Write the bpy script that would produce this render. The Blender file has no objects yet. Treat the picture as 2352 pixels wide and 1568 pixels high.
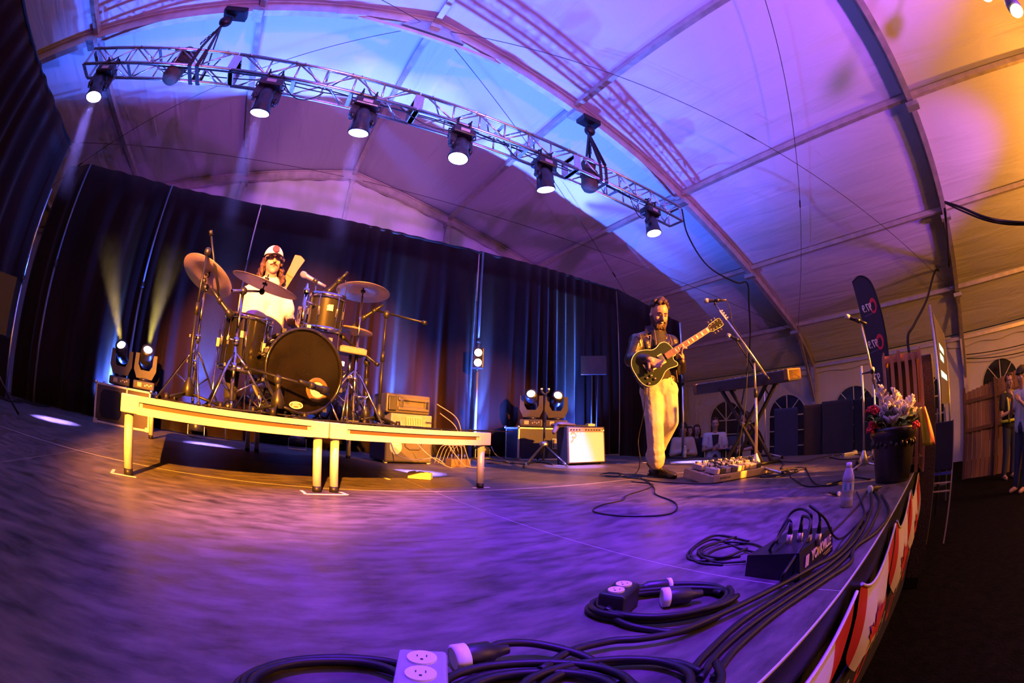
import bpy, bmesh, math, random
import numpy as np
from mathutils import Vector, Matrix, Euler

# ------------------------------------------------------------------ camera, world, big lights, exposure
scene = bpy.context.scene
COL = scene.collection
cd = bpy.data.cameras.new('camera'); cam = bpy.data.objects.new('camera', cd); COL.objects.link(cam)
cd.type = 'PANO'; cd.panorama_type = 'FISHEYE_EQUISOLID'
cd.sensor_width = 36.0; cd.sensor_height = 24.0
cd.fisheye_lens = 1003.6 / 2352 * 36.0; cd.fisheye_fov = math.radians(200)
cd.clip_start = 0.02; cd.clip_end = 200
cam.location = (0, 0, 0.41)
cam.rotation_euler = (Matrix.Rotation(math.radians(-31.17), 3, 'Z') @ Matrix.Rotation(math.radians(102.0), 3, 'X') @ Matrix.Rotation(math.radians(1.71), 3, 'Z')).to_euler()
scene.camera = cam
scene.view_settings.view_transform = 'Standard'; scene.view_settings.look = 'None'
scene.view_settings.exposure = 0.0; scene.view_settings.gamma = 1.0; scene.view_settings.use_curve_mapping = False
try:
    scene.cycles.use_denoising = True
    scene.cycles.sample_clamp_indirect = 4.0
    scene.cycles.max_bounces = 6; scene.cycles.diffuse_bounces = 3; scene.cycles.glossy_bounces = 2; scene.cycles.transmission_bounces = 5; scene.cycles.volume_bounces = 0
    scene.cycles.use_adaptive_sampling = True; scene.cycles.adaptive_threshold = 0.06; scene.cycles.adaptive_min_samples = 20
    scene.cycles.caustics_reflective = False; scene.cycles.caustics_refractive = False
except Exception:
    pass
wd = bpy.data.worlds.new('night'); scene.world = wd; wd.use_nodes = True
wd.node_tree.nodes['Background'].inputs[0].default_value = (0.012, 0.014, 0.03, 1); wd.node_tree.nodes['Background'].inputs[1].default_value = 0.3

def spot(name, loc, target, watts, color, angle, blend=0.4, radius=0.08):
    l = bpy.data.lights.new(name, 'SPOT'); l.energy = watts; l.color = color; l.spot_size = math.radians(angle); l.spot_blend = blend; l.shadow_soft_size = radius
    o = bpy.data.objects.new(name, l); COL.objects.link(o); o.location = loc
    o.rotation_euler = (Vector(target) - Vector(loc)).to_track_quat('-Z', 'Y').to_euler()
    return o
AMBER = (1.0, 0.30, 0.022); PURPLE = (0.45, 0.05, 1.0); INDIGO = (0.13, 0.012, 1.0); HOUSE = (1.0, 0.34, 0.045)
# front-of-house wash lamps behind the camera, with added fill lamps among them
spot('front_amber_lamp', (-1.3, -5.9, 3.75), (-0.05, 3.45, 0.98), 42000, AMBER, 23, 0.40, 0.07)
spot('front_amber_lamp', (5.2, -5.9, 3.75), (3.5, 2.5, 0.85), 24000, AMBER, 20, 0.45, 0.07)
spot('front_amber_lamp', (6.4, -5.9, 3.75), (3.15, 0.38, 0.60), 13000, AMBER, 8.5, 0.6, 0.07)  # extra amber lamp added to brighten the crate and flower pot
spot('front_purple_lamp', (-3.2, -5.9, 3.9), (-0.2, 3.8, 1.5), 3500, PURPLE, 9, 0.5, 0.1)
spot('gable_pink_fill', (1.0, -5.9, 3.9), (0.9, 9.1, 5.1), 2900, (0.95, 0.38, 0.80), 18, 0.4, 0.1)  # extra pink spot added to brighten the back gable wall
spot('roof_violet_spill', (1.0, -6.2, 1.6), (1.6, 1.2, 7.0), 3900, (0.45, 0.09, 1.0), 78, 0.6, 0.2)  # added flood standing in for violet spill onto the roof
spot('roof_violet_spill', (5.5, -6.0, 1.8), (8.3, 1.8, 4.6), 1500, (0.36, 0.06, 1.0), 40, 0.7, 0.2)  # second added flood, tints the lower right roof violet
# unseen lamps added under the roof for the indigo pool on the lip
spot('lip_indigo_fill', (0.4, 0.42, 5.3), (0.80, 1.30, 0.0), 4800, INDIGO, 32, 0.8, 0.1)
spot('lip_indigo_fill', (1.8, 0.42, 5.3), (1.7, 1.60, 0.0), 2600, INDIGO, 31, 0.6, 0.1)

# ------------------------------------------------------------------ helpers
random.seed(7)
R2 = lambda a: (math.cos(a), math.sin(a))
MATS = {}
def mat(name, col, rough=0.5, metal=0.0, noise=None, bump=None, emit=None, trans=0.0, alpha=None, coat=0.0, spec=None, ior=None, sss=0.0, aniso=None):
    if name in MATS: return MATS[name]
    m = bpy.data.materials.new(name); m.use_nodes = True; nt = m.node_tree; b = nt.nodes['Principled BSDF']
    b.inputs['Base Color'].default_value = (*col, 1); b.inputs['Roughness'].default_value = rough; b.inputs['Metallic'].default_value = metal
    if trans: b.inputs['Transmission Weight'].default_value = trans
    if ior: b.inputs['IOR'].default_value = ior
    if coat: b.inputs['Coat Weight'].default_value = coat; b.inputs['Coat Roughness'].default_value = 0.08
    if spec is not None: b.inputs['Specular IOR Level'].default_value = spec
    if alpha is not None: b.inputs['Alpha'].default_value = alpha
    if sss: b.inputs['Subsurface Weight'].default_value = sss; b.inputs['Subsurface Radius'].default_value = (0.02, 0.008, 0.004)
    if emit: b.inputs['Emission Color'].default_value = (*emit[0], 1); b.inputs['Emission Strength'].default_value = emit[1]
    if noise or bump:
        tc = nt.nodes.new('ShaderNodeTexCoord')
        mp = nt.nodes.new('ShaderNodeMapping'); nt.links.new(tc.outputs['Object'], mp.inputs['Vector'])
        if noise:
            sc, amt = noise[0], noise[1]
            if len(noise) > 2: mp.inputs['Scale'].default_value = noise[2]
            n = nt.nodes.new('ShaderNodeTexNoise'); n.inputs['Scale'].default_value = sc; n.inputs['Detail'].default_value = 6
            nt.links.new(mp.outputs['Vector'], n.inputs['Vector'])
            r = nt.nodes.new('ShaderNodeValToRGB'); r.color_ramp.elements[0].position = 0.32; r.color_ramp.elements[1].position = 0.7
            lo = tuple(max(0, c * (1 - amt)) for c in col); hi = tuple(min(1, c * (1 + amt)) for c in col)
            r.color_ramp.elements[0].color = (*lo, 1); r.color_ramp.elements[1].color = (*hi, 1)
            nt.links.new(n.outputs['Fac'], r.inputs['Fac']); nt.links.new(r.outputs['Color'], b.inputs['Base Color'])
            rr = nt.nodes.new('ShaderNodeMapRange'); rr.inputs['To Min'].default_value = max(0.02, rough - 0.12); rr.inputs['To Max'].default_value = min(1, rough + 0.12)
            nt.links.new(n.outputs['Fac'], rr.inputs['Value']); nt.links.new(rr.outputs['Result'], b.inputs['Roughness'])
        if bump:
            n2 = nt.nodes.new('ShaderNodeTexNoise'); n2.inputs['Scale'].default_value = bump[0]; n2.inputs['Detail'].default_value = 4
            mp2 = nt.nodes.new('ShaderNodeMapping'); nt.links.new(tc.outputs['Object'], mp2.inputs['Vector'])
            if len(bump) > 2: mp2.inputs['Scale'].default_value = bump[2]
            nt.links.new(mp2.outputs['Vector'], n2.inputs['Vector'])
            bp = nt.nodes.new('ShaderNodeBump'); bp.inputs['Strength'].default_value = bump[1]; bp.inputs['Distance'].default_value = 0.02
            nt.links.new(n2.outputs['Fac'], bp.inputs['Height']); nt.links.new(bp.outputs['Normal'], b.inputs['Normal'])
    MATS[name] = m
    return m

def frame(axis, hint=(0, 0, 1)):
    z = Vector(axis).normalized(); h = Vector(hint)
    if abs(z.dot(h.normalized())) > 0.98: h = Vector((1, 0, 0)) if abs(z.x) < 0.9 else Vector((0, 1, 0))
    x = h.cross(z).normalized(); y = z.cross(x)
    return Matrix((x, y, z)).transposed()

class MB:
    def __init__(s): s.v = []; s.f = []; s.sm = []; s.mi = []; s.cur = 0
    def add(s, vs, fs, smooth=False):
        o = len(s.v); s.v += [tuple(v) for v in vs]
        for f in fs: s.f.append(tuple(i + o for i in f)); s.sm.append(smooth); s.mi.append(s.cur)
        return s
    def box(s, c, size, R=None, taper=1.0):
        c = Vector(c); hx, hy, hz = (k / 2 for k in size); vs = []
        for z in (-hz, hz):
            t = taper if z > 0 else 1.0
            for x, y in ((-hx, -hy), (hx, -hy), (hx, hy), (-hx, hy)):
                p = Vector((x * t, y * t, z)); vs.append(c + (R @ p if R else p))
        return s.add(vs, [(3, 2, 1, 0), (4, 5, 6, 7), (0, 1, 5, 4), (1, 2, 6, 5), (2, 3, 7, 6), (3, 0, 4, 7)])
    def cbox(s, c, size, b=0.01, R=None, seg=2):
        bm = bmesh.new(); bmesh.ops.create_cube(bm, size=1)
        for v in bm.verts: v.co = Vector((v.co.x * size[0], v.co.y * size[1], v.co.z * size[2]))
        bmesh.ops.bevel(bm, geom=bm.edges[:], offset=b, segments=seg, profile=0.5, affect='EDGES')
        bm.verts.index_update(); c = Vector(c)
        s.add([c + (R @ v.co if R else v.co) for v in bm.verts], [[v.index for v in f.verts] for f in bm.faces]); bm.free(); return s
    def bar(s, p0, p1, w, h, up=(0, 0, 1)):
        p0, p1 = Vector(p0), Vector(p1); F = frame(p1 - p0, up)
        return s.box((p0 + p1) / 2, (w, h, (p1 - p0).length), F)
    def cyl(s, p0, p1, r0, r1=None, n=12, caps=True):
        if r1 is None: r1 = r0
        p0, p1 = Vector(p0), Vector(p1); F = frame(p1 - p0); vs = []
        for p, r in ((p0, r0), (p1, r1)):
            for i in range(n):
                a = 2 * math.pi * i / n; vs.append(p + F @ Vector((r * math.cos(a), r * math.sin(a), 0)))
        s.add(vs, [(i, (i + 1) % n, n + (i + 1) % n, n + i) for i in range(n)], True)
        if caps:
            o = len(s.v) - 2 * n
            s.f += [tuple(o + i for i in reversed(range(n))), tuple(o + n + i for i in range(n))]; s.sm += [False, False]; s.mi += [s.cur, s.cur]
        return s
    def tube(s, pts, r, n=6, closed=False):
        pts = [Vector(p) for p in pts]; m = len(pts); vs = []; rad = r if isinstance(r, (list, tuple)) else [r] * m
        tans = []
        for i in range(m):
            a = pts[(i - 1) % m] if (closed or i > 0) else pts[i]; b = pts[(i + 1) % m] if (closed or i < m - 1) else pts[i]
            t = (b - a); tans.append(t.normalized() if t.length > 1e-9 else Vector((0, 0, 1)))
        x = frame(tans[0]).col[0]
        for i in range(m):
            t = tans[i]; x = (x - t * x.dot(t)); x = x.normalized() if x.length > 1e-6 else frame(t).col[0]; y = t.cross(x)
            for k in range(n):
                a = 2 * math.pi * k / n; vs.append(pts[i] + (x * math.cos(a) + y * math.sin(a)) * rad[i])
        fs = []
        for i in range(m if closed else m - 1):
            j = (i + 1) % m
            for k in range(n): fs.append((i * n + k, i * n + (k + 1) % n, j * n + (k + 1) % n, j * n + k))
        s.add(vs, fs, True)
        if not closed:
            o = len(s.v) - m * n
            s.f += [tuple(o + k for k in reversed(range(n))), tuple(o + (m - 1) * n + k for k in range(n))]; s.sm += [False, False]; s.mi += [s.cur, s.cur]
        return s
    def lathe(s, prof, c=(0, 0, 0), axis=(0, 0, 1), n=24, smooth=True):
        F = frame(axis); c = Vector(c); vs = []
        for r, h in prof:
            for i in range(n):
                a = 2 * math.pi * i / n; vs.append(c + F @ Vector((r * math.cos(a), r * math.sin(a), h)))
        fs = []
        for j in range(len(prof) - 1):
            for i in range(n): fs.append((j * n + i, j * n + (i + 1) % n, (j + 1) * n + (i + 1) % n, (j + 1) * n + i))
        return s.add(vs, fs, smooth)
    def disc(s, c, axis, r, n=24):
        F = frame(axis); c = Vector(c)
        return s.add([c + F @ Vector((r * math.cos(2 * math.pi * i / n), r * math.sin(2 * math.pi * i / n), 0)) for i in range(n)], [tuple(range(n))])
    def sph(s, c, r, R=None, n=14, m=9):
        if not isinstance(r, (tuple, list)): r = (r, r, r)
        c = Vector(c); vs = []; fs = []
        for j in range(1, m):
            t = math.pi * j / m
            for i in range(n):
                a = 2 * math.pi * i / n; p = Vector((r[0] * math.sin(t) * math.cos(a), r[1] * math.sin(t) * math.sin(a), r[2] * math.cos(t))); vs.append(c + (R @ p if R else p))
        for p in (Vector((0, 0, r[2])), Vector((0, 0, -r[2]))): vs.append(c + (R @ p if R else p))
        for j in range(m - 2):
            for i in range(n): fs.append((j * n + i, (j + 1) * n + i, (j + 1) * n + (i + 1) % n, j * n + (i + 1) % n))
        T = (m - 1) * n; Bt = T + 1
        for i in range(n): fs.append((T, i, (i + 1) % n)); fs.append((Bt, (m - 2) * n + (i + 1) % n, (m - 2) * n + i))
        return s.add(vs, fs, True)
    def cap(s, p0, p1, r0, r1, n=12):   # rounded tapered limb
        p0, p1 = Vector(p0), Vector(p1); L = (p1 - p0).length
        prof = [(r0 * math.sin(t), -r0 * math.cos(t)) for t in (0.05, 0.5, 1.0, 1.57)] + [(r1 * math.cos(t), L + r1 * math.sin(t)) for t in (0.0, 0.55, 1.05, 1.5)]
        s.lathe(prof, p0, p1 - p0, n)
        o = len(s.v) - 8 * n
        s.f += [tuple(o + i for i in reversed(range(n))), tuple(o + 7 * n + i for i in range(n))]; s.sm += [True, True]; s.mi += [s.cur, s.cur]
        return s
    def prism(s, poly, z0, z1, M=None):
        n = len(poly); vs = [Vector((x, y, z0)) for x, y in poly] + [Vector((x, y, z1)) for x, y in poly]
        if M: vs = [M @ v for v in vs]
        return s.add(vs, [tuple(reversed(range(n))), tuple(range(n, 2 * n))] + [(i, (i + 1) % n, n + (i + 1) % n, n + i) for i in range(n)])
    def build(s, name, m, parent=None, local=False, origin=None):
        me = bpy.data.meshes.new(name); vs = s.v
        if parent is not None and not local:
            Mi = XF[parent.name].inverted(); vs = [Mi @ Vector(v) for v in vs]
        elif origin is not None:
            o = Vector(origin); vs = [Vector(v) - o for v in vs]
        me.from_pydata([tuple(v) for v in vs], [], s.f); me.polygons.foreach_set('use_smooth', s.sm)
        for k in (m if isinstance(m, (list, tuple)) else [m]): me.materials.append(k)
        if isinstance(m, (list, tuple)): me.polygons.foreach_set('material_index', s.mi)
        me.update()
        ob = bpy.data.objects.new(name, me); COL.objects.link(ob)
        if parent is not None:
            ob.parent = parent; XF[ob.name] = XF[parent.name]
        else:
            if origin is not None: ob.location = origin
            XF[ob.name] = Matrix.Translation(origin) if origin is not None else Matrix.Identity(4)
        return ob
XF = {}
def tag(o, label=None, cat=None, group=None, kind=None):
    if label: o['label'] = label
    if cat: o['category'] = cat
    if group: o['group'] = group
    if kind: o['kind'] = kind
    return o
def thing(name, label, cat, loc=(0, 0, 0), rz=0.0, group=None, kind=None):
    e = bpy.data.objects.new(name, None); COL.objects.link(e); e.location = loc; e.rotation_euler = (0, 0, rz); e.empty_display_size = 0.1
    XF[e.name] = Matrix.Translation(Vector(loc)) @ Matrix.Rotation(rz, 4, 'Z')
    return tag(e, label, cat, group, kind)
def dup(o, loc, rz=0.0, label=None, group=None, rot=None):
    def cp(a, parent):
        c = a.copy(); COL.objects.link(c); c.parent = parent
        for k in a.children: cp(k, c)
        return c
    r = cp(o, None); r.location = loc; r.rotation_euler = rot if rot else (0, 0, rz); XF[r.name] = Matrix.Translation(Vector(loc)) @ r.rotation_euler.to_matrix().to_4x4()
    if label: r['label'] = label
    if group: r['group'] = group
    return r
def part_copy(o, parent, loc=(0, 0, 0), rot=(0, 0, 0), scale=(1, 1, 1)):
    c = o.copy(); COL.objects.link(c); c.parent = parent; c.location = loc; c.rotation_euler = rot; c.scale = scale; return c
def struct(name, mb, m, parent=None, **k):
    o = mb.build(name, m, parent, **k)
    if parent is None: o['kind'] = 'structure'
    return o
def catmull(pts, k=8, closed=False):
    P = [Vector(p) for p in pts]; n = len(P); out = []
    for i in range(n if closed else n - 1):
        p1, p2 = P[i], P[(i + 1) % n]
        p0 = P[(i - 1) % n] if (closed or i > 0) else p1 * 2 - p2
        p3 = P[(i + 2) % n] if (closed or i < n - 2) else p2 * 2 - p1
        for j in range(k):
            t = j / k; out.append(0.5 * ((2 * p1) + (p2 - p0) * t + (2 * p0 - 5 * p1 + 4 * p2 - p3) * t * t + (3 * p1 - p0 - 3 * p2 + p3) * t ** 3))
    if not closed: out.append(P[-1])
    return out
def sag(p0, p1, d, k=10):
    p0, p1 = Vector(p0), Vector(p1); return [p0.lerp(p1, i / k) - Vector((0, 0, d * 4 * (i / k) * (1 - i / k))) for i in range(k + 1)]
def text(name, body, size, m, M, parent=None, depth=0.0006, bold=0.0, align='CENTER', shear=0.0):
    cu = bpy.data.curves.new(name, 'FONT'); cu.body = body; cu.size = size; cu.extrude = depth; cu.offset = bold; cu.align_x = align; cu.align_y = 'CENTER'; cu.resolution_u = 3; cu.shear = shear
    to = bpy.data.objects.new(name, cu); COL.objects.link(to); dg = bpy.context.evaluated_depsgraph_get()
    me = bpy.data.meshes.new_from_object(to.evaluated_get(dg)); bpy.data.objects.remove(to); bpy.data.curves.remove(cu)
    T = M
    if parent is not None: T = XF[parent.name].inverted() @ M
    me.transform(T); me.materials.clear(); me.materials.append(m)
    ob = bpy.data.objects.new(name, me); COL.objects.link(ob)
    if parent is not None: ob.parent = parent; XF[ob.name] = XF[parent.name]
    return ob
def basis(o, x, y):   # 4x4 with given origin, x axis, approx y axis
    x = Vector(x).normalized(); y = Vector(y); z = x.cross(y).normalized(); y = z.cross(x)
    M = Matrix((x, y, z)).transposed().to_4x4(); M.translation = Vector(o); return M
def skin_blob(name, mb, m, parent, voxel=0.008, smooth=3):   # union of limbs -> one continuous surface
    tmp = mb.build(name + '_tmp', m, parent)
    md = tmp.modifiers.new('r', 'REMESH'); md.mode = 'VOXEL'; md.voxel_size = voxel
    ms = tmp.modifiers.new('s', 'SMOOTH'); ms.iterations = smooth; ms.factor = 0.5
    dg = bpy.context.evaluated_depsgraph_get(); dg.update()
    me = bpy.data.meshes.new_from_object(tmp.evaluated_get(dg)); me.name = name
    bpy.data.objects.remove(tmp)
    me.polygons.foreach_set('use_smooth', [True] * len(me.polygons)); me.materials.clear(); me.materials.append(m)
    ob = bpy.data.objects.new(name, me); COL.objects.link(ob); ob.parent = parent; XF[ob.name] = XF[parent.name]
    return ob

# ------------------------------------------------------------------ materials
ALU = mat('aluminium', (0.72, 0.71, 0.69), 0.33, 1.0, noise=(30, 0.12))
ALU_D = mat('dull_aluminium', (0.55, 0.54, 0.52), 0.5, 0.85, noise=(20, 0.15))
CHROME = mat('chrome', (0.85, 0.85, 0.86), 0.1, 1.0)
BLACK = mat('black_plastic', (0.012, 0.012, 0.013), 0.42, noise=(25, 0.3))
BLACKM = mat('black_metal', (0.018, 0.018, 0.02), 0.38, 0.4)
RUBBER = mat('black_rubber', (0.009, 0.008, 0.008), 0.48, spec=0.35)
GREY = mat('grey_plastic', (0.16, 0.16, 0.17), 0.5, noise=(20, 0.2))
WHITE = mat('white_plastic', (0.8, 0.79, 0.76), 0.4)
TAPE = mat('white_tape', (0.6, 0.58, 0.54), 0.6)

# ------------------------------------------------------------------ stage floor
def floor_material():
    m = bpy.data.materials.new('scuffed_black_stage_paint'); m.use_nodes = True; nt = m.node_tree; b = nt.nodes['Principled BSDF']; L = nt.links.new
    g = nt.nodes.new('ShaderNodeNewGeometry')
    def noise(sc, scale=(1, 1, 1), det=6):
        mp = nt.nodes.new('ShaderNodeMapping'); mp.inputs['Scale'].default_value = scale; L(g.outputs['Position'], mp.inputs['Vector'])
        n = nt.nodes.new('ShaderNodeTexNoise'); n.inputs['Scale'].default_value = sc; n.inputs['Detail'].default_value = det; n.inputs['Roughness'].default_value = 0.62; L(mp.outputs['Vector'], n.inputs['Vector']); return n
    big = noise(1.6); fine = noise(15, (0.42, 1.0, 1), 8); scr = noise(26, (0.35, 1.0, 1), 3)
    r = nt.nodes.new('ShaderNodeValToRGB'); r.color_ramp.elements[0].position = 0.36; r.color_ramp.elements[0].color = (0.030, 0.025, 0.023, 1); r.color_ramp.elements[1].position = 0.66; r.color_ramp.elements[1].color = (0.165, 0.14, 0.125, 1)
    mx = nt.nodes.new('ShaderNodeMix'); mx.inputs[0].default_value = 0.68; L(big.outputs['Fac'], mx.inputs[2]); L(fine.outputs['Fac'], mx.inputs[3]); L(mx.outputs[0], r.inputs['Fac'])
    r2 = nt.nodes.new('ShaderNodeValToRGB'); r2.color_ramp.elements[0].position = 0.70; r2.color_ramp.elements[0].color = (0, 0, 0, 1); r2.color_ramp.elements[1].position = 0.82; r2.color_ramp.elements[1].color = (0.35, 0.35, 0.35, 1); L(scr.outputs['Fac'], r2.inputs['Fac'])
    m2 = nt.nodes.new('ShaderNodeMix'); m2.data_type = 'RGBA'; L(r2.outputs['Color'], m2.inputs[0]); L(r.outputs['Color'], m2.inputs[6]); m2.inputs[7].default_value = (0.3, 0.28, 0.26, 1); L(m2.outputs[2], b.inputs['Base Color'])
    rr = nt.nodes.new('ShaderNodeMapRange'); rr.inputs['To Min'].default_value = 0.28; rr.inputs['To Max'].default_value = 0.58; L(fine.outputs['Fac'], rr.inputs['Value']); L(rr.outputs['Result'], b.inputs['Roughness'])
    b.inputs['Specular IOR Level'].default_value = 0.26
    bp = nt.nodes.new('ShaderNodeBump'); bp.inputs['Strength'].default_value = 0.25; bp.inputs['Distance'].default_value = 0.01; L(fine.outputs['Fac'], bp.inputs['Height']); L(bp.outputs['Normal'], b.inputs['Normal'])
    return m
FLOOR_M = floor_material()
SW = [0.0, 0.0014, 0.009, 0.004, 0.004, 0.0]; XS = [-6.27, -3.83, -1.39, 1.05, 3.49, 5.93]; YS = [0.23, 1.45, 2.67, 3.89, 5.11, 6.33]
fl = MB().box((-0.17, 3.28, -0.0608), (12.2, 6.1, 0.12)); floor = struct('floor', fl, mat('seam_metal', (0.62, 0.58, 0.52), 0.55, 0.2))
floor['label'] = 'black scuffed plywood stage deck with pale metal seams'
for i in range(5):
    for j in range(5):
        x0, x1 = XS[i] + 0.0022, XS[i + 1] - 0.0022; y0, y1 = YS[j] + SW[j], YS[j + 1] - SW[j + 1]
        MB().box(((x0 + x1) / 2, (y0 + y1) / 2, -0.015), (x1 - x0, y1 - y0, 0.03)).build('deck_panel', FLOOR_M, floor)
struct('trim_5', MB().box((-0.17, 0.226, -0.068), (12.2, 0.006, 0.115)), BLACKM)['label'] = 'black fascia below the front stage edge'
BLACKCLOTH = mat('black_cloth', (0.012, 0.011, 0.012), 0.85, bump=(60, 0.3))
sk = MB()
n = 160
for (ax, a0, a1, fixed) in (('x', -6.27, 5.93, 0.26), ('y', 0.26, 6.33, 5.90)):
    top = []; bot = []
    for i in range(n + 1):
        t = a0 + (a1 - a0) * i / n; w = 0.012 * math.sin(i * 0.9) * math.sin(i * 0.31 + 1)
        top.append((t, fixed + w, -0.12) if ax == 'x' else (fixed + w, t, -0.12)); bot.append((t, fixed + 2 * w, -1.02) if ax == 'x' else (fixed + 2 * w, t, -1.02))
    sk.add(top + bot, [(i, i + 1, n + 2 + i, n + 1 + i) for i in range(n)], True)
o = sk.build('stage_skirt', BLACKCLOTH); tag(o, 'black cloth skirt hanging below the stage edge', 'skirt', kind='structure')
o = MB().bar((-6.27, 0.2275, -0.004), (5.93, 0.2275, -0.004), 0.005, 0.006).build('trim_1', mat('pale_edge_trim', (0.75, 0.73, 0.72), 0.4, 0.3)); o['kind'] = 'structure'; o['label'] = 'pale metal strip along the front stage edge'
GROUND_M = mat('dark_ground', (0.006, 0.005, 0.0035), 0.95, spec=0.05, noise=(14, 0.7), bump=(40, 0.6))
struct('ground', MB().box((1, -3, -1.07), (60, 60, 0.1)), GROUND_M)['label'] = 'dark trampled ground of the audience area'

# ------------------------------------------------------------------ tent
RX = 0.97; FY = [9.13, 4.13, -0.87, -5.87, -10.87]; GZ = -1.02
PROF = [(0, 6.085), (1.30, 5.80), (2.594, 5.478), (3.9, 5.12), (5.163, 4.718), (6.5, 4.28), (7.686, 3.892), (9.0, 3.43), (10.267, 3.004), (11.0, 2.60), (11.7, 2.079)]
def zp(off):
    off = abs(off)
    for (a, za), (b, zb) in zip(PROF, PROF[1:]):
        if off <= b: return za + (zb - za) * (off - a) / (b - a)
    return PROF[-1][1]
PURL = [0, 2.594, 5.163, 7.686, 10.267]
def fabric_material():
    m = bpy.data.materials.new('white_tent_fabric'); m.use_nodes = True; nt = m.node_tree; b = nt.nodes['Principled BSDF']; L = nt.links.new
    b.inputs['Base Color'].default_value = (0.78, 0.77, 0.76, 1); b.inputs['Roughness'].default_value = 0.48; b.inputs['Specular IOR Level'].default_value = 0.35
    g = nt.nodes.new('ShaderNodeNewGeometry'); mp = nt.nodes.new('ShaderNodeMapping'); mp.inputs['Rotation'].default_value = (0, 0, 0.5); mp.inputs['Scale'].default_value = (3.2, 0.45, 1.0); L(g.outputs['Position'], mp.inputs['Vector'])
    n = nt.nodes.new('ShaderNodeTexNoise'); n.inputs['Scale'].default_value = 1.0; n.inputs['Detail'].default_value = 3.5; n.inputs['Distortion'].default_value = 0.6; L(mp.outputs['Vector'], n.inputs['Vector'])
    bp = nt.nodes.new('ShaderNodeBump'); bp.inputs['Strength'].default_value = 0.55; bp.inputs['Distance'].default_value = 0.09; L(n.outputs['Fac'], bp.inputs['Height']); L(bp.outputs['Normal'], b.inputs['Normal'])
    return m
FABRIC = fabric_material()
FRAME_M = mat('anodised_tent_frame', (0.62, 0.55, 0.48), 0.42, 0.55, noise=(6, 0.15))
ceil_root = thing('ceiling', None, None); ceil_root['kind'] = 'structure'; ceil_root['label'] = 'white fabric tent roof stretched between arched metal frames'
edges_off = [-11.7, -10.267, -7.686, -5.163, -2.594, 0, 2.594, 5.163, 7.686, 10.267, 11.7]
for bi in range(4):
    ya, yb = FY[bi], FY[bi + 1]
    for a, c in zip(edges_off, edges_off[1:]):
        nu, nv = 10, 14; vs = []
        for i in range(nu + 1):
            for j in range(nv + 1):
                off = a + (c - a) * i / nu; y = ya + (yb - ya) * j / nv; u = i / nu; v = j / nv
                s_ = 0.05 * math.sin(math.pi * u) * math.sin(math.pi * v)
                vs.append((RX + off, y, zp(off) + 0.13 - s_))
        MB().add(vs, [(i * (nv + 1) + j, i * (nv + 1) + j + 1, (i + 1) * (nv + 1) + j + 1, (i + 1) * (nv + 1) + j) for i in range(nu) for j in range(nv)], True).build('roof_panel', FABRIC, ceil_root)
NAMES = {9.13: 'arched frame at the back gable above the black curtain', 4.13: 'arched metal frame that carries the lighting truss', -0.87: 'arched metal frame between the stage and the amber audience bay', -5.87: 'arched frame over the audience', -10.87: 'arched frame at the front gable'}
for y in FY[:3]:
    fr = thing('rafter_arch', NAMES[y], None, (RX, y, GZ)); fr['kind'] = 'structure'
    for sgn in (-1, 1):
        offs = [p[0] for p in PROF]
        # box profile rafter with a keder channel on each side
        for nm, w, h, dz, mm in (('rafter', 0.11, 0.20, 0.0, FRAME_M), ('keder_rail', 0.17, 0.03, 0.095, FRAME_M)):
            r = MB(); vs = []
            for off in offs:
                x = RX + sgn * off; z = zp(off) + dz
                vs += [(x, y - w / 2, z - h / 2), (x, y + w / 2, z - h / 2), (x, y + w / 2, z + h / 2), (x, y - w / 2, z + h / 2)]
            k = len(offs); fs = []
            for i in range(k - 1):
                for q in range(4): fs.append((4 * i + q, 4 * i + (q + 1) % 4, 4 * i + 4 + (q + 1) % 4, 4 * i + 4 + q))
            r.add(vs, fs); r.build(nm, mm, fr)
        x = RX + sgn * 11.7
        MB().bar((x, y, GZ), (x, y, 2.12), 0.14, 0.2, (1, 0, 0)).build('column', FRAME_M, fr)
        MB().bar((x - sgn * 0.02, y, 1.0), (x - sgn * 1.1, y, zp(10.6) - 0.06), 0.07, 0.07).build('knee_brace', FRAME_M, fr)
        MB().box((x, y, GZ + 0.02), (0.35, 0.3, 0.04)).build('base_plate', ALU_D, fr)
    if y == 4.13:   # ridge gusset and collar brace
        MB().bar((RX - 1.15, y - 0.02, zp(1.15) - 0.11), (RX + 1.15, y - 0.02, zp(1.15) - 0.11), 0.05, 0.07).build('collar_brace', FRAME_M, fr)
        MB().prism([(-0.5, -0.22), (0.5, -0.22), (0.32, 0.02), (0, 0.1), (-0.32, 0.02)], -0.07, 0.07, basis((RX, y, zp(0) - 0.08), (1, 0, 0), (0, 0, 1))).build('ridge_gusset', ALU, fr)
        for sg in (-1, 1):
            MB().prism([(0, 0), (sg * 0.42, -0.05), (sg * 0.42, -0.13)], -0.03, 0.03, basis((RX + sg * 1.05, y - 0.05, zp(1.05) - 0.12), (1, 0, 0), (0, 0, 1))).build('bracket', FRAME_M, fr)
    for off in PURL:
        for sgn in ((-1, 1) if off else (1,)):
            MB().box((RX + sgn * off, y, zp(off) - 0.13), (0.16, 0.24, 0.08)).build('purlin_bracket', ALU_D, fr)
pl = 0
for bi in range(3):
    for off in PURL + [11.7]:
        for sgn in ((-1, 1) if off else (1,)):
            x = RX + sgn * off; z = zp(off) + (0.05 if off < 11 else 0.0)
            o = MB().bar((x, FY[bi] - 0.06, z), (x, FY[bi + 1] + 0.06, z), 0.09, 0.09).build('roof_purlin', FRAME_M); o['kind'] = 'structure'
WIRE = mat('steel_wire', (0.08, 0.075, 0.08), 0.5, 0.6)
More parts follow.
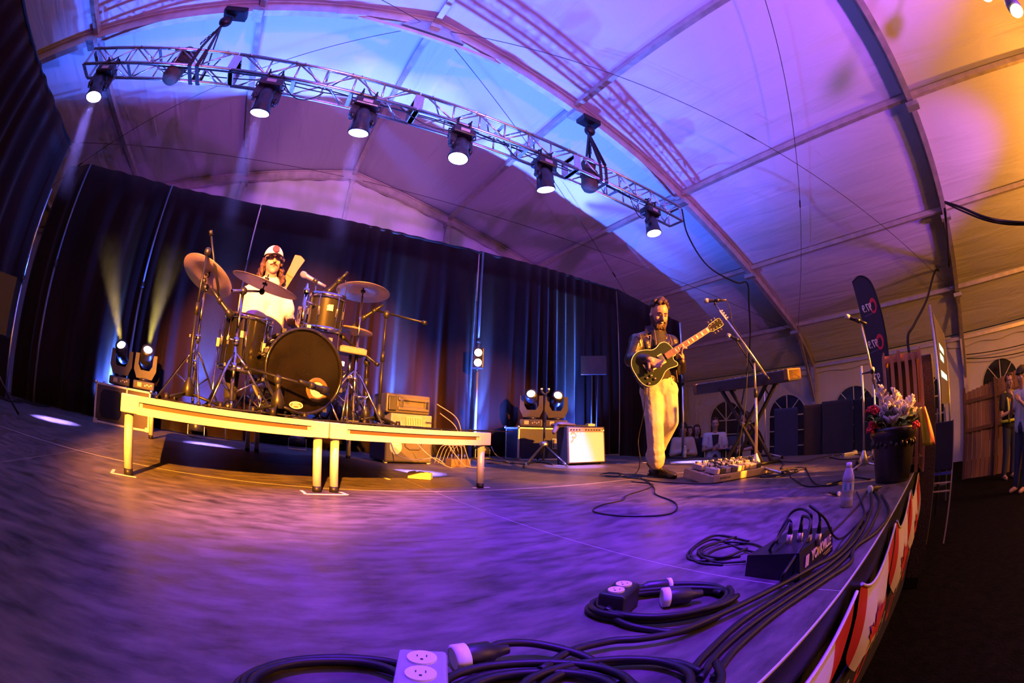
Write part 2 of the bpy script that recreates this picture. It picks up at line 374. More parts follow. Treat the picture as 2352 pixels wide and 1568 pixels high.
for bi in range(2):
    for sgn in (-1, 1):
        for (o0, o1) in ((0.25, 10.3), (10.3, 0.25)):
            p0 = Vector((RX + sgn * o0, FY[bi] - 0.08, zp(o0) - 0.06)); p1 = Vector((RX + sgn * o1, FY[bi + 1] + 0.08, zp(o1) - 0.06))
            e = thing('bracing_wire', None, None, tuple(p0)); e['kind'] = 'structure'
            pts = []
            for i in range(13):
                q = p0.lerp(p1, i / 12); pts.append((q.x, q.y, min(q.z, zp(q.x - RX) + 0.03)))
            MB().tube(pts, 0.006, 5).build('wire', WIRE, e)
            c = Vector(pts[5]); d_ = (Vector(pts[6]) - c).normalized()
            MB().tube([c - d_ * 0.11, c - d_ * 0.07 + Vector((0.018, 0, 0)), c + d_ * 0.07 + Vector((0.018, 0, 0)), c + d_ * 0.11, c + d_ * 0.07 - Vector((0.018, 0, 0)), c - d_ * 0.07 - Vector((0.018, 0, 0))], 0.008, 5, True).build('turnbuckle', WIRE, e)

# walls
def wall_sheet(name, pts_top, pts_bot, m, fold=0.02, k=0):
    a = [Vector(p) for p in pts_top]; b = [Vector(p) for p in pts_bot]; mb = MB(); n_ = len(a); rows = 6; vs = []
    for j in range(rows + 1):
        for i in range(n_):
            vs.append(a[i].lerp(b[i], j / rows))
    mb.add(vs, [(j * n_ + i, j * n_ + i + 1, (j + 1) * n_ + i + 1, (j + 1) * n_ + i) for j in range(rows) for i in range(n_ - 1)], True)
    return struct(name, mb, m)
N_ = 200
gx = [RX - 11.65 + 23.3 * i / N_ for i in range(N_ + 1)]
w = lambda i: 0.025 * math.sin(i * 1.3) + 0.015 * math.sin(i * 0.47 + 2)
wall_sheet('wall_back', [(x, 9.2 + w(i), zp(x - RX) + 0.1) for i, x in enumerate(gx)], [(x, 9.2 + 2 * w(i), GZ) for i, x in enumerate(gx)], FABRIC)['label'] = 'white fabric gable wall behind the black curtain'
MB().bar((RX - 9, 9.1, 3.55), (RX + 9, 9.1, 3.55), 0.08, 0.08).build('trim_2', FRAME_M)['kind'] = 'structure'
for xx in (RX - 2.6, RX, RX + 2.594, RX + 5.2):
    MB().bar((xx, 9.1, GZ), (xx, 9.1, zp(xx - RX) - 0.05), 0.12, 0.1, (1, 0, 0)).build('gable_post', FRAME_M)['kind'] = 'structure'
wall_sheet('wall_front', [(x, -10.9, zp(x - RX) + 0.1) for x in gx[::10]], [(x, -10.9, GZ) for x in gx[::10]], FABRIC)
gy = [9.2 - 20.1 * i / N_ for i in range(N_ + 1)]
wall_sheet('wall_left', [(RX - 11.8, y, 2.2) for y in gy[::10]], [(RX - 11.8, y, GZ) for y in gy[::10]], FABRIC)
# right wall with arched windows: wall built around the openings
WALL_M = mat('side_wall_fabric', (0.74, 0.72, 0.68), 0.6, noise=(1.2, 0.08), bump=(2.2, 0.5, (1, 4, 0.5)))
WX = 12.78
WIN = [7.45, 5.15, 2.85, 0.55, -2.1, -4.4, -6.7]
WHW = 0.66; WZ0, WZS, WZ1 = -0.62, 0.75, 1.38      # half width, sill, spring line, top
mb = MB()
def quad(y0, y1, z0, z1): mb.add([(WX, y0, z0), (WX, y1, z0), (WX, y1, z1), (WX, y0, z1)], [(0, 1, 2, 3)])
ycur = 9.2
for wy in WIN:
    quad(wy + WHW, ycur, GZ, 2.2); ycur = wy - WHW
    quad(wy - WHW, wy + WHW, GZ, WZ0)
    k = 14; arc = [(wy + WHW * math.cos(math.pi * i / k), WZS + (WZ1 - WZS) * math.sin(math.pi * i / k)) for i in range(k + 1)]
    for (ya, za), (yb, zb) in zip(arc, arc[1:]): mb.add([(WX, ya, za), (WX, yb, zb), (WX, yb, 2.2), (WX, ya, 2.2)], [(0, 1, 2, 3)])
quad(-10.9, ycur, GZ, 2.2)
struct('wall_right', mb, WALL_M)['label'] = 'white fabric side wall with arched clear windows'
MUNT = mat('window_bars', (0.72, 0.7, 0.66), 0.5)
PANE = mat('dark_clear_vinyl', (0.02, 0.022, 0.035), 0.12, spec=0.6, noise=(3, 0.5))
wn = 0
WLAB = ['farthest arched window beyond the four onlookers', 'arched window behind the keyboard stand', 'arched window above the dark cabinets', 'arched window behind the flower pot', 'arched window behind the wooden fence', 'arched window beyond the fence end', 'arched window far right of the fence']
for wi, wy in enumerate(WIN[:6]):
    wn += 1
    wr = thing('window_%d' % wn, WLAB[wi], None, (WX, wy, WZ0)); wr['kind'] = 'structure'
    k = 14; arc = [(wy + WHW * math.cos(math.pi * i / k), WZS + (WZ1 - WZS) * math.sin(math.pi * i / k)) for i in range(k + 1)]
    outline = [(WX, wy - WHW, WZ0), (WX, wy + WHW, WZ0)] + [(WX, a, b) for a, b in arc]
    MB().tube(outline, 0.022, 5, True).build('window_frame', MUNT, wr)
    # panes: four fan panes above, six rectangular panes below
    x_ = WX + 0.012
    cuts = [0, 0.27, 0.5, 0.73, 1.0]
    for q in range(4):
        ps = [(x_, wy, WZS + 0.02)] + [(x_, wy + WHW * 0.99 * math.cos(math.pi * t), WZS + 0.02 + (WZ1 - WZS - 0.03) * math.sin(math.pi * t)) for t in [cuts[q] + (cuts[q + 1] - cuts[q]) * i / 5 for i in range(6)]]
        ps2 = [(p[0] + 0.006, p[1], p[2]) for p in ps]; n1 = len(ps)
        MB().add(ps + ps2, [tuple(range(n1)), tuple(reversed(range(n1, 2 * n1)))]).build('pane', PANE, wr)
    for c_ in range(2):
        for r_ in range(3):
            y0 = wy - WHW + c_ * WHW; z0 = WZ0 + (WZS - WZ0) * r_ / 3
            MB().box((x_, y0 + WHW / 2, z0 + (WZS - WZ0) / 6), (0.006, WHW, (WZS - WZ0) / 3)).build('pane', PANE, wr)
    b_ = MB().bar((WX - 0.01, wy - WHW, WZS), (WX - 0.01, wy + WHW, WZS), 0.03, 0.035); b_.bar((WX - 0.01, wy, WZ0), (WX - 0.01, wy, WZ1), 0.03, 0.03, (1, 0, 0))
    for r_ in (1, 2): b_.bar((WX - 0.01, wy - WHW, WZ0 + (WZS - WZ0) * r_ / 3), (WX - 0.01, wy + WHW, WZ0 + (WZS - WZ0) * r_ / 3), 0.025, 0.025)
    for a in (0.27, 0.73): b_.bar((WX - 0.01, wy, WZS), (WX - 0.01, wy + WHW * math.cos(math.pi * a), WZS + (WZ1 - WZS) * math.sin(math.pi * a)), 0.025, 0.025)
    b_.build('muntin', MUNT, wr)
# valance flap under the eave
va = MB(); vs = []
for i in range(161):
    y = 9.1 - 18 * i / 160; vs += [(WX - 0.05, y, 2.12), (WX - 0.06 - 0.01 * math.sin(i), y, 1.88 + 0.03 * math.sin(i * 0.55))]
va.add(vs, [(2 * i, 2 * i + 2, 2 * i + 3, 2 * i + 1) for i in range(160)], True); va.build('trim_3', WALL_M)['kind'] = 'structure'

# warm festoon flood lamps over the audience bay
LAMP_GLOW = mat('warm_lamp_lens', (1, 0.9, 0.6), 0.4, emit=((1.0, 0.78, 0.30), 30))
lamps = [((3.545, -2.600, 3.447), 'warm floodlight glowing at the upper right corner'), ((3.920, -2.600, 4.082), 'warm floodlight cut by the top of the frame')]
for (p, lb) in lamps:
    t = thing('flood_lamp', lb, 'lamp', p)
    MB().lathe([(0.001, 0.0), (0.10, 0.01), (0.115, 0.05), (0.11, 0.12), (0.06, 0.2), (0.001, 0.2)], p, (0, -0.2, 1), 20).build('housing', GREY, t)
    MB().lathe([(0.001, -0.03), (0.06, -0.02), (0.09, 0.0), (0.10, 0.005)], p, (0, -0.2, 1), 20).build('lens', LAMP_GLOW, t)
    MB().cyl((p[0], p[1], p[2] + 0.15), (p[0], p[1], zp(p[0] - RX) + 0.05), 0.015).build('hanger', BLACKM, t)
for (p, e_) in (((7.0, -5.0, 2.4), 470), ((1.5, -8.6, 2.2), 200), ((4.4, -3.6, 3.0), 130)):
    l = bpy.data.lights.new('house_lamp', 'POINT'); l.energy = e_; l.color = HOUSE; l.shadow_soft_size = 0.15; lo = bpy.data.objects.new('house_lamp', l); COL.objects.link(lo); lo.location = p

# ------------------------------------------------------------------ black pipe and drape
CURT = mat('black_drape', (0.0115, 0.0052, 0.0045), 0.9, noise=(3, 0.4, (1, 1, 0.2)), bump=(160, 0.25), spec=0.06)
CURT.node_tree.nodes['Principled BSDF'].inputs['Sheen Weight'].default_value = 0.10
CURT.node_tree.nodes['Principled BSDF'].inputs['Sheen Roughness'].default_value = 0.4
def drape(label, path, zt, zb=0.02, amp=0.055, pitch=0.42, seed=0, zt2=None, group='black stage drapes'):
    rnd = random.Random(seed); P_ = [Vector((*p, 0)) for p in path]
    seg = [(P_[i + 1] - P_[i]).length for i in range(len(P_) - 1)]; Ltot = sum(seg); n_ = int(Ltot / 0.022); rows = 8; pts = []
    ph = 0; phs = []; f_ = 1.0
    for i in range(n_ + 1):
        ph += 0.022 / pitch * 2 * math.pi * f_; f_ = min(2.2, max(0.35, f_ + (rnd.random() - 0.5) * 0.35)); phs.append(ph)
    amps = []; a_ = 1.0
    for i in range(n_ + 1): a_ += (rnd.random() - 0.5) * 0.25; a_ = min(1.5, max(0.35, a_)); amps.append(a_)
    vs = []
    for j in range(rows + 1):
        v = j / rows
        for i in range(n_ + 1):
            s_ = Ltot * i / n_; k = 0; q = s_
            while k < len(seg) - 1 and q > seg[k]: q -= seg[k]; k += 1
            d_ = (P_[k + 1] - P_[k]).normalized(); nrm = Vector((d_.y, -d_.x, 0)); b = P_[k] + d_ * q
            o = amp * amps[i] * (0.22 + 0.95 * v) * math.sin(phs[i] + 0.35 * v * math.sin(i * 0.05)) + 0.02 * math.sin(s_ * 1.7 + 2 * v)
            top = zt + ((zt2 - zt) * i / n_ if zt2 is not None else 0) - 0.004 * abs(math.sin(phs[i] / 2))
            p = b + nrm * o; vs.append((p.x, p.y, top + (zb - top) * v))
    N2 = n_ + 1
    o = MB().add(vs, [(j * N2 + i, j * N2 + i + 1, (j + 1) * N2 + i + 1, (j + 1) * N2 + i) for j in range(rows) for i in range(n_)], True).build('stage_drape', CURT, origin=(P_[0].x, P_[0].y, zb))
    md = o.modifiers.new('t', 'SOLIDIFY'); md.thickness = 0.006
    return tag(o, label, 'curtain', group)
CZ = 3.39
drape('black back curtain behind the two moving lights on the left road case', [(-4.35, 5.62), (-3.76, 5.52), (-3.2, 5.66), (-2.2, 5.92), (-0.71, 6.1)], CZ, seed=1)
drape('black back curtain with blue light streaks behind the drummer', [(-0.69, 6.1), (1.2, 6.08), (2.99, 6.1)], CZ, seed=2)
drape('black back curtain behind the amplifier and the double-lens light', [(3.0, 6.1), (4.6, 6.08), (6.19, 6.1)], CZ, seed=3)
drape('lower black curtain end sloping down behind the guitarist', [(6.2, 6.1), (7.3, 6.12), (8.38, 6.1)], CZ, -1.0, seed=4, zt2=3.03)
drape('black side curtain along the left edge of the stage', [(-3.97, -4.5), (-3.97, 0), (-3.99, 2.5), (-3.97, 4.90)], CZ, seed=5)
def upright(label, x, y, z1, z0=0.0, r=0.022, m=ALU):
    t = thing('drape_upright', label, 'pole', (x, y, z0), group='drape uprights')
    MB().box((x, y, z0 + 0.01), (0.45, 0.4, 0.012)).build('base_plate', BLACKM, t)
    mid = z0 + (z1 - z0) * 0.55
    MB().cyl((x, y, z0), (x, y, mid), r, n=12).build('lower_tube', m, t)
    MB().cyl((x, y, mid), (x, y, z1), r * 0.78, n=12).build('upper_tube', m, t)
    MB().cyl((x, y, mid - 0.04), (x, y, mid + 0.03), r * 1.5, n=12).build('collar', BLACKM, t)
    return t
DARKPOLE = mat('dark_pole', (0.10, 0.10, 0.11), 0.5, 0.3)
upright('bright upright pole at the far left edge of the stage', -3.87, 4.80, 2.62)
upright('dim upright pole at the left corner of the back curtain', -3.72, 5.42, 3.36, m=DARKPOLE)
upright('upright pole behind the left moving light', -2.19, 5.78, 3.33, m=DARKPOLE, r=0.018)
upright('upright pole at the back curtain carrying the double-lens light', 2.98, 5.93, 3.3, m=DARKPOLE)
upright('bare upright pole behind the guitarist on the far stage edge', 5.80, 4.22, 2.22, r=0.02)
# curtain pipes
for (a, b) in (((-0.7, 6.1, 3.36), (3.0, 6.1, 3.36)), ((3.0, 6.1, 3.36), (6.2, 6.1, 3.36)), ((-3.97, -4.5, 3.36), (-3.97, 4.9, 3.36))):
    o = MB().cyl(a, b, 0.02, n=8).build('trim_4', BLACKM); o['kind'] = 'structure'

# ------------------------------------------------------------------ lighting truss, four bolted sections
TX = [-3.90, -1.46, 0.98, 3.42, 5.86]; TY0, TY1, TZ0, TZ1 = 3.98, 4.28, 4.05, 4.33
truss = thing('lighting_truss', 'long silver box truss hung across the stage', 'truss', (0.98, 4.13, 4.05))
NB = 6
vertb = MB().cyl((0, 0, -0.125), (0, 0, 0.125), 0.0125, n=8).build('brace', ALU, truss, local=True); XF[vertb.name] = XF[truss.name]
dl = math.hypot(2.24 / NB, 0.26)
diag = MB().cyl((0, 0, -dl / 2), (0, 0, dl / 2), 0.0115, n=8).build('brace', ALU, truss, local=True)
strap = MB().box((0, 0, 0), (0.05, 0.28, 0.008)).build('cross_strap', ALU, truss, local=True)
OX_, OY_, OZ_ = 0.98, 4.13, 4.05
used = set()
def put(o, loc, rot):
    l = (loc[0] - OX_, loc[1] - OY_, loc[2] - OZ_)
    if o.name not in used: used.add(o.name); o.location = l; o.rotation_euler = rot; return o
    return part_copy(o, truss, l, rot)
for s in range(4):
    a, b = TX[s], TX[s + 1]
    for (y, z) in ((TY0, TZ0), (TY0, TZ1), (TY1, TZ0), (TY1, TZ1)):
        MB().cyl((a + 0.01, y, z), (b - 0.01, y, z), 0.024, n=12).build('chord', ALU, truss)
    for xe, sg in ((a, 1), (b, -1)):
        f_ = MB()
        for (p, q) in (((TY0, TZ0), (TY0, TZ1)), ((TY0, TZ1), (TY1, TZ1)), ((TY1, TZ1), (TY1, TZ0)), ((TY1, TZ0), (TY0, TZ0))):
            f_.bar((xe + sg * 0.006, p[0], p[1]), (xe + sg * 0.006, q[0], q[1]), 0.01, 0.07, (1, 0, 0)) if p[1] == q[1] else f_.bar((xe + sg * 0.03, p[0], p[1]), (xe + sg * 0.03, q[0], q[1]), 0.06, 0.01, (0, 1, 0))
        f_.build('end_plate', ALU, truss)
    st = (b - a - 0.2) / NB; x0 = a + 0.1; sl = math.atan2(st, 0.26)
    for i in range(NB):
        xm = x0 + st * (i + 0.5); up = 1 if i % 2 else -1
        for y in (TY0, TY1): put(diag, (xm, y, (TZ0 + TZ1) / 2), (0, up * sl * (1 if y == TY0 else -1), 0))
        put(diag, (xm, 4.13, TZ0), (math.pi / 2, 0, up * (math.pi / 2 - sl) * -1 + (0 if True else 0))) if i % 2 else None
        put(diag, (xm, 4.13, TZ1), (math.pi / 2, 0, up * (math.pi / 2 - sl)))
        if 0 < i:
            for y in (TY0, TY1): put(vertb, (x0 + st * i, y, (TZ0 + TZ1) / 2), (0, 0, 0))
            if i % 2 == 0: put(strap, (x0 + st * i, 4.13, TZ0), (0, 0, 0))
            put(strap, (x0 + st * i, 4.13, TZ1), (0, 0, 0)) if i == 3 else None

# ------------------------------------------------------------------ wash moving heads on the truss
LENS = mat('lit_led_lens', (0.9, 0.9, 1.0), 0.3, emit=((0.55, 0.50, 1.0), 22))
HEAD = mat('fixture_black', (0.02, 0.02, 0.024), 0.35, noise=(18, 0.3), coat=0.2)
PLATE = mat('fixture_label', (0.45, 0.42, 0.40), 0.5)
GLASSY = mat('lens_ring', (0.05, 0.05, 0.07), 0.2)
def wash_head(label, x, target, yaw, beam=None):
    base = Vector((x, TY0 + 0.02, TZ0)); t = thing('wash_light', label, 'stage light', tuple(base), group='moving wash lights on the truss')
    for dx in (-0.085, 0.085):
        c = MB().tube([(x + dx, TY0, TZ0 - 0.10), (x + dx, TY0 - 0.045, TZ0 - 0.03), (x + dx, TY0 - 0.045, TZ0 + 0.02), (x + dx, TY0, TZ0 + 0.05), (x + dx, TY0 + 0.04, TZ0 + 0.01)], 0.016, 6)
        c.box((x + dx, TY0, TZ0 - 0.09), (0.03, 0.05, 0.07)); c.cyl((x + dx, TY0 - 0.08, TZ0 + 0.03), (x + dx, TY0 - 0.04, TZ0 + 0.03), 0.01, n=6)
        c.build('clamp', BLACKM, t)
    bz = TZ0 - 0.17
    b_ = MB().cbox((x, TY0, bz), (0.30, 0.22, 0.11), 0.02); b_.build('base', HEAD, t)
    MB().box((x, TY0 - 0.1115, bz), (0.12, 0.004, 0.045)).build('display', PLATE, t)
    for dx in (-0.165, 0.165):
        MB().tube([(x + dx * 0.9, TY0, bz + 0.04), (x + dx * 1.1, TY0 - 0.02, bz + 0.02), (x + dx * 1.1, TY0 - 0.02, bz - 0.04), (x + dx * 0.9, TY0, bz - 0.05)], 0.01, 6).build('handle', BLACKM, t)
    ax = (Vector(target) - Vector((x, TY0, bz - 0.24))).normalized()
    piv = Vector((x, TY0, bz - 0.22)); side = Vector((math.cos(yaw), math.sin(yaw), 0))
    for sg in (-1, 1):
        y_ = MB().bar(Vector((x, TY0, bz - 0.05)) + side * sg * 0.125, piv + side * sg * 0.135, 0.035, 0.09, side)
        y_.cyl(piv + side * sg * 0.12, piv + side * sg * 0.155, 0.05, n=14); y_.build('yoke_arm', HEAD, t)
    hd = MB().lathe([(0.001, -0.14), (0.06, -0.14), (0.09, -0.10), (0.105, -0.02), (0.108, 0.05), (0.115, 0.06), (0.115, 0.10), (0.128, 0.16), (0.128, 0.175), (0.115, 0.178)], piv, ax, 24)
    hd.build('head', HEAD, t)
    MB().disc(piv + ax * 0.174, ax, 0.118, 24).build('lens', LENS, t)
    spot('wash_beam', piv + ax * 0.20, target, 4500 if 2.5 < x < 3 else 22000, (0.25, 0.18, 1.0), 13 if 2.5 < x < 3 else 8.5, 0.3, 0.09).parent = None
    if beam: haze(piv + ax * 0.18, piv + ax * 1.55, 0.115, 0.24, 'faint violet light beam in the haze below the %s wash light' % beam, 0.085)
    return t
def haze(p0, p1, r0, r1, label, dens):   # a shaft of stage haze, lit by the lamp above it
    p0, p1 = Vector(p0), Vector(p1); L = (p1 - p0).length
    m = bpy.data.materials.new('stage_haze'); m.use_nodes = True; nt = m.node_tree; nt.nodes.remove(nt.nodes['Principled BSDF']); vs_ = nt.nodes.new('ShaderNodeVolumeScatter'); lk = nt.links.new
    vs_.inputs['Color'].default_value = (0.9, 0.9, 0.9, 1); vs_.inputs['Anisotropy'].default_value = 0.35
    tc = nt.nodes.new('ShaderNodeTexCoord'); sx = nt.nodes.new('ShaderNodeSeparateXYZ'); lk(tc.outputs['Object'], sx.inputs[0])
    ln = nt.nodes.new('ShaderNodeMapRange'); ln.inputs['From Min'].default_value = 0.0; ln.inputs['From Max'].default_value = L; ln.inputs['To Min'].default_value = 1.0; ln.inputs['To Max'].default_value = 0.0; lk(sx.outputs['Z'], ln.inputs['Value'])
    xy = nt.nodes.new('ShaderNodeVectorMath'); xy.operation = 'MULTIPLY'; xy.inputs[1].default_value = (1, 1, 0); lk(tc.outputs['Object'], xy.inputs[0]); le = nt.nodes.new('ShaderNodeVectorMath'); le.operation = 'LENGTH'; lk(xy.outputs[0], le.inputs[0])
    rz = nt.nodes.new('ShaderNodeMapRange'); rz.inputs['From Max'].default_value = L; rz.inputs['To Min'].default_value = r0; rz.inputs['To Max'].default_value = r1; lk(sx.outputs['Z'], rz.inputs['Value'])
    dv = nt.nodes.new('ShaderNodeMath'); dv.operation = 'DIVIDE'; lk(le.outputs['Value'], dv.inputs[0]); lk(rz.outputs['Result'], dv.inputs[1])
    fo = nt.nodes.new('ShaderNodeMapRange'); fo.interpolation_type = 'SMOOTHSTEP'; fo.inputs['From Min'].default_value = 0.3; fo.inputs['From Max'].default_value = 1.0; fo.inputs['To Min'].default_value = dens; fo.inputs['To Max'].default_value = 0.0; lk(dv.outputs[0], fo.inputs['Value'])
    nz = nt.nodes.new('ShaderNodeTexNoise'); nz.inputs['Scale'].default_value = 5; lk(tc.outputs['Object'], nz.inputs['Vector'])
    m1 = nt.nodes.new('ShaderNodeMath'); m1.operation = 'MULTIPLY'; lk(fo.outputs['Result'], m1.inputs[0]); lk(ln.outputs['Result'], m1.inputs[1]); m2 = nt.nodes.new('ShaderNodeMath'); m2.operation = 'MULTIPLY'; lk(m1.outputs[0], m2.inputs[0]); lk(nz.outputs['Fac'], m2.inputs[1]); lk(m2.outputs[0], vs_.inputs['Density'])
    lk(vs_.outputs[0], nt.nodes['Material Output'].inputs['Volume'])
    mb = MB().lathe([(0.001, 0.0), (r0, 0.001), (r1, L), (0.001, L + 0.001)], (0, 0, 0), (0, 0, 1), 24); o = mb.build('haze_beam', m, local=True); o.location = p0; o.rotation_euler = frame(p1 - p0).to_euler()
    return tag(o, label, 'haze', 'light beams in the haze', 'stuff')
for lb, x, tg, bm_ in (('wash light at the left end of the truss', -3.32, (-2.50, 4.15, 0), 'first'), ('second wash light on the truss, beside the left hoist', -0.85, (-0.75, 4.9, 0), 'second'), ('third wash light on the truss, left of the roof peak', 0.35, (0.55, 4.8, 0), 'third'),
                  ('fourth wash light on the truss, right of the roof peak', 1.60, (1.30, 3.80, 0), None), ('fifth wash light on the truss, left of the right hoist', 2.83, (3.55, 4.25, 0), None), ('wash light nearest the right end of the truss', 4.95, (5.05, 3.5, 0), None)):
    wash_head(lb, x, tg, 0.25, bm_)

# ------------------------------------------------------------------ chain hoists
BAG = mat('hoist_bag_canvas', (0.10, 0.075, 0.045), 0.8, noise=(12, 0.4), bump=(25, 0.5))
SLING = mat('webbing_sling', (0.035, 0.03, 0.026), 0.8, bump=(80, 0.3))
def hoist(label, x, lean):
    zt = zp(x - RX) - 0.12; t = thing('chain_hoist', label, 'chain hoist', (x, 4.13, zt), group='chain hoists holding the truss')
    MB().cbox((x, 4.10, zt), (0.36, 0.22, 0.10), 0.012).build('beam_clamp', BLACKM, t)
    MB().tube([(x, 4.1, zt - 0.05), (x + 0.03, 4.1, zt - 0.09), (x, 4.1, zt - 0.13), (x - 0.03, 4.1, zt - 0.09)], 0.012, 6, True).build('shackle', BLACKM, t)
    bx = x - 0.06 * lean
    MB().sph((bx, 4.08, zt - 0.22), (0.10, 0.075, 0.095)).build('hook_block', BLACKM, t)
    ch = MB(); zc = zt - 0.30; k = 0
    ztop = zc
    while zc > 4.55:
        f = (k % 2); cx = bx - lean * 0.16 * (ztop - zc) / max(0.01, ztop - 4.5)
        d_ = Vector((0.013, 0, 0)) if f else Vector((0, 0.013, 0)); c = Vector((cx, 4.08, zc))
        ch.tube([c + Vector((0, 0, 0.022)), c + d_ + Vector((0, 0, 0.01)), c + d_ - Vector((0, 0, 0.01)), c - Vector((0, 0, 0.022)), c - d_ - Vector((0, 0, 0.01)), c - d_ + Vector((0, 0, 0.01))], 0.006, 5, True); zc -= 0.034; k += 1
    if k: ch.build('chain', BLACKM, t)
    cx = bx - lean * 0.16
    MB().lathe([(0.001, 0.2), (0.09, 0.19), (0.12, 0.14), (0.10, 0.0), (0.125, -0.12), (0.13, -0.3), (0.10, -0.36), (0.001, -0.37)], (cx - 0.10 * lean, 4.13, 4.26), (0.12 * lean, 0, 1), 18).build('chain_bag', BAG, t)
    MB().lathe([(0.136, -0.05), (0.138, -0.12)], (cx - 0.10 * lean, 4.13, 4.26), (0.12 * lean, 0, 1), 18).build('bag_strap', SLING, t)
    for dx in (0.05, 0.16):
        for yy in (TY0 - 0.03, TY1 + 0.03):
            s_ = MB(); top = Vector((bx - 0.02, 4.09, zt - 0.30)); a_ = Vector((cx + dx + 0.08 * lean, yy, TZ1)); b_ = Vector((cx + dx + 0.08 * lean, yy, TZ0 - 0.03))
            s_.bar(top, a_, 0.055, 0.008, (1, 0, 0)); s_.bar(a_, b_, 0.008, 0.055, (1, 0, 0)); s_.build('sling', SLING, t)
        MB().bar((cx + dx + 0.08 * lean, TY0 - 0.03, TZ0 - 0.03), (cx + dx + 0.08 * lean, TY1 + 0.03, TZ0 - 0.03), 0.055, 0.008, (0, 0, 1)).build('sling', SLING, t)
    return t
hoist('dark chain hoist with canvas bag above the left of the truss', -1.95, 1)
hoist('dark chain hoist with canvas bag above the right of the truss', 3.82, 0.15)

# cables draped along the truss
rnd = random.Random(3)
for k in range(3):
    pts = []; x = -3.2 + 0.3 * k
    while x < 5.4:
        pts.append((x, 4.10 + 0.08 * (k - 1) + rnd.uniform(-0.02, 0.02), TZ0 + rnd.choice((0.03, 0.05, 0.02, -0.01)) + 0.03 * k)); x += rnd.uniform(0.35, 0.7)
    tag(MB().tube(catmull(pts, 5), 0.008, 5).build('truss_cable', RUBBER, origin=pts[0]), ['thin black cable lying inside the lighting truss', 'black power cable running through the middle of the truss', 'black data cable along the rear of the truss'][k], 'cable', 'cables in the truss')
for (xa, xb, dp, lb) in ((-0.75, -0.2, 0.22, 'black cable loop hanging right of the second wash light'), (0.15, 0.38, 0.35, 'black cable loop hanging beside the third wash light'), (0.75, 1.55, 0.13, 'slack black cable under the truss right of the roof peak'), (2.2, 2.8, 0.2, 'slack black cable loop left of the fifth wash light'), (4.5, 4.9, 0.3, 'black cable loop hanging beside the last wash light')):
    tag(MB().tube(sag((xa, TY0 + 0.04, TZ0 + 0.02), (xb, TY0, TZ0 - 0.12), dp, 12), 0.007, 5).build('truss_cable', RUBBER, origin=(xa, TY0, TZ0)), lb, 'cable', 'cables in the truss')
pts = [(5.801, 3.918, 4.247), (5.658, 3.772, 3.625), (5.888, 3.598, 3.083), (6.375, 3.346, 2.850), (6.646, 3.255, 2.879), (6.817, 3.359, 2.546), (6.970, 3.502, 1.816), (6.55, 3.60, 0.3), (6.5, 3.55, -1.0)]
tag(MB().tube(catmull(pts, 6), 0.014, 6).build('power_cable', RUBBER, origin=pts[0]), 'thick black cable drooping from the right truss end', 'cable')

# ------------------------------------------------------------------ blue LED uplights at the foot of the curtain
LENSB = mat('lit_blue_lens', (0.3, 0.5, 1.0), 0.3, emit=((0.10, 0.30, 1.0), 12))
for x, lb in ((-2.55, 'flat LED uplight hidden behind the left road case'), (-1.08, 'flat LED uplight at the curtain under the left riser'), (0.34, 'flat LED uplight at the curtain under the middle of the riser'), (1.72, 'flat LED uplight at the curtain behind the gear rack'), (3.06, 'flat LED uplight at the curtain below the double-lens light'), (4.85, 'flat LED uplight at the curtain behind the amplifier')):
    t = thing('led_uplight', lb, 'stage light', (x, 5.82, 0), group='blue LED uplights along the curtain')
    MB().lathe([(0.001, 0), (0.10, 0.0), (0.11, 0.03), (0.11, 0.09), (0.10, 0.10)], (x, 5.82, 0.08), (0, 0.03, 1), 20).build('housing', HEAD, t)
    MB().disc((x, 5.82, 0.174), (0, 0.03, 1), 0.095, 20).build('lens', LENSB, t)
    br = MB().bar((x - 0.12, 5.82, 0.02), (x - 0.12, 5.82, 0.15), 0.03, 0.006); br.bar((x + 0.12, 5.82, 0.02), (x + 0.12, 5.82, 0.15), 0.03, 0.006); br.box((x, 5.82, 0.012), (0.25, 0.12, 0.012)); br.build('bracket', ALU_D, t)
    spot('uplight_beam', (x, 5.82, 0.20), (x, 5.87, 3.0), 1500, (0.045, 0.12, 1.0), 134, 1.0, 0.06)
    spot('uplight_core', (x, 5.82, 0.20), (x + 0.02, 5.99, 3.0), 1300, (0.28, 0.46, 0.9), 22, 0.9, 0.05)
    spot('uplight_curtain', (x, 5.74, 0.19), (x, 6.10, 1.25), 5200, (0.05, 0.17, 1.0), 26, 0.8, 0.04)

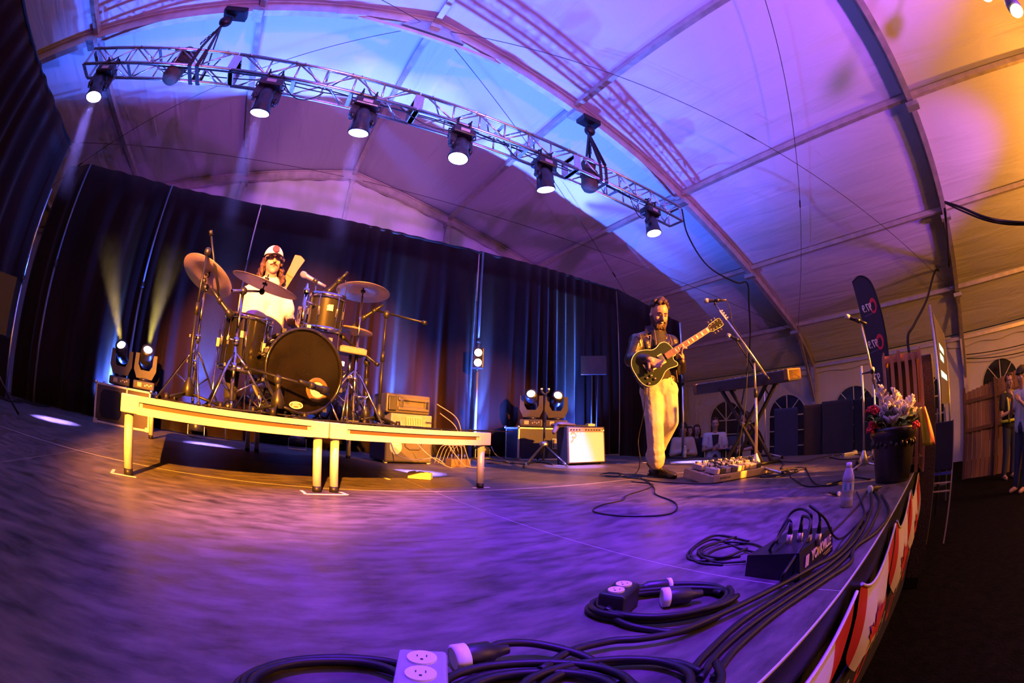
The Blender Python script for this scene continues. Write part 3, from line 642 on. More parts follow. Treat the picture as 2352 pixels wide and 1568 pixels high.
# ------------------------------------------------------------------ drum risers
RA = math.radians(13.6); RU = Vector((math.cos(RA), math.sin(RA), 0)); RV = Vector((-math.sin(RA), math.cos(RA), 0)); RO = Vector((0.32, 2.5245, 0))
def rp(u, v, z): return RO + RU * u + RV * v + Vector((0, 0, z))
RT = 0.406
RISER = mat('riser_rim_aluminium', (0.55, 0.53, 0.48), 0.45, 0.3, noise=(8, 0.08))
SLOT = mat('brown_rim_slot', (0.085, 0.045, 0.02), 0.7)
PLY = mat('black_riser_ply', (0.03, 0.028, 0.027), 0.55, noise=(10, 0.4))
Rm = Matrix((RU, RV, Vector((0, 0, 1)))).transposed()
for sgn, lb in ((-1, 'left silver-rimmed drum riser deck on round legs'), (1, 'right silver-rimmed drum riser deck on round legs')):
    u0, u1 = (-1.225, -0.004) if sgn < 0 else (0.004, 1.225); v0, v1 = -0.05, 2.39; uc = (u0 + u1) / 2; vc = (v0 + v1) / 2
    t = thing('drum_riser', lb, 'platform', tuple(rp(uc, vc, 0)), RA, 'drum riser decks')
    MB().box(rp(uc, vc, RT - 0.012), (u1 - u0 - 0.05, v1 - v0 - 0.05, 0.022), Rm).build('deck_top', PLY, t)
    for (a, b, ax, fx) in ((u0, u1, 'u', v0), (u0, u1, 'u', v1), (v0, v1, 'v', u0), (v0, v1, 'v', u1)):
        L = b - a; c = (a + b) / 2; ins = 0.006
        s2 = 1 if fx in (v0, u0) else -1
        def bx(lo, hi, z0, z1, off, th):
            if ax == 'u': return MB().box(rp((lo + hi) / 2, fx + s2 * (off + th / 2), (z0 + z1) / 2), (hi - lo, th, z1 - z0), Rm)
            return MB().box(rp(fx + s2 * (off + th / 2), (lo + hi) / 2, (z0 + z1) / 2), (th, hi - lo, z1 - z0), Rm)
        bm_ = bx(a + 0.1, b - 0.1, RT - 0.03, RT, 0, 0.04); w2 = bx(a + 0.1, b - 0.1, RT - 0.092, RT - 0.055, 0, 0.04); bm_.add(w2.v, w2.f)
        w3 = bx(a + 0.1, b - 0.1, RT - 0.06, RT - 0.02, 0.014, 0.03); bm_.add(w3.v, w3.f); rb = bm_.build('rim_beam', RISER, t)
        bx(a + 0.13, b - 0.13, RT - 0.054, RT - 0.031, 0.0125, 0.004).build('rim_slot', SLOT, t)
        for q in ((a + 0.055), (b - 0.055)):
            if ax == 'u':
                MB().cbox(rp(q, fx + s2 * 0.055, RT - 0.046), (0.11, 0.11, 0.092), 0.006, Rm).build('corner_block', RISER, t)
    for uu in (u0 + 0.05, u1 - 0.05):
        for vv in (0.0, 2.34):
            lg = MB().cyl(rp(uu, vv, 0.03), rp(uu, vv, RT - 0.09), 0.0265, n=20).build('leg', RISER, t)
            MB().cyl(rp(uu, vv, 0.0), rp(uu, vv, 0.035), 0.0275, n=20).build('foot', RUBBER, lg)
# white spike marks taped to the floor
def spike(label, pts, w=0.02):
    mb = MB()
    for a, b in zip(pts, pts[1:]): mb.bar((a[0], a[1], 0.001), (b[0], b[1], 0.001), w, 0.0016)
    tag(mb.build('spike_tape', TAPE, origin=(pts[0][0], pts[0][1], 0)), label, 'tape', 'white spike tape marks')
spike('white tape corner mark at the left front riser leg', [(-0.942, 2.311, -0.000), (-0.911, 2.197, 0.000), (-0.765, 2.225, 0.000)])
spike('white tape mark under the middle riser legs', [(0.176, 2.522, 0.000), (0.193, 2.412, 0.000), (0.442, 2.464, 0.000), (0.414, 2.547, -0.000)])
spike('white tape strip at the right front riser leg', [(1.407, 2.806, 0.000), (1.541, 2.804, 0.000)])
spike('pale tape dash on the floor beneath the riser', [(0.904, 3.551, 0.000), (0.908, 3.251, 0.000)], 0.03)
spike('white tape strip on the floor right of the microphone stand', [(3.845, 1.511, 0.000), (3.849, 1.342, -0.000)], 0.03)
for i, (x, y) in enumerate(((1421, 1064), (1481, 1062), (1546, 1064), (1623, 1063))):
    spike(['first small tape square behind the guitarist', 'second small tape square behind the guitarist', 'third small tape square behind the guitarist', 'fourth small tape square, nearest the keyboard stand'][i], [tuple(Vector([(4.332, 4.248, 0.000), (4.675, 4.066, 0.000), (4.702, 3.578, 0.000), (4.878, 3.145, 0.000)][i]) + Vector((d_, -d_ * 0.8, 0))) for d_ in (-0.025, 0.025)], 0.07)

# ------------------------------------------------------------------ drum hardware helpers
BRASS = mat('cymbal_bronze', (0.72, 0.55, 0.38), 0.48, 0.85, noise=(4, 0.15), bump=(30, 0.15))
SHELL = mat('black_drum_lacquer', (0.010, 0.009, 0.009), 0.14, coat=0.8)
DHEAD = mat('clear_drum_head', (0.55, 0.50, 0.52), 0.35)
BHEAD = mat('ebony_drum_head', (0.004, 0.0026, 0.002), 0.28, noise=(6, 0.4), spec=0.16)
GRILLE = mat('microphone_grille', (0.45, 0.43, 0.42), 0.45, 0.8, bump=(300, 0.6))
def lerp(a, b, t): return Vector(a).lerp(Vector(b), t)
def tripod(t, top, footz, spread, m, a0=0.3, r=0.009, brace=True, k=3):
    top = Vector(top); 
    for i in range(k):
        a = a0 + 2 * math.pi * i / k; f = Vector((top.x + spread * math.cos(a), top.y + spread * math.sin(a), footz + 0.012))
        lg = MB().tube([top, top.lerp(f, 0.25) + Vector((0, 0, 0.015)), f], r, 7).build('leg', m, t)
        MB().sph(f, 0.016, n=8, m=6).build('rubber_foot', RUBBER, lg)
        if brace: MB().cyl(top - Vector((0, 0, (top.z - footz) * 0.72)), top.lerp(f, 0.5), r * 0.7, n=6).build('brace', m, t)
def mic(parent, pos, d, label=None, ball=True, scale=1.0, body=BLACKM):
    d = Vector(d).normalized(); p = Vector(pos); s_ = scale
    b = MB().lathe([(0.001, -0.17 * s_), (0.010 * s_, -0.17 * s_), (0.012 * s_, -0.12 * s_), (0.017 * s_, -0.02 * s_), (0.019 * s_, 0.0)], p, d, 14).build('microphone_body', body, parent)
    if ball: MB().lathe([(0.018 * s_, -0.002), (0.024 * s_, 0.012 * s_), (0.026 * s_, 0.025 * s_), (0.022 * s_, 0.042 * s_), (0.012 * s_, 0.051 * s_), (0.001, 0.053 * s_)], p, d, 14).build('microphone_grille', GRILLE, parent)
    else: MB().lathe([(0.019 * s_, 0), (0.024 * s_, 0.01), (0.024 * s_, 0.05 * s_), (0.001, 0.052 * s_)], p, d, 14).build('microphone_grille', BLACKM, parent)
    MB().cyl(p - d * 0.10 * s_ - Vector((0, 0, 0.001)), p - d * 0.06 * s_, 0.019 * s_, n=10).build('clip', BLACK, parent)
def cone_base(t, c, m, spread=0.24, a0=0.5, floorz=0.0):
    c = Vector(c)
    MB().lathe([(0.034, 0.03), (0.045, 0.055), (0.04, 0.09), (0.018, 0.14), (0.013, 0.15)], (c.x, c.y, floorz + 0.02), (0, 0, 1), 16).build('base_hub', m, t)
    for i in range(3):
        a = a0 + 2 * math.pi * i / 3; f = Vector((c.x + spread * math.cos(a), c.y + spread * math.sin(a), floorz + 0.022))
        lg = MB().cyl((c.x, c.y, floorz + 0.075), f, 0.0095, n=8).build('leg', m, t)
        MB().cyl(f - Vector((0, 0, 0.02)), f + Vector((0, 0, 0.025)), 0.022, 0.016, n=8).build('rubber_foot', RUBBER, lg)
def cymbal(parent, c, nrm, r, m=BRASS, name='cymbal'):
    MB().lathe([(0.006, 0.03), (0.02, 0.028), (0.045, 0.018), (0.058, 0.008), (r * 0.55, 0.0), (r, -0.014), (r, -0.0155), (r * 0.55, -0.0015), (0.058, 0.006), (0.04, 0.016), (0.006, 0.027)], c, nrm, 48).build(name, m, parent)
def lugs(t, c, axis, r, h0, h1, k, m=CHROME, a0=0.2, long=True):
    F = frame(axis); c = Vector(c)
    for i in range(k):
        a = a0 + 2 * math.pi * i / k; d_ = F @ Vector((math.cos(a), math.sin(a), 0)); ax = Vector(axis).normalized()
        p0 = c + d_ * (r + 0.012) + ax * h0; p1 = c + d_ * (r + 0.012) + ax * h1
        mb = MB().cyl(p0, p1, 0.0045, n=6); mid = (p0 + p1) / 2
        mb.box(mid - d_ * 0.006, (0.016, 0.016, min(0.06, (h1 - h0) * 0.3)), F); mb.build('tension_lug', m, t)
    return t
def hoop(t, c, axis, r, h, m=CHROME, w=0.014, name='hoop'):
    ax = Vector(axis).normalized()
    MB().lathe([(r - 0.002, 0), (r + w, 0.002), (r + w, h), (r - 0.002, h), (r - 0.002, 0)], c, ax, 48).build(name, m, t)
VIEW = lambda px: None
def away(p):   # horizontal direction from the audience side to the point
    v = Vector((p[0], p[1], 0)); return v.normalized()
def tilt(p, right, up, far):
    z_ = (p[2] - 0.41) if len(p) > 2 else 0.0
    f = Vector((p[0], p[1], z_)).normalized(); r = Vector((f.y, -f.x, 0)).normalized(); return (r * right + r.cross(f) * up + f * far).normalized()

# bass drum
fc = Vector((0.183, 2.944, 0.724)); rc = Vector((0.070, 3.369, 0.759)); rc.z = fc.z; ax = (fc - rc).normalized(); Ld = (fc - rc).length; BR = 0.277
t = thing('bass_drum', 'large black bass drum with a ported front head on the riser', 'bass drum', (fc.x, fc.y, RT))
MB().lathe([(BR, 0.0), (BR, Ld)], rc, ax, 56).build('shell', SHELL, t)
MB().lathe([(0.001, Ld + 0.012), (BR * 0.6, Ld + 0.012), (BR - 0.006, Ld + 0.006)], rc, ax, 56).build('front_head', BHEAD, t)
MB().lathe([(0.001, -0.01), (BR - 0.004, -0.004)], rc, ax, 40).build('batter_head', DHEAD, t)
hoop(t, rc + ax * (Ld - 0.015), ax, BR - 0.004, 0.042, SHELL, 0.016, 'front_hoop')
hoop(t, rc - ax * 0.03, ax, BR - 0.004, 0.042, mat('chrome_hoop', (0.9, 0.88, 0.82), 0.2, 0.9), 0.016, 'rear_hoop')
F = frame(ax)
for i in range(10):
    a = 2 * math.pi * (i + 0.5) / 10; d_ = F @ Vector((math.cos(a), math.sin(a), 0)); p = rc + d_ * (BR + 0.012)
    mb = MB().cyl(p + ax * 0.01, p + ax * (Ld - 0.01), 0.0045, n=6); mb.box(p + ax * Ld * 0.5, (0.03, 0.024, 0.12), F); mb.build('tension_lug', CHROME, t)
    for hpos in (Ld - 0.012, 0.0):
        q = rc + d_ * (BR + 0.02) + ax * hpos; MB().box(q, (0.03, 0.03, 0.045), F).build('claw', CHROME, t)
pc = fc + (Vector((0.295, 2.930, 0.612)) - Vector((0.182, 2.939, 0.724))); pc = pc - ax * ((pc - fc).dot(ax)) + ax * 0.014
MB().lathe([(0.052, 0.0), (0.058, 0.004), (0.078, 0.003), (0.082, 0.0)], pc, ax, 36).build('port_ring', mat('port_ring', (0.09, 0.065, 0.02), 0.3), t)
MB().lathe([(0.001, 0.0015), (0.052, 0.0015)], pc, ax, 36).build('port_hole', mat('port_glimpse', (0.62, 0.48, 0.45), 0.4), t)
bc = fc + (Vector((0.141, 2.942, 0.494)) - Vector((0.182, 2.939, 0.724))); bc = bc - ax * ((bc - fc).dot(ax)) + ax * 0.0135
Mb = basis(bc, Vector((-ax.y, ax.x, 0)), (0, 0, 1))
el = lambda a, b, k=28: [(a * math.cos(2 * math.pi * i / k), b * math.sin(2 * math.pi * i / k)) for i in range(k)]
bd = MB().prism(el(0.05, 0.024), 0, 0.002, Mb).build('maker_badge', WHITE, t)
MB().prism(el(0.043, 0.018), 0.002, 0.0026, Mb).build('badge_field', mat('badge_dark', (0.12, 0.10, 0.05), 0.5), bd)
for bx_, by_, bw_ in ((-0.004, 0.010, 0.040), (-0.022, -0.008, 0.008), (0.022, -0.010, 0.010), (0.0, -0.001, 0.056)): MB().prism([(bx_ - bw_ / 2, by_ - 0.003), (bx_ + bw_ / 2, by_ - 0.003), (bx_ + bw_ / 2, by_ + 0.003), (bx_ - bw_ / 2, by_ + 0.003)], 0.0026, 0.0032, Mb).build('badge_marking', WHITE, bd)
for sg in (-1, 1):
    f_ = Vector((-ax.y, ax.x, 0)) * sg; MB().cyl(rc + ax * (Ld * 0.75) + f_ * BR * 0.85 - Vector((0, 0, 0.14)), Vector((fc.x, fc.y, RT + 0.01)) - ax * 0.02 + f_ * 0.30, 0.008, n=8).build('spur', CHROME, t)
# tom post on the bass drum
pp = rc + ax * Ld * 0.62 + Vector((0, 0, BR))
MB().cyl(pp - Vector((0, 0, 0.02)), pp + Vector((0, 0, 0.30)), 0.016, n=12).build('tom_post', CHROME, t)
MB().cbox(pp + Vector((0, 0, 0.015)), (0.07, 0.07, 0.03), 0.006).build('post_bracket', CHROME, t)
MB().lathe([(0.02, 0), (0.024, 0.03), (0.012, 0.04), (0.007, 0.07), (0.001, 0.075)], pp + Vector((0, 0, 0.30)), (0, 0, 1), 12).build('post_cap', CHROME, t)

# rack tom
tc = Vector((0.324, 3.304, 1.227)); tb = Vector((0.341, 3.302, 1.096)); tt_ = Vector((0.309, 3.306, 1.337)); h_ = 0.25; tax = tilt(tc, 0.02, 1.0, 0.10); tr = 0.134
c0 = Vector((tc.x, tc.y, tb.z))
t = thing('rack_tom', 'black rack tom with chrome hoops above the bass drum', 'drum', tuple(c0))
MB().lathe([(tr, 0), (tr, h_)], c0, tax, 40).build('shell', mat('charcoal_tom_wrap', (0.016, 0.015, 0.016), 0.3, coat=0.3), t)
MB().lathe([(0.001, h_ + 0.012), (tr + 0.002, h_ + 0.008)], c0, tax, 40).build('top_head', DHEAD, t)
MB().lathe([(tr + 0.002, -0.008), (0.001, -0.012)], c0, tax, 40).build('bottom_head', DHEAD, t)
hoop(t, c0 + tax * (h_ - 0.02), tax, tr, 0.038); hoop(t, c0 - tax * 0.02, tax, tr, 0.038)
lugs(t, c0, tax, tr, 0.0, h_, 6, a0=0.55)
dfr = -away(c0); MB().box(c0 + tax * h_ * 0.55 + dfr * (tr + 0.003) + Vector((0.03, 0, 0)), (0.045, 0.006, 0.045), frame((0, 0, 1), dfr)).build('maker_badge', mat('gold_badge', (0.5, 0.35, 0.15), 0.35, 0.6), t)
MB().cyl(c0 + tax * h_ * 0.6, pp + Vector((0, 0, 0.24)), 0.010, n=8).build('mount_arm', CHROME, t)

# floor tom
c0 = Vector((-0.286, 3.288, 0.891)); zt = Vector((-0.297, 3.287, 1.075)).z; zb = Vector((-0.280, 3.288, 0.706)).z; c0.z = zb; fh = zt - zb; fr_ = 0.182; tax = tilt(c0, 0.03, 1, 0.04)
t = thing('floor_tom', 'black floor tom with long chrome lugs left of the bass drum', 'drum', (c0.x, c0.y, RT))
MB().lathe([(fr_, 0), (fr_, fh)], c0, tax, 44).build('shell', SHELL, t)
MB().lathe([(0.001, fh + 0.012), (fr_ + 0.002, fh + 0.008)], c0, tax, 44).build('top_head', DHEAD, t)
MB().lathe([(fr_ + 0.002, -0.008), (0.001, -0.012)], c0, tax, 44).build('bottom_head', DHEAD, t)
hoop(t, c0 + tax * (fh - 0.02), tax, fr_, 0.038); hoop(t, c0 - tax * 0.02, tax, fr_, 0.038)
lugs(t, c0, tax, fr_, 0.0, fh, 8, a0=0.1)
for i in range(3):
    a = 3.5 + 2.1 * i; d_ = Vector((math.cos(a), math.sin(a), 0)); q = c0 + d_ * (fr_ + 0.03)
    lg = MB().tube([q + Vector((0, 0, fh * 0.7)), (q.x, q.y, RT + 0.09), (q.x + d_.x * 0.02, q.y + d_.y * 0.02, RT + 0.04), (q.x + d_.x * 0.02, q.y + d_.y * 0.02, RT + 0.005)], 0.006, 7).build('leg', CHROME, t)
    MB().cbox(q + Vector((0, 0, fh * 0.45)), (0.035, 0.035, 0.07), 0.006).build('leg_bracket', CHROME, lg)
MB().box(c0 + tax * fh * 0.62 - away(c0) * (fr_ + 0.003) - Vector((0.02, 0, 0)), (0.045, 0.006, 0.045), frame((0, 0, 1), away(c0))).build('maker_badge', MATS['gold_badge'], t)

# snare drum
c0 = Vector((0.284, 3.609, 1.165)); t = thing('snare_drum', 'chrome snare drum beside the drummer behind the bass drum', 'drum', (c0.x, c0.y, RT)); tax = tilt(c0, 0.05, 1, 0.05)
MB().lathe([(0.165, 0), (0.165, 0.13)], c0, tax, 40).build('shell', CHROME, t); MB().lathe([(0.001, 0.142), (0.167, 0.138)], c0, tax, 40).build('top_head', WHITE, t)
hoop(t, c0 + tax * 0.115, tax, 0.165, 0.032); hoop(t, c0 - tax * 0.015, tax, 0.165, 0.032); lugs(t, c0, tax, 0.165, 0, 0.13, 8)
MB().cyl((c0.x, c0.y, RT + 0.2), (c0.x, c0.y, c0.z - 0.02), 0.012, n=10).build('stand_post', CHROME, t)
tripod(t, (c0.x, c0.y, RT + 0.34), RT, 0.24, CHROME, 0.9)

# cymbals on stands
def cym_stand(label, basexy, c, nrm, r, boom=None, tz=0.36, spread=0.30, a0=0.3, two=False):
    c = Vector(c); b = Vector(basexy); t = thing('cymbal_stand', label, 'cymbal', (b.x, b.y, RT), group='cymbals around the drum kit')
    if boom: top = Vector(boom)
    else: top = c - Vector(nrm).normalized() * 0.05
    lo = Vector((b.x, b.y, RT + 0.06)); 
    MB().cyl(lo, lo.lerp(top, 0.55), 0.0145, n=12).build('lower_tube', CHROME, t); MB().cyl(lo.lerp(top, 0.5), top, 0.011, n=12).build('upper_tube', CHROME, t)
    for f_ in (0.53, 0.30):
        q = lo.lerp(top, f_); mb = MB().cyl(q - Vector((0, 0, 0.03)), q + Vector((0, 0, 0.02)), 0.021, n=10); mb.cyl(q, q + Vector((-0.05, -0.02, 0)), 0.006, n=6); mb.box(q + Vector((-0.058, -0.022, 0)), (0.012, 0.03, 0.02)); mb.build('clamp', CHROME, t)
    tripod(t, lo.lerp(top, min(0.9, tz / max(0.1, top.z - lo.z))), RT, spread, CHROME, a0, 0.0085)
    MB().cyl((b.x, b.y, RT + 0.01), lo, 0.012, n=8).build('stem', CHROME, t)
    if boom:
        e = c - Vector(nrm).normalized() * 0.06; tl = top - (e - top) * 0.55
        MB().cyl(tl, e, 0.0085, n=8).build('boom', CHROME, t); MB().sph(top, (0.03, 0.025, 0.028), n=10, m=7).build('boom_tilter', BLACKM, t); MB().sph(e, (0.022, 0.018, 0.024), n=10, m=7).build('boom_tilter', BLACKM, t); st = e
    else: st = top
    n_ = Vector(nrm).normalized()
    MB().cyl(st, c + n_ * 0.07, 0.0055, n=8).build('spindle', BLACKM, t)
    MB().cyl(c - n_ * 0.012, c + n_ * 0.003, 0.02, n=12).build('lower_felt', RUBBER, t); MB().cyl(c + n_ * 0.03, c + n_ * 0.045, 0.018, n=12).build('upper_felt', RUBBER, t)
    cymbal(t, c, n_, r)
    if two: cymbal(t, c - n_ * 0.02, -n_, r)
    return t
c = Vector((-0.659, 3.183, 1.342)); b = Vector((-0.624, 3.139, 0.555)); cym_stand('steeply tilted crash cymbal at the left of the drum kit', b, c, tilt(c, 0.36, 0.80, 0.48), 0.235, boom=Vector((-0.648, 3.134, 1.232)), a0=0.9, tz=0.33)
c = Vector((-0.180, 3.045, 1.303)); b = Vector((-0.282, 2.735, 0.518)); cym_stand('large nearly level crash cymbal in front of the drummer', b, c, tilt(c, 0.20, 0.96, 0.16), 0.262, boom=Vector((-0.310, 2.833, 1.170)), a0=0.2, tz=0.30)
c = Vector((0.624, 3.393, 1.478)); b = Vector((0.604, 3.244, 0.582)); cym_stand('flat ride cymbal at the right of the drum kit', b, c, tilt(c, 0.0, 0.93, 0.375), 0.226, a0=1.2)
c = Vector((0.600, 3.499, 1.171)); b = Vector((0.577, 3.452, 0.655)); cym_stand('low pair of hi-hat cymbals behind the ride stand', b, c, tilt(c, 0.08, 0.98, 0.18), 0.165, a0=0.4, two=True)
# sample pad
c = Vector((0.581, 3.401, 0.970)); t = thing('sample_pad', 'flat electronic drum pad box below the hi-hat', 'drum pad', (c.x, c.y, RT))
MB().cbox(c, (0.24, 0.22, 0.05), 0.01, frame(tilt(c, 0.05, 1, 0.12))).build('pad_box', GREY, t); MB().box(c + Vector((0, 0, 0.028)), (0.2, 0.18, 0.006), frame(tilt(c, 0.05, 1, 0.12))).build('pad_surface', mat('pad_rubber', (0.12, 0.115, 0.13), 0.5), t)
MB().cyl((c.x, c.y, RT + 0.3), c, 0.012, n=8).build('post', CHROME, t); tripod(t, (c.x, c.y, RT + 0.32), RT, 0.22, CHROME, 0.2)
# bass drum pedal and hi-hat pedal
for (pos, lb, rz) in (((-0.117, 3.548, 0.564), 'chrome bass drum pedal left of the bass drum', 0.4), ((0.608, 3.142, 0.522), 'chrome foot pedal right of the bass drum', -0.3)):
    p = Vector((pos[0], pos[1], RT)); t = thing('drum_pedal', lb, 'pedal', tuple(p), rz, 'drum pedals')
    MB().box((0, 0, 0.01), (0.1, 0.3, 0.008)).build('base_plate', CHROME, t, local=True); MB().box((0, -0.02, 0.06), (0.075, 0.26, 0.01), Euler((0.3, 0, 0)).to_matrix()).build('footboard', CHROME, t, local=True)
    for sx in (-0.05, 0.05): MB().cyl((sx, 0.12, 0.01), (sx, 0.12, 0.22), 0.009, n=8).build('post', CHROME, t, local=True)
    MB().cyl((-0.06, 0.12, 0.21), (0.06, 0.12, 0.21), 0.008, n=8).build('axle', CHROME, t, local=True)

# ------------------------------------------------------------------ microphone stands around the kit
def boom_mic(label, base, top, e0, e1, micdir, floorz=RT, m=BLACKM, a0=0.5, spread=0.26, ball=False, stand_name='microphone_stand', micscale=1.0, off=0.03):
    base, top, e0, e1 = map(Vector, (base, top, e0, e1)); t = thing(stand_name, label, 'mic stand', (base.x, base.y, floorz))
    cone_base(t, base, m, spread, a0, floorz)
    lo = Vector((base.x, base.y, floorz + 0.15)); MB().cyl(lo, lo.lerp(top, 0.55), 0.0115, n=10).build('lower_tube', m, t); MB().cyl(lo.lerp(top, 0.5), top, 0.009, n=10).build('upper_tube', m, t)
    q = lo.lerp(top, 0.55); MB().cyl(q - Vector((0, 0, 0.05)), q + Vector((0, 0, 0.03)), 0.017, n=10).build('clutch', BLACK, t)
    MB().sph(top, (0.028, 0.028, 0.034), n=10, m=7).build('boom_joint', BLACK, t)
    MB().cyl(e0, e1, 0.0085, n=8).build('boom', m, t); MB().cyl(e0, e0.lerp(e1, 0.07), 0.016, n=10).build('counterweight', BLACK, t)
    d_ = Vector(micdir).normalized(); mic(t, e1 + d_ * 0.09, d_, ball=ball, scale=micscale)
    return t
fwd = lambda p: away(p)
boom_mic('tall black boom microphone stand in front of the left crash cymbal', (-0.614, 2.885, 0.496), (-0.651, 2.928, 1.427), (-0.671, 2.924, 1.583), (-0.503, 3.079, 1.142), tilt((-0.3, 3.1), 0.75, -0.65, 0.0), a0=0.1, spread=0.24, micscale=1.15)
boom_mic('low black boom microphone stand in front of the bass drum', (0.019, 2.720, 0.475), (0.009, 2.720, 0.627), (-0.222, 2.791, 0.682), (0.229, 2.710, 0.616), tilt((0.2, 2.8), 0.6, -0.1, 0.6), a0=0.4, spread=0.20, micscale=1.2)
boom_mic('black boom microphone stand right of the ride cymbal', (0.812, 3.250, 0.519), (0.811, 3.250, 1.276), (1.068, 3.016, 1.197), (0.735, 3.340, 1.321), tilt((0.8, 3.4), -0.7, -0.55, 0.1), a0=0.9, spread=0.24)
boom_mic('short black boom microphone stand behind the ride stand', (0.729, 3.372, 0.513), (0.716, 3.375, 0.900), (0.771, 3.209, 0.867), (0.521, 3.461, 1.084), tilt((0.5, 3.5), -0.6, 0.4, 0.1), a0=0.3, spread=0.2)
# drummer vocal mic
p = Vector((0.134, 3.447, 1.539)); t = thing('microphone_stand', 'silver vocal microphone with slim stand beside the drummer', 'mic stand', (p.x + 0.12, p.y + 0.08, RT)); mic(t, p, tilt(p, -0.95, 0.32, 0.1), body=mat('silver_mic_body', (0.5, 0.48, 0.5), 0.35, 0.8), scale=1.1)
e1 = Vector((0.288, 3.488, 1.509)); MB().cyl(p + Vector((0.09, 0.0, -0.03)), (p.x + 0.12, p.y + 0.08, RT + 0.8), 0.008, n=8).build('upper_tube', CHROME, t); MB().cyl((p.x + 0.12, p.y + 0.08, RT + 0.1), (p.x + 0.12, p.y + 0.08, RT + 0.8), 0.010, n=8).build('lower_tube', BLACKM, t); cone_base(t, (p.x + 0.12, p.y + 0.08, 0), BLACKM, 0.2, 0.2, RT)
MB().tube(catmull([p - tilt(p, -0.95, 0.32, 0.1) * 0.17, e1 + Vector((0, 0, -0.01)), e1 + Vector((0.02, 0, -0.09)), e1 + Vector((-0.03, 0, -0.16)), (p.x + 0.12, p.y + 0.08, 1.1)], 6), 0.004, 5).build('lead', RUBBER, t)
# clip-on tom mic
p = Vector((0.335, 3.233, 1.398)); t = thing('tom_microphone', 'black clip-on microphone pointing at the rack tom', 'microphone', tuple(p)); mic(t, p, tilt(p, -0.6, -0.78, 0.1), ball=False, scale=1.1)
MB().tube(catmull([p + Vector((0.07, 0, 0.11)), Vector((0.423, 3.222, 1.513)), Vector((0.452, 3.218, 1.428)), Vector((0.442, 3.169, 1.207)), Vector((0.429, 3.121, 0.936)), Vector((0.435, 3.069, 0.681))], 6), 0.004, 5).build('lead', RUBBER, t)
MB().tube([p + Vector((0.06, 0, 0.02)), p + Vector((0.07, 0.02, -0.05)), p + Vector((0.02, 0.05, -0.08))], 0.007, 6).build('clip_arm', BLACKM, t)
# leads on the riser
rnd = random.Random(11)
for k in range(9):
    u = -1.0 + k * 0.26; v = rnd.uniform(0.05, 0.3); pts = []
    for i in range(7): pts.append(tuple(rp(u + i * rnd.uniform(0.03, 0.14) * (1 if i % 2 else 0.7), v + rnd.uniform(-0.08, 0.10), RT + 0.006 + 0.004 * (k % 3))))
    tag(MB().tube(catmull(pts, 6), 0.0045, 5).build('riser_lead', RUBBER, origin=pts[0]), ['thin black lead at the far left front of the riser', 'thin black lead left of the left stand on the riser', 'thin black lead below the floor tom', 'thin black lead under the low boom stand', 'thin black lead in front of the bass drum', 'thin black lead at the middle joint of the risers', 'thin black lead in front of the ride stand', 'thin black lead at the right boom stand base', 'thin black lead in front of the gear rack'][k], 'cable', 'loose leads on the drum riser')

# ------------------------------------------------------------------ people
SKIN = mat('skin', (0.46, 0.26, 0.18), 0.5, sss=0.08, noise=(14, 0.06))
SKIN_D = mat('skin_tan', (0.45, 0.26, 0.18), 0.5, noise=(14, 0.06))
HAIR_D = mat('dark_brown_hair', (0.05, 0.022, 0.012), 0.55, bump=(70, 1.0, (1, 1, 0.4)))
HAIR_B = mat('brown_hair', (0.065, 0.030, 0.017), 0.5, bump=(60, 1.0, (1, 1, 0.25)))
EYEW = mat('eye_white', (0.7, 0.68, 0.65), 0.3); EYED = mat('iris_dark', (0.02, 0.012, 0.008), 0.2); LIP = mat('lip', (0.45, 0.18, 0.14), 0.45); TEETH = mat('teeth', (0.75, 0.72, 0.65), 0.35)
LEATHER = mat('black_leather', (0.016, 0.012, 0.010), 0.38, noise=(9, 0.5), bump=(14, 0.8), coat=0.1)
JEANS = mat('cream_denim', (0.46, 0.42, 0.34), 0.8, noise=(7, 0.12), bump=(11, 0.9))
TEE = mat('white_tshirt', (0.58, 0.56, 0.57), 0.8, bump=(7, 0.7))
TEE_B = mat('black_tshirt', (0.016, 0.014, 0.013), 0.8, bump=(9, 0.6))
def headM(c, fwd, up=(0, 0, 1)):
    f = Vector(fwd).normalized(); u = Vector(up); r = f.cross(u).normalized(); u = r.cross(f)
    M = Matrix((r, f, u)).transposed().to_4x4(); M.translation = Vector(c); return M
def head_skin(mb, M, s=1.0):
    Rm_ = M.to_3x3(); q = lambda x, y, z: M @ Vector((x * s, y * s, z * s))
    mb.sph(q(0, -0.012, 0.035), (0.080 * s, 0.098 * s, 0.092 * s), Rm_, 16, 12)
    mb.sph(q(0, 0.020, -0.035), (0.068 * s, 0.070 * s, 0.082 * s), Rm_, 16, 12)
    mb.sph(q(0, 0.055, -0.095), (0.030 * s, 0.026 * s, 0.022 * s), Rm_, 10, 8)
    mb.cap(q(0, 0.088, 0.018), q(0, 0.112, -0.022), 0.009 * s, 0.015 * s, 8)
    mb.sph(q(0, 0.075, -0.055), (0.026 * s, 0.016 * s, 0.016 * s), Rm_, 10, 8)
    for sx in (-1, 1):
        mb.sph(q(sx * 0.032, 0.072, 0.03), (0.024 * s, 0.014 * s, 0.010 * s), Rm_, 8, 6)
        mb.sph(q(sx * 0.042, 0.060, -0.02), (0.022 * s, 0.022 * s, 0.024 * s), Rm_, 8, 6)
        mb.sph(q(sx * 0.078, -0.005, 0.0), (0.012 * s, 0.020 * s, 0.033 * s), Rm_, 8, 6)
    mb.cap(q(0, -0.01, -0.06), q(0, -0.035, -0.16), 0.052 * s, 0.060 * s, 12)
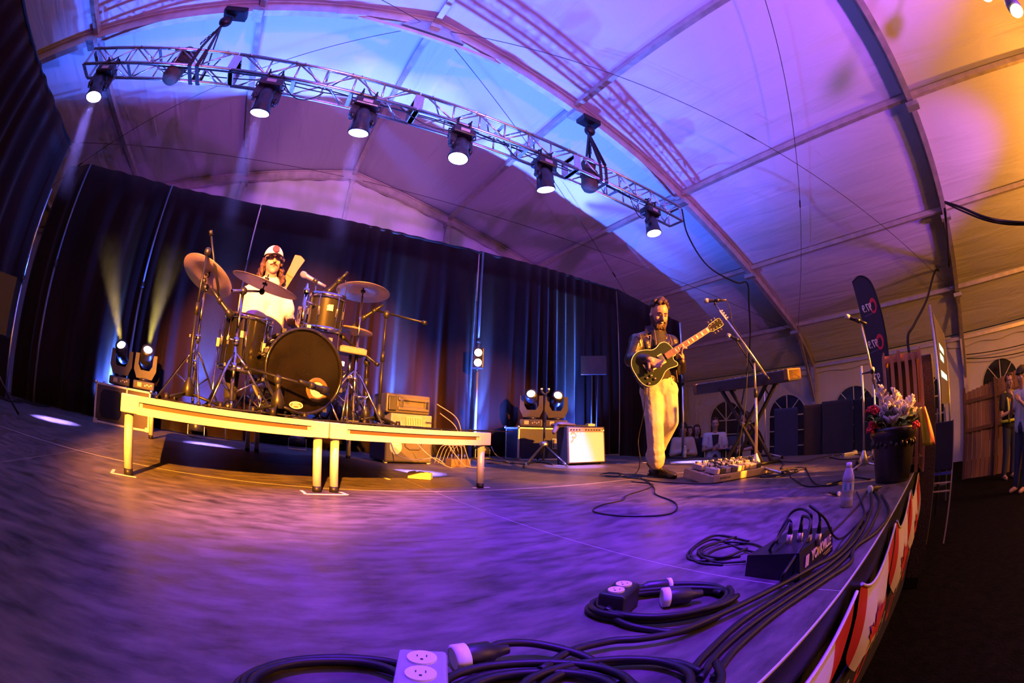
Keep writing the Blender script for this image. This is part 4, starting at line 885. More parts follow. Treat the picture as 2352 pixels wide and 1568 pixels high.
def head_face(t, M, s=1.0, smile=False, closed=False, brow=HAIR_D):
    Rm_ = M.to_3x3(); q = lambda x, y, z: M @ Vector((x * s, y * s, z * s))
    for sx in (-1, 1):
        e = MB().sph(q(sx * 0.031, 0.077, 0.008), (0.014 * s, 0.008 * s, (0.004 if closed else 0.008) * s), Rm_, 10, 6).build('eye', EYED if closed else EYEW, t)
        if not closed: MB().sph(q(sx * 0.031, 0.084, 0.008), (0.006 * s, 0.003 * s, 0.006 * s), Rm_, 8, 6).build('iris', EYED, e)
        MB().tube([q(sx * 0.012, 0.088, 0.030), q(sx * 0.032, 0.086, 0.036), q(sx * 0.054, 0.070, 0.030)], [0.005 * s, 0.0055 * s, 0.003 * s], 6).build('eyebrow', brow, t)
    w = 0.028 if smile else 0.021
    MB().tube([q(-w, 0.082, -0.052 + (0.008 if smile else 0)), q(0, 0.095, -0.056), q(w, 0.082, -0.052 + (0.008 if smile else 0))], [0.003, 0.0065 * s, 0.003], 6).build('lips', LIP, t)
    if smile: MB().tube([q(-0.022, 0.088, -0.049), q(0, 0.099, -0.054), q(0.022, 0.088, -0.049)], [0.003, 0.0055 * s, 0.003], 6).build('teeth', TEETH, t)
def hand(mb, wrist, fwd, palm_n, s=1.0, curl=0.9, curls=None, thumb=0.9, side=1):
    """palm + four unequal bent fingers + thumb from the side of the palm; palm_n points out of the palm"""
    f = Vector(fwd).normalized(); n = Vector(palm_n); n = (n - f * n.dot(f)).normalized(); sd = f.cross(n) * side; w = Vector(wrist)
    mb.cap(w, w + f * 0.035 * s, 0.026 * s, 0.030 * s, 10)
    for k in (-1, -0.33, 0.33, 1): mb.cap(w + f * 0.02 * s + sd * 0.017 * k * s, w + f * 0.085 * s + sd * 0.030 * k * s, 0.015 * s, 0.0115 * s, 8)
    lens = [0.068, 0.078, 0.084, 0.074]
    for i, k in enumerate((-1.0, -0.34, 0.34, 1.0)):
        c = curls[i] if curls else curl; p = w + f * 0.088 * s + sd * 0.030 * k * s; d = f.copy(); r = 0.0098 * s
        for j, (fr, ang) in enumerate(((0.46, 0.45 * c), (0.31, 0.85 * c), (0.25, 0.6 * c))):
            axis = n.cross(d).normalized() if n.cross(d).length > 1e-3 else sd
            d = (Matrix.Rotation(-ang, 3, f.cross(n).normalized()) @ d); e = p + d * lens[i] * fr * s; mb.cap(p, e, r, r * 0.92, 8); p = e; r *= 0.92
    p = w + f * 0.03 * s + sd * 0.030 * s; d = (f * 0.6 + sd * 0.75 + n * 0.35 * thumb).normalized(); e = p + d * 0.045 * s; mb.cap(p, e, 0.0135 * s, 0.011 * s, 8)
    d = (f * 0.95 + sd * 0.1 + n * 0.5 * thumb).normalized(); e2 = e + d * 0.032 * s; mb.cap(e, e2, 0.0108 * s, 0.009 * s, 8)

# ---- guitarist
G = dict(head=Vector((3.100, 2.496, 1.495)), neck=Vector((3.105, 2.554, 1.323)), chest=Vector((3.091, 2.571, 1.192)), waist=Vector((3.122, 2.564, 0.942)), pel=Vector((3.129, 2.555, 0.836)),
         rsh=Vector((2.930, 2.634, 1.246)), rel=Vector((2.828, 2.628, 1.065)), rwr=Vector((2.829, 2.431, 1.046)), lsh=Vector((3.272, 2.503, 1.259)), lel=Vector((3.271, 2.405, 1.000)), lwr=Vector((3.189, 2.331, 1.047)),
         rhip=Vector((3.054, 2.583, 0.803)), rkn=Vector((3.018, 2.518, 0.499)), ran=Vector((3.089, 2.542, 0.128)), lhip=Vector((3.191, 2.511, 0.804)), lkn=Vector((3.194, 2.474, 0.514)), lan=Vector((3.289, 2.770, 0.167)))
gf = Vector((2.900, 2.133, 1.100)) - Vector((3.096, 2.533, 1.187)); gf.z = 0; gf.normalize()          # body facing
person = thing('person', 'bearded guitarist in black leather jacket and cream jeans playing guitar', 'person', (G['ran'].x, G['ran'].y, 0))
shl = (G['lsh'] - G['rsh']).normalized()
hf = Vector((2.969, 2.241, 1.336)) - Vector((3.100, 2.496, 1.495)); HM = headM(G['head'], (hf.x, hf.y, -0.12), (0.05, 0, 1))
b = MB(); head_skin(b, HM, 1.02)
b.cap(G['neck'] - Vector((0, 0, 0.02)), G['head'] - Vector((0, 0, 0.08)), 0.060, 0.055)
b.cap(G['chest'] + shl * 0.05, G['waist'], 0.085, 0.09); b.cap(G['chest'] - shl * 0.05, G['waist'], 0.085, 0.09); b.cap(G['waist'], G['pel'], 0.10, 0.11)
for a, c, d, e, f_ in (('rsh', 'rel', 'rwr', 0.055, 0.042), ('lsh', 'lel', 'lwr', 0.055, 0.042)):
    b.cap(G['neck'] - Vector((0, 0, 0.05)), G[a], 0.045, 0.05); b.cap(G[a], G[c], e, f_); b.cap(G[c], G[d], 0.040, 0.028)
for a, c, d in (('rhip', 'rkn', 'ran'), ('lhip', 'lkn', 'lan')):
    b.cap(G['pel'], G[a], 0.11, 0.10); b.cap(G[a], G[c], 0.085, 0.055); b.cap(G[c], G[d], 0.055, 0.038)
# strumming hand comes down across the strings, fretting hand wraps the neck
gb = Vector((2.764, 2.520, 0.908)); gh = Vector((3.572, 2.092, 1.434)); GX = (gh - gb).normalized(); GZn = (gf * 1.0 + Vector((0, 0, 0.20))); GZn = (GZn - GX * GZn.dot(GX)).normalized(); GYn = GZn.cross(GX)
hand(b, G['rwr'], Vector((2.875, 2.329, 0.985)) - G['rwr'], -GZn, 1.08, curls=[0.55, 0.65, 0.75, 0.6], thumb=0.5, side=-1)
hw = Vector((3.198, 2.327, 1.064)); hand(b, hw, Vector((3.165, 2.329, 1.140)) - hw + GZn * 0.03, -GZn * 0.4 + (gb - gh).normalized() * 0.9, 1.0, curls=[1.25, 1.3, 1.3, 1.15], thumb=1.0, side=1)
body = skin_blob('body', b, SKIN, person, 0.0055, 2)
head_face(person, HM, 1.02, smile=True, closed=True)
q = lambda x, y, z, s=1.02: HM @ Vector((x * s, y * s, z * s)); HR = HM.to_3x3()
hb = MB(); rnd = random.Random(5)
for i in range(130):
    a = rnd.uniform(0, 2 * math.pi); z = rnd.uniform(-0.2, 1.0); rr = math.sqrt(max(0, 1 - z * z)); x_, y_ = rr * math.cos(a), rr * math.sin(a)
    if y_ > 0.35 and z < 0.62: continue
    if z < 0.1 and abs(x_) > 0.6 and y_ > -0.1: continue
    hb.sph(q(x_ * 0.080, -0.012 + y_ * 0.102, 0.052 + z * 0.105), rnd.uniform(0.013, 0.024), None, 8, 6)
skin_blob('hair', hb, HAIR_D, person, 0.006, 1)
bb = MB()
for sx in (-1, 1):
    for k in range(9): u = k / 8; bb.sph(q(sx * (0.072 - 0.040 * u * u), -0.004 + 0.072 * u, -0.018 - 0.085 * u ** 0.8), (0.017, 0.022, 0.028), HR, 8, 6)
    for k in range(6): u = k / 5; bb.sph(q(sx * (0.058 - 0.03 * u), 0.030 + 0.045 * u, -0.040 - 0.050 * u), (0.016, 0.016, 0.022), HR, 8, 6)
    for k in range(5): bb.sph(q(sx * 0.009 * k, 0.100 - 0.004 * k, -0.036 - 0.004 * k), (0.010, 0.009, 0.008), HR, 8, 6)
for k in range(7): bb.sph(q(-0.036 + 0.012 * k, 0.078 - 0.3 * (0.012 * (k - 3)) ** 2, -0.100), (0.018, 0.018, 0.026), HR, 8, 6)
skin_blob('beard', bb, HAIR_D, person, 0.006, 1)
MB().sph(q(0.090, 0.008, 0.0), (0.010, 0.012, 0.014), HR, 8, 6).build('earpiece', WHITE, person)
sh = MB(); sh.cap(G['neck'] - Vector((0, 0, 0.03)), G['waist'], 0.10, 0.125); sh.cap(G['chest'] + gf * 0.035, G['waist'] - Vector((0, 0, 0.03)) + gf * 0.015, 0.115, 0.128)
skin_blob('black_shirt', sh, TEE_B, person, 0.012, 3)
MB().tube([G['neck'] + Vector((0, 0, 0.022)) + gf * 0.075 * math.cos(a) + shl * 0.07 * math.sin(a) - Vector((0, 0, 0.028)) * math.cos(a) for a in [-1.2 + 0.3 * i for i in range(9)]], 0.010, 6).build('white_collar', WHITE, person)
# open jacket: two front halves plus sleeves, back yoke
j = MB(); bk = -gf
j.cap(G['rsh'] + bk * 0.02, G['chest'] - shl * 0.10 + bk * 0.01, 0.082, 0.10); j.cap(G['lsh'] + bk * 0.02, G['chest'] + shl * 0.10 + bk * 0.01, 0.082, 0.10)
j.cap(G['chest'] - shl * 0.10 + bk * 0.01, G['pel'] - shl * 0.085 + bk * 0.02 + Vector((0, 0, 0.03)), 0.112, 0.105); j.cap(G['chest'] + shl * 0.11 + bk * 0.01, G['pel'] + shl * 0.115 + bk * 0.02 + Vector((0, 0, 0.0)), 0.105, 0.085)
j.cap(G['chest'] + bk * 0.06, G['pel'] + bk * 0.06 + Vector((0, 0, 0.03)), 0.11, 0.11); j.cap(G['rsh'] + bk * 0.03, G['neck'] + bk * 0.05, 0.075, 0.07); j.cap(G['lsh'] + bk * 0.03, G['neck'] + bk * 0.05, 0.075, 0.07)
for a, c, d in (('rsh', 'rel', 'rwr'), ('lsh', 'lel', 'lwr')):
    j.cap(G[a], G[c], 0.078, 0.064); j.cap(G[c], G[c].lerp(G[d], 0.93), 0.062, 0.046)
for k in range(7): j.sph(G['rel'].lerp(G['rwr'], 0.15 + 0.11 * k), (0.058 - 0.002 * k + 0.006 * (k % 2)), None, 10, 8)
jk = skin_blob('leather_jacket', j, LEATHER, person, 0.009, 2)
SEAM = mat('pale_jacket_seam', (0.22, 0.15, 0.10), 0.6)
def on(px): return px
for pts in ([(2.882, 2.556, 1.303), (2.902, 2.517, 1.267), (2.945, 2.480, 1.282)], [(2.882, 2.556, 1.303), (2.896, 2.537, 1.174)], [(2.945, 2.480, 1.282), (2.944, 2.497, 1.115)], [(3.005, 2.485, 1.341), (2.991, 2.455, 1.201), (2.987, 2.461, 1.115)], [(3.153, 2.428, 1.308), (3.163, 2.400, 1.215)], [(3.161, 2.369, 0.970), (3.169, 2.359, 0.860)]):
    MB().tube(pts, 0.0035, 5).build('seam', SEAM, jk)
for sg, p0 in ((-1, G['neck'] - shl * 0.075 + gf * 0.02), (1, G['neck'] + shl * 0.085 + gf * 0.01)):
    MB().prism([(-0.045, -0.035), (0.045, -0.02), (0.03, 0.05), (-0.04, 0.045)], -0.008, 0.008, basis(p0 + Vector((0, 0, 0.03)), shl * 0.8 + gf * sg * -0.5, Vector((0, 0, 1)) + shl * sg * -0.4)).build('collar', LEATHER, jk)
tr = MB()
tr.cap(G['pel'] + Vector((0, 0, 0.05)), G['pel'], 0.135, 0.135)
for a, c, d in (('rhip', 'rkn', 'ran'), ('lhip', 'lkn', 'lan')):
    tr.cap(G['pel'].lerp(G[a], 0.6), G[a], 0.115, 0.115); tr.cap(G[a], G[c], 0.108, 0.084); tr.cap(G[c], G[c].lerp(G[d], 0.93), 0.084, 0.078)
    for k in range(5): tr.sph(G[c].lerp(G[d], 0.55 + 0.09 * k), 0.080 + 0.006 * (k % 2), None, 12, 8)
skin_blob('cream_jeans', tr, JEANS, person, 0.010, 2)
STUD = mat('shoe_stud', (0.8, 0.78, 0.7), 0.2, 1.0)
def shoe(t, ankle, heel, toe, zs, lift=0.0, studs=True):
    heel, toe = Vector(heel), Vector(toe); d = (toe - heel).normalized(); sd = Vector((d.y, -d.x, 0)).normalized(); s_ = MB()
    s_.cap(heel + Vector((0, 0, 0.05)), heel.lerp(toe, 0.55) + Vector((0, 0, 0.05)), 0.045, 0.05); s_.cap(heel.lerp(toe, 0.5) + Vector((0, 0, 0.035)), toe + Vector((0, 0, 0.025)), 0.048, 0.038); s_.cap(Vector(ankle), heel.lerp(toe, 0.25) + Vector((0, 0, 0.05)), 0.048, 0.052)
    so = skin_blob('shoe', s_, LEATHER, t, 0.007, 2)
    MB().prism([(-0.045, -0.035), (0.0, -0.042), (0.18, -0.045), (0.25, -0.035), (0.27, 0.0), (0.25, 0.035), (0.18, 0.045), (0.0, 0.042), (-0.045, 0.035)], 0.0, 0.022, basis(heel, d, -sd)).build('sole', RUBBER, so)
    if studs:
        for i in range(5):
            for k in (-1, -0.4, 0.4, 1): MB().sph(heel.lerp(toe, 0.30 + 0.15 * i) + sd * 0.032 * k + Vector((0, 0, 0.088 - 0.009 * i - 0.012 * abs(k))), 0.006, None, 6, 4).build('stud', STUD, so)
shoe(person, G['ran'], (3.259, 2.727, 0.000), (3.130, 2.376, 0.000), 0)
lh = Vector((G['lan'].x, G['lan'].y, 0.09)); td = Vector((G['ran'].x, G['ran'].y, 0)) - Vector((lh.x, lh.y, 0)); td.normalize(); shoe(person, G['lan'], lh, Vector((lh.x, lh.y, 0.015)) + td * 0.19 + Vector((0.06, -0.04, 0)), 0, studs=False)
MB().tube([hw - (hw - G['lwr']) * 0.3 + Vector((0.028 * math.cos(a), 0.012 * math.sin(a), 0.028 * math.sin(a))) for a in [0.6 * i for i in range(11)]], 0.006, 6, True).build('bracelet', STUD, person)

# ---- electric guitar (held: its own thing)
Lg = (gh - gb).length; gt = thing('electric_guitar', 'dark green single-cut electric guitar with cream binding held by the guitarist', 'guitar', tuple(gb))
MG = Matrix((GX, GYn, GZn)).transposed().to_4x4(); MG.translation = gb
GREEN = mat('dark_green_lacquer', (0.008, 0.018, 0.005), 0.3, coat=0.1, spec=0.25); CREAM = mat('cream_binding', (0.7, 0.6, 0.42), 0.4); FRETB = mat('rosewood', (0.20, 0.075, 0.04), 0.45); MAHOG = mat('mahogany', (0.10, 0.035, 0.02), 0.35); GOLD = mat('gold_hardware', (0.75, 0.55, 0.22), 0.25, 1.0)
out = [(0.0, 0.0), (0.012, 0.09), (0.06, 0.145), (0.13, 0.165), (0.20, 0.145), (0.255, 0.115), (0.30, 0.112), (0.355, 0.128), (0.405, 0.115), (0.43, 0.07), (0.435, 0.03), (0.43, -0.028), (0.395, -0.035), (0.385, -0.065), (0.40, -0.10), (0.385, -0.12), (0.345, -0.115), (0.295, -0.105), (0.245, -0.113), (0.19, -0.145), (0.12, -0.165), (0.05, -0.145), (0.01, -0.09)]
sm_ = [(p.x, p.y) for p in catmull([(x, y, 0) for x, y in out], 4, True)]
MB().prism(sm_, -0.025, 0.02, MG).build('body_slab', GREEN, gt)
MB().tube([MG @ Vector((x, y, 0.018)) for x, y in sm_], 0.004, 5, True).build('binding', CREAM, gt)
NE = Lg - 0.185
nk = MB().prism([(0.36, -0.026), (NE, -0.021), (NE, 0.021), (0.36, 0.026)], 0.0, 0.026, MG); nk.build('neck', MAHOG, gt)
fb = MB().prism([(0.33, -0.027), (NE, -0.0215), (NE, 0.0215), (0.33, 0.027)], 0.026, 0.032, MG).build('fretboard', FRETB, gt)
for k in range(1, 20):
    x_ = NE - (NE - 0.19) * (1 - 2 ** (-k / 12)); MB().prism([(x_ - 0.001, -0.024), (x_ + 0.001, -0.024), (x_ + 0.001, 0.024), (x_ - 0.001, 0.024)], 0.032, 0.0335, MG).build('fret', CHROME, fb)
    if k in (1, 3, 5, 7, 9, 12, 15, 17):
        x2 = NE - (NE - 0.19) * (1 - 2 ** (-(k - 0.5) / 12)); w_ = max(0.004, 0.010 - 0.0004 * k); MB().prism([(x2 - w_, -0.016), (x2 + w_, -0.016), (x2 + w_, 0.016), (x2 - w_, 0.016)], 0.032, 0.0328, MG).build('inlay', WHITE, fb)
for sg in (-1, 1): MB().tube([MG @ Vector((0.33, sg * 0.027, 0.029)), MG @ Vector((NE, sg * 0.0215, 0.029))], 0.003, 5).build('neck_binding', CREAM, gt)
hp = [(NE, -0.021), (NE + 0.03, -0.036), (NE + 0.15, -0.042), (NE + 0.178, -0.034), (NE + 0.172, -0.012), (NE + 0.185, 0.0), (NE + 0.172, 0.012), (NE + 0.178, 0.034), (NE + 0.15, 0.042), (NE + 0.03, 0.036), (NE, 0.021)]
hs = MB().prism(hp, 0.008, 0.024, MG).build('headstock', SHELL, gt); MB().tube([MG @ Vector((x, y, 0.024)) for x, y in hp], 0.0022, 5, True).build('headstock_binding', CREAM, hs)
for sg in (-1, 1):
    for k in range(3):
        p0 = Vector((NE + 0.045 + 0.042 * k, sg * 0.024, 0.02)); mb = MB().cyl(MG @ p0, MG @ (p0 + Vector((0, 0, 0.016))), 0.005, n=8); mb.cyl(MG @ (p0 + Vector((0, sg * 0.015, -0.006))), MG @ (p0 + Vector((0, sg * 0.034, -0.006))), 0.003, n=6); mb.sph(MG @ (p0 + Vector((0, sg * 0.038, -0.006))), (0.009, 0.009, 0.009), None, 8, 6); mb.build('tuner', GOLD, gt)
for k in range(6):
    y0 = -0.022 + 0.0088 * k; MB().tube([MG @ Vector((0.11, y0 * 1.15, 0.036)), MG @ Vector((NE, y0 * 0.75, 0.036)), MG @ Vector((NE + 0.05 + 0.03 * (k % 3), (-1 if k < 3 else 1) * 0.022, 0.036))], 0.0008, 4).build('string', CHROME, gt)
for x_, nm in ((0.285, 'neck_pickup'), (0.185, 'bridge_pickup')):
    pk = MB().prism([(x_ - 0.024, -0.046), (x_ + 0.024, -0.046), (x_ + 0.024, 0.046), (x_ - 0.024, 0.046)], 0.02, 0.028, MG).build(nm, CREAM, gt); MB().prism([(x_ - 0.018, -0.036), (x_ + 0.018, -0.036), (x_ + 0.018, 0.036), (x_ - 0.018, 0.036)], 0.028, 0.034, MG).build('pickup_cover', CHROME, pk)
MB().prism([(0.135, -0.042), (0.147, -0.042), (0.152, 0.042), (0.14, 0.042)], 0.02, 0.036, MG).build('bridge', CHROME, gt); MB().prism([(0.098, -0.045), (0.112, -0.045), (0.112, 0.045), (0.098, 0.045)], 0.02, 0.032, MG).build('tailpiece', CHROME, gt)
for x_, y_ in ((0.07, -0.075), (0.13, -0.115), (0.035, -0.10) if False else (0.06, -0.125), (0.115, -0.075)):
    MB().lathe([(0.013, 0.02), (0.012, 0.034), (0.001, 0.035)], MG @ Vector((x_, y_, 0)), GZn, 12).build('control_knob', GOLD, gt)
st = MB(); sp = [MG @ Vector((0.0, 0.0, -0.01)), G['pel'] - shl * 0.17 + gf * 0.03, G['rsh'] + Vector((0, 0, 0.05)) + bk * 0.12 + shl * 0.05, G['lsh'] + Vector((0, 0, 0.075)) - shl * 0.04, G['chest'] + shl * 0.12 + gf * 0.10, MG @ Vector((0.36, 0.13, -0.02))]
MB().tube(catmull(sp, 6), 0.012, 6).build('strap', LEATHER, gt)

# ---- drummer
D_ = dict(head=Vector((-0.185, 3.695, 1.694)), neck=Vector((-0.177, 3.736, 1.557)), chest=Vector((-0.188, 3.775, 1.354)), waist=Vector((-0.188, 3.795, 1.181)), pel=Vector((-0.186, 3.835, 1.029)), rsh=Vector((-0.355, 3.703, 1.379)), rel=Vector((-0.360, 3.783, 1.162)), rwr=Vector((-0.214, 3.614, 1.096)), lsh=Vector((-0.035, 3.800, 1.423)), lel=Vector((0.062, 3.759, 1.236)), lwr=Vector((0.100, 3.579, 1.151)))
dr = thing('person', 'long-haired drummer in white t-shirt and white cap seated behind drums', 'person', (D_['pel'].x, D_['pel'].y, RT))
zseat = RT + 0.52; D_['pel'].z = max(zseat + 0.09, D_['pel'].z - 0.12)
df = -away(D_['chest']); ds = (D_['lsh'] - D_['rsh']).normalized(); side_r = Vector((-df.y, df.x, 0))
DM = headM(D_['head'], (df.x + 0.10, df.y, -0.02), (-0.06, 0, 1)); b = MB(); head_skin(b, DM, 1.0)
b.cap(D_['neck'] - Vector((0, 0, 0.03)), D_['head'] - Vector((0, 0, 0.08)), 0.058, 0.053)
for sg in (-1, 1): b.cap(D_['chest'] + ds * 0.07 * sg, D_['waist'] + ds * 0.05 * sg, 0.11, 0.11)
b.cap(D_['waist'], D_['pel'], 0.12, 0.13)
for a, c, d in (('rsh', 'rel', 'rwr'), ('lsh', 'lel', 'lwr')): b.cap(D_['neck'], D_[a], 0.055, 0.06); b.cap(D_[a], D_[c], 0.054, 0.042); b.cap(D_[c], D_[d], 0.041, 0.027)
legs = []
for sg in (-1, 1):
    kn = Vector((D_['pel'].x, D_['pel'].y, RT + 0.55)) + df * 0.42 + side_r * 0.20 * sg; an = Vector((kn.x, kn.y, RT + 0.10)) - df * 0.02; hp_ = D_['pel'] + side_r * 0.09 * sg - Vector((0, 0, 0.02)); legs.append((hp_, kn, an)); b.cap(D_['pel'], hp_, 0.1, 0.09); b.cap(hp_, kn, 0.08, 0.055); b.cap(kn, an, 0.05, 0.038)
hand(b, D_['lwr'], df * 0.6 + side_r * -0.2 + Vector((0, 0, -0.15)), (0, 0, -1), 1.0, curl=0.8, side=1); hand(b, D_['rwr'], df + Vector((0, 0, -0.1)), (0, 0, -1), 1.0, curl=1.2, side=-1)
skin_blob('body', b, SKIN, dr, 0.006, 2); head_face(dr, DM, 1.0, brow=HAIR_B)
q = lambda x, y, z, s=1.0: DM @ Vector((x * s, y * s, z * s)); HR = DM.to_3x3()
mo = MB(); 
for k in range(-3, 4): mo.sph(q(0.010 * k, 0.096 - 0.002 * abs(k), -0.040 - 0.003 * abs(k)), (0.009, 0.007, 0.006), HR, 8, 6)
skin_blob('moustache', mo, HAIR_B, dr, 0.005, 1)
hb = MB(); rnd = random.Random(9)
for i in range(150):
    sx = rnd.choice((-1, 1)); z = rnd.uniform(-0.20, 0.03); spread = 0.080 + 0.030 * (0.03 - z) / 0.2
    y_ = rnd.uniform(-0.09, 0.035 if z > -0.1 else 0.05); hb.sph(q(sx * (spread * rnd.uniform(0.80, 1.12)), y_, z), rnd.uniform(0.014, 0.024), None, 8, 6)
for i in range(60): hb.sph(q(rnd.uniform(-0.08, 0.08), -0.085 + rnd.uniform(-0.02, 0.02), rnd.uniform(-0.18, 0.05)), 0.026, None, 8, 6)
skin_blob('hair', hb, HAIR_B, dr, 0.007, 1)
cp = MB().sph(q(0, -0.012, 0.052), (0.090, 0.108, 0.100), HR, 24, 14); cv = [(v, None) for v in cp.v]
inv = DM.inverted(); keep = [i for i, f in enumerate(cp.f) if all((inv @ Vector(cp.v[k])).z > 0.035 for k in f)]; cp.f = [cp.f[i] for i in keep]; cp.sm = [True] * len(keep); cp.mi = [0] * len(keep)
cap = cp.build('trucker_cap', mat('white_cap', (0.78, 0.75, 0.75), 0.75, bump=(60, 0.4)), dr)
br_ = MB(); vs = []
for i in range(13):
    a = -1.15 + 2.3 * i / 12; vs += [q(0.086 * math.sin(a), 0.010 + 0.086 * math.cos(a), 0.040 - 0.002), q(0.094 * math.sin(a), 0.030 + 0.155 * math.cos(a) ** 0.8 if math.cos(a) > 0 else 0.03, 0.030 - 0.018 * abs(math.sin(a)))]
br_.add(vs + [v - DM.to_3x3() @ Vector((0, 0, 0.005)) for v in vs], [(2 * i, 2 * i + 2, 2 * i + 3, 2 * i + 1) for i in range(12)] + [(26 + 2 * i, 26 + 2 * i + 1, 26 + 2 * i + 3, 26 + 2 * i + 2) for i in range(12)] + [(2 * i + 1, 2 * i + 3, 26 + 2 * i + 3, 26 + 2 * i + 1) for i in range(12)], True); br_.build('cap_brim', mat('dark_cap_brim', (0.05, 0.03, 0.05), 0.7), cap)
RED = mat('red_print', (0.55, 0.03, 0.05), 0.6)
pM = basis(q(0, 0.093, 0.092), DM.to_3x3() @ Vector((1, 0, 0)), DM.to_3x3() @ Vector((0, -0.45, 1)))
lg_ = MB().prism(el(0.032, 0.034, 24), -0.006, 0.004, pM).build('cap_emblem', RED, cap)
for yy in (-0.012, 0.0, 0.012): MB().prism([(-0.02, yy - 0.002), (0.02, yy - 0.002), (0.02, yy + 0.002), (-0.02, yy + 0.002)], 0.004, 0.0048, pM).build('emblem_stripe', mat('pink_print', (0.7, 0.4, 0.42), 0.6), lg_)
ts = MB()
for sg in (-1, 1): ts.cap(D_['chest'] + ds * 0.075 * sg + Vector((0, 0, 0.03)), D_['waist'] + ds * 0.07 * sg, 0.128, 0.135); ts.cap(D_['waist'] + ds * 0.07 * sg, D_['pel'] + Vector((0, 0, 0.03)) + ds * 0.05 * sg, 0.135, 0.145)
ts.cap(D_['neck'] - Vector((0, 0, 0.03)), D_['chest'], 0.075, 0.12)
for a, c in (('rsh', 'rel'), ('lsh', 'lel')): ts.cap(D_['neck'] - Vector((0, 0, 0.02)), D_[a], 0.07, 0.075); ts.cap(D_[a], D_[a].lerp(D_[c], 0.55), 0.078, 0.075)
skin_blob('t_shirt', ts, TEE, dr, 0.010, 3)
pt = MB(); pt.cap(D_['pel'] + Vector((0, 0, 0.04)), D_['pel'], 0.14, 0.14)
for hp_, kn, an in legs: pt.cap(hp_, kn, 0.10, 0.075); pt.cap(kn, an, 0.072, 0.055)
skin_blob('dark_trousers', pt, TEE_B, dr, 0.014, 2)
for hp_, kn, an in legs: shoe(dr, an, Vector((an.x, an.y, RT)) - df * 0.05, Vector((an.x, an.y, RT)) + df * 0.18, 0, studs=False)
sp_ = Vector((D_['pel'].x, D_['pel'].y, 0)); t = thing('drum_stool', 'round black drum stool under the drummer', 'stool', (sp_.x, sp_.y, RT))
MB().lathe([(0.001, 0.0), (0.15, 0.0), (0.17, 0.03), (0.165, 0.07), (0.12, 0.085), (0.001, 0.085)], (sp_.x, sp_.y, RT + 0.42), (0, 0, 1), 24).build('seat', LEATHER, t); MB().cyl((sp_.x, sp_.y, RT + 0.12), (sp_.x, sp_.y, RT + 0.43), 0.015, n=10).build('post', CHROME, t); tripod(t, (sp_.x, sp_.y, RT + 0.32), RT, 0.24, CHROME, 0.4)
# wooden paddle on a thin stand behind the drummer
WOOD = mat('plain_wood', (0.20, 0.105, 0.06), 0.55, noise=(9, 0.2, (1, 1, 0.2)))
p0 = Vector((-0.040, 4.050, 1.625)); p1 = Vector((0.059, 4.050, 1.906)); wd_ = (p1 - p0); sdv = wd_.cross(away(p0)).normalized()
t = thing('wooden_paddle', 'flat wooden paddle board with a black band behind the drummer', 'board', (p0.x, p0.y, RT))
Mw = basis(p0, wd_, sdv); Lw = wd_.length
MB().prism([(-0.12, -0.030), (Lw * 0.6, -0.044), (Lw, -0.058), (Lw + 0.02, 0.0), (Lw, 0.058), (Lw * 0.6, 0.044), (-0.12, 0.030)], -0.008, 0.008, Mw).build('blade', WOOD, t)
MB().prism([(Lw * 0.27, -0.038), (Lw * 0.30, -0.039), (Lw * 0.30, 0.039), (Lw * 0.27, 0.038)], -0.0095, 0.0095, Mw).build('band', RUBBER, t)
MB().cyl(p0 - wd_.normalized() * 0.06, (p0.x, p0.y, RT + 0.1), 0.009, n=8).build('stand_tube', BLACKM, t); cone_base(t, (p0.x, p0.y, 0), BLACKM, 0.2, 0.4, RT)

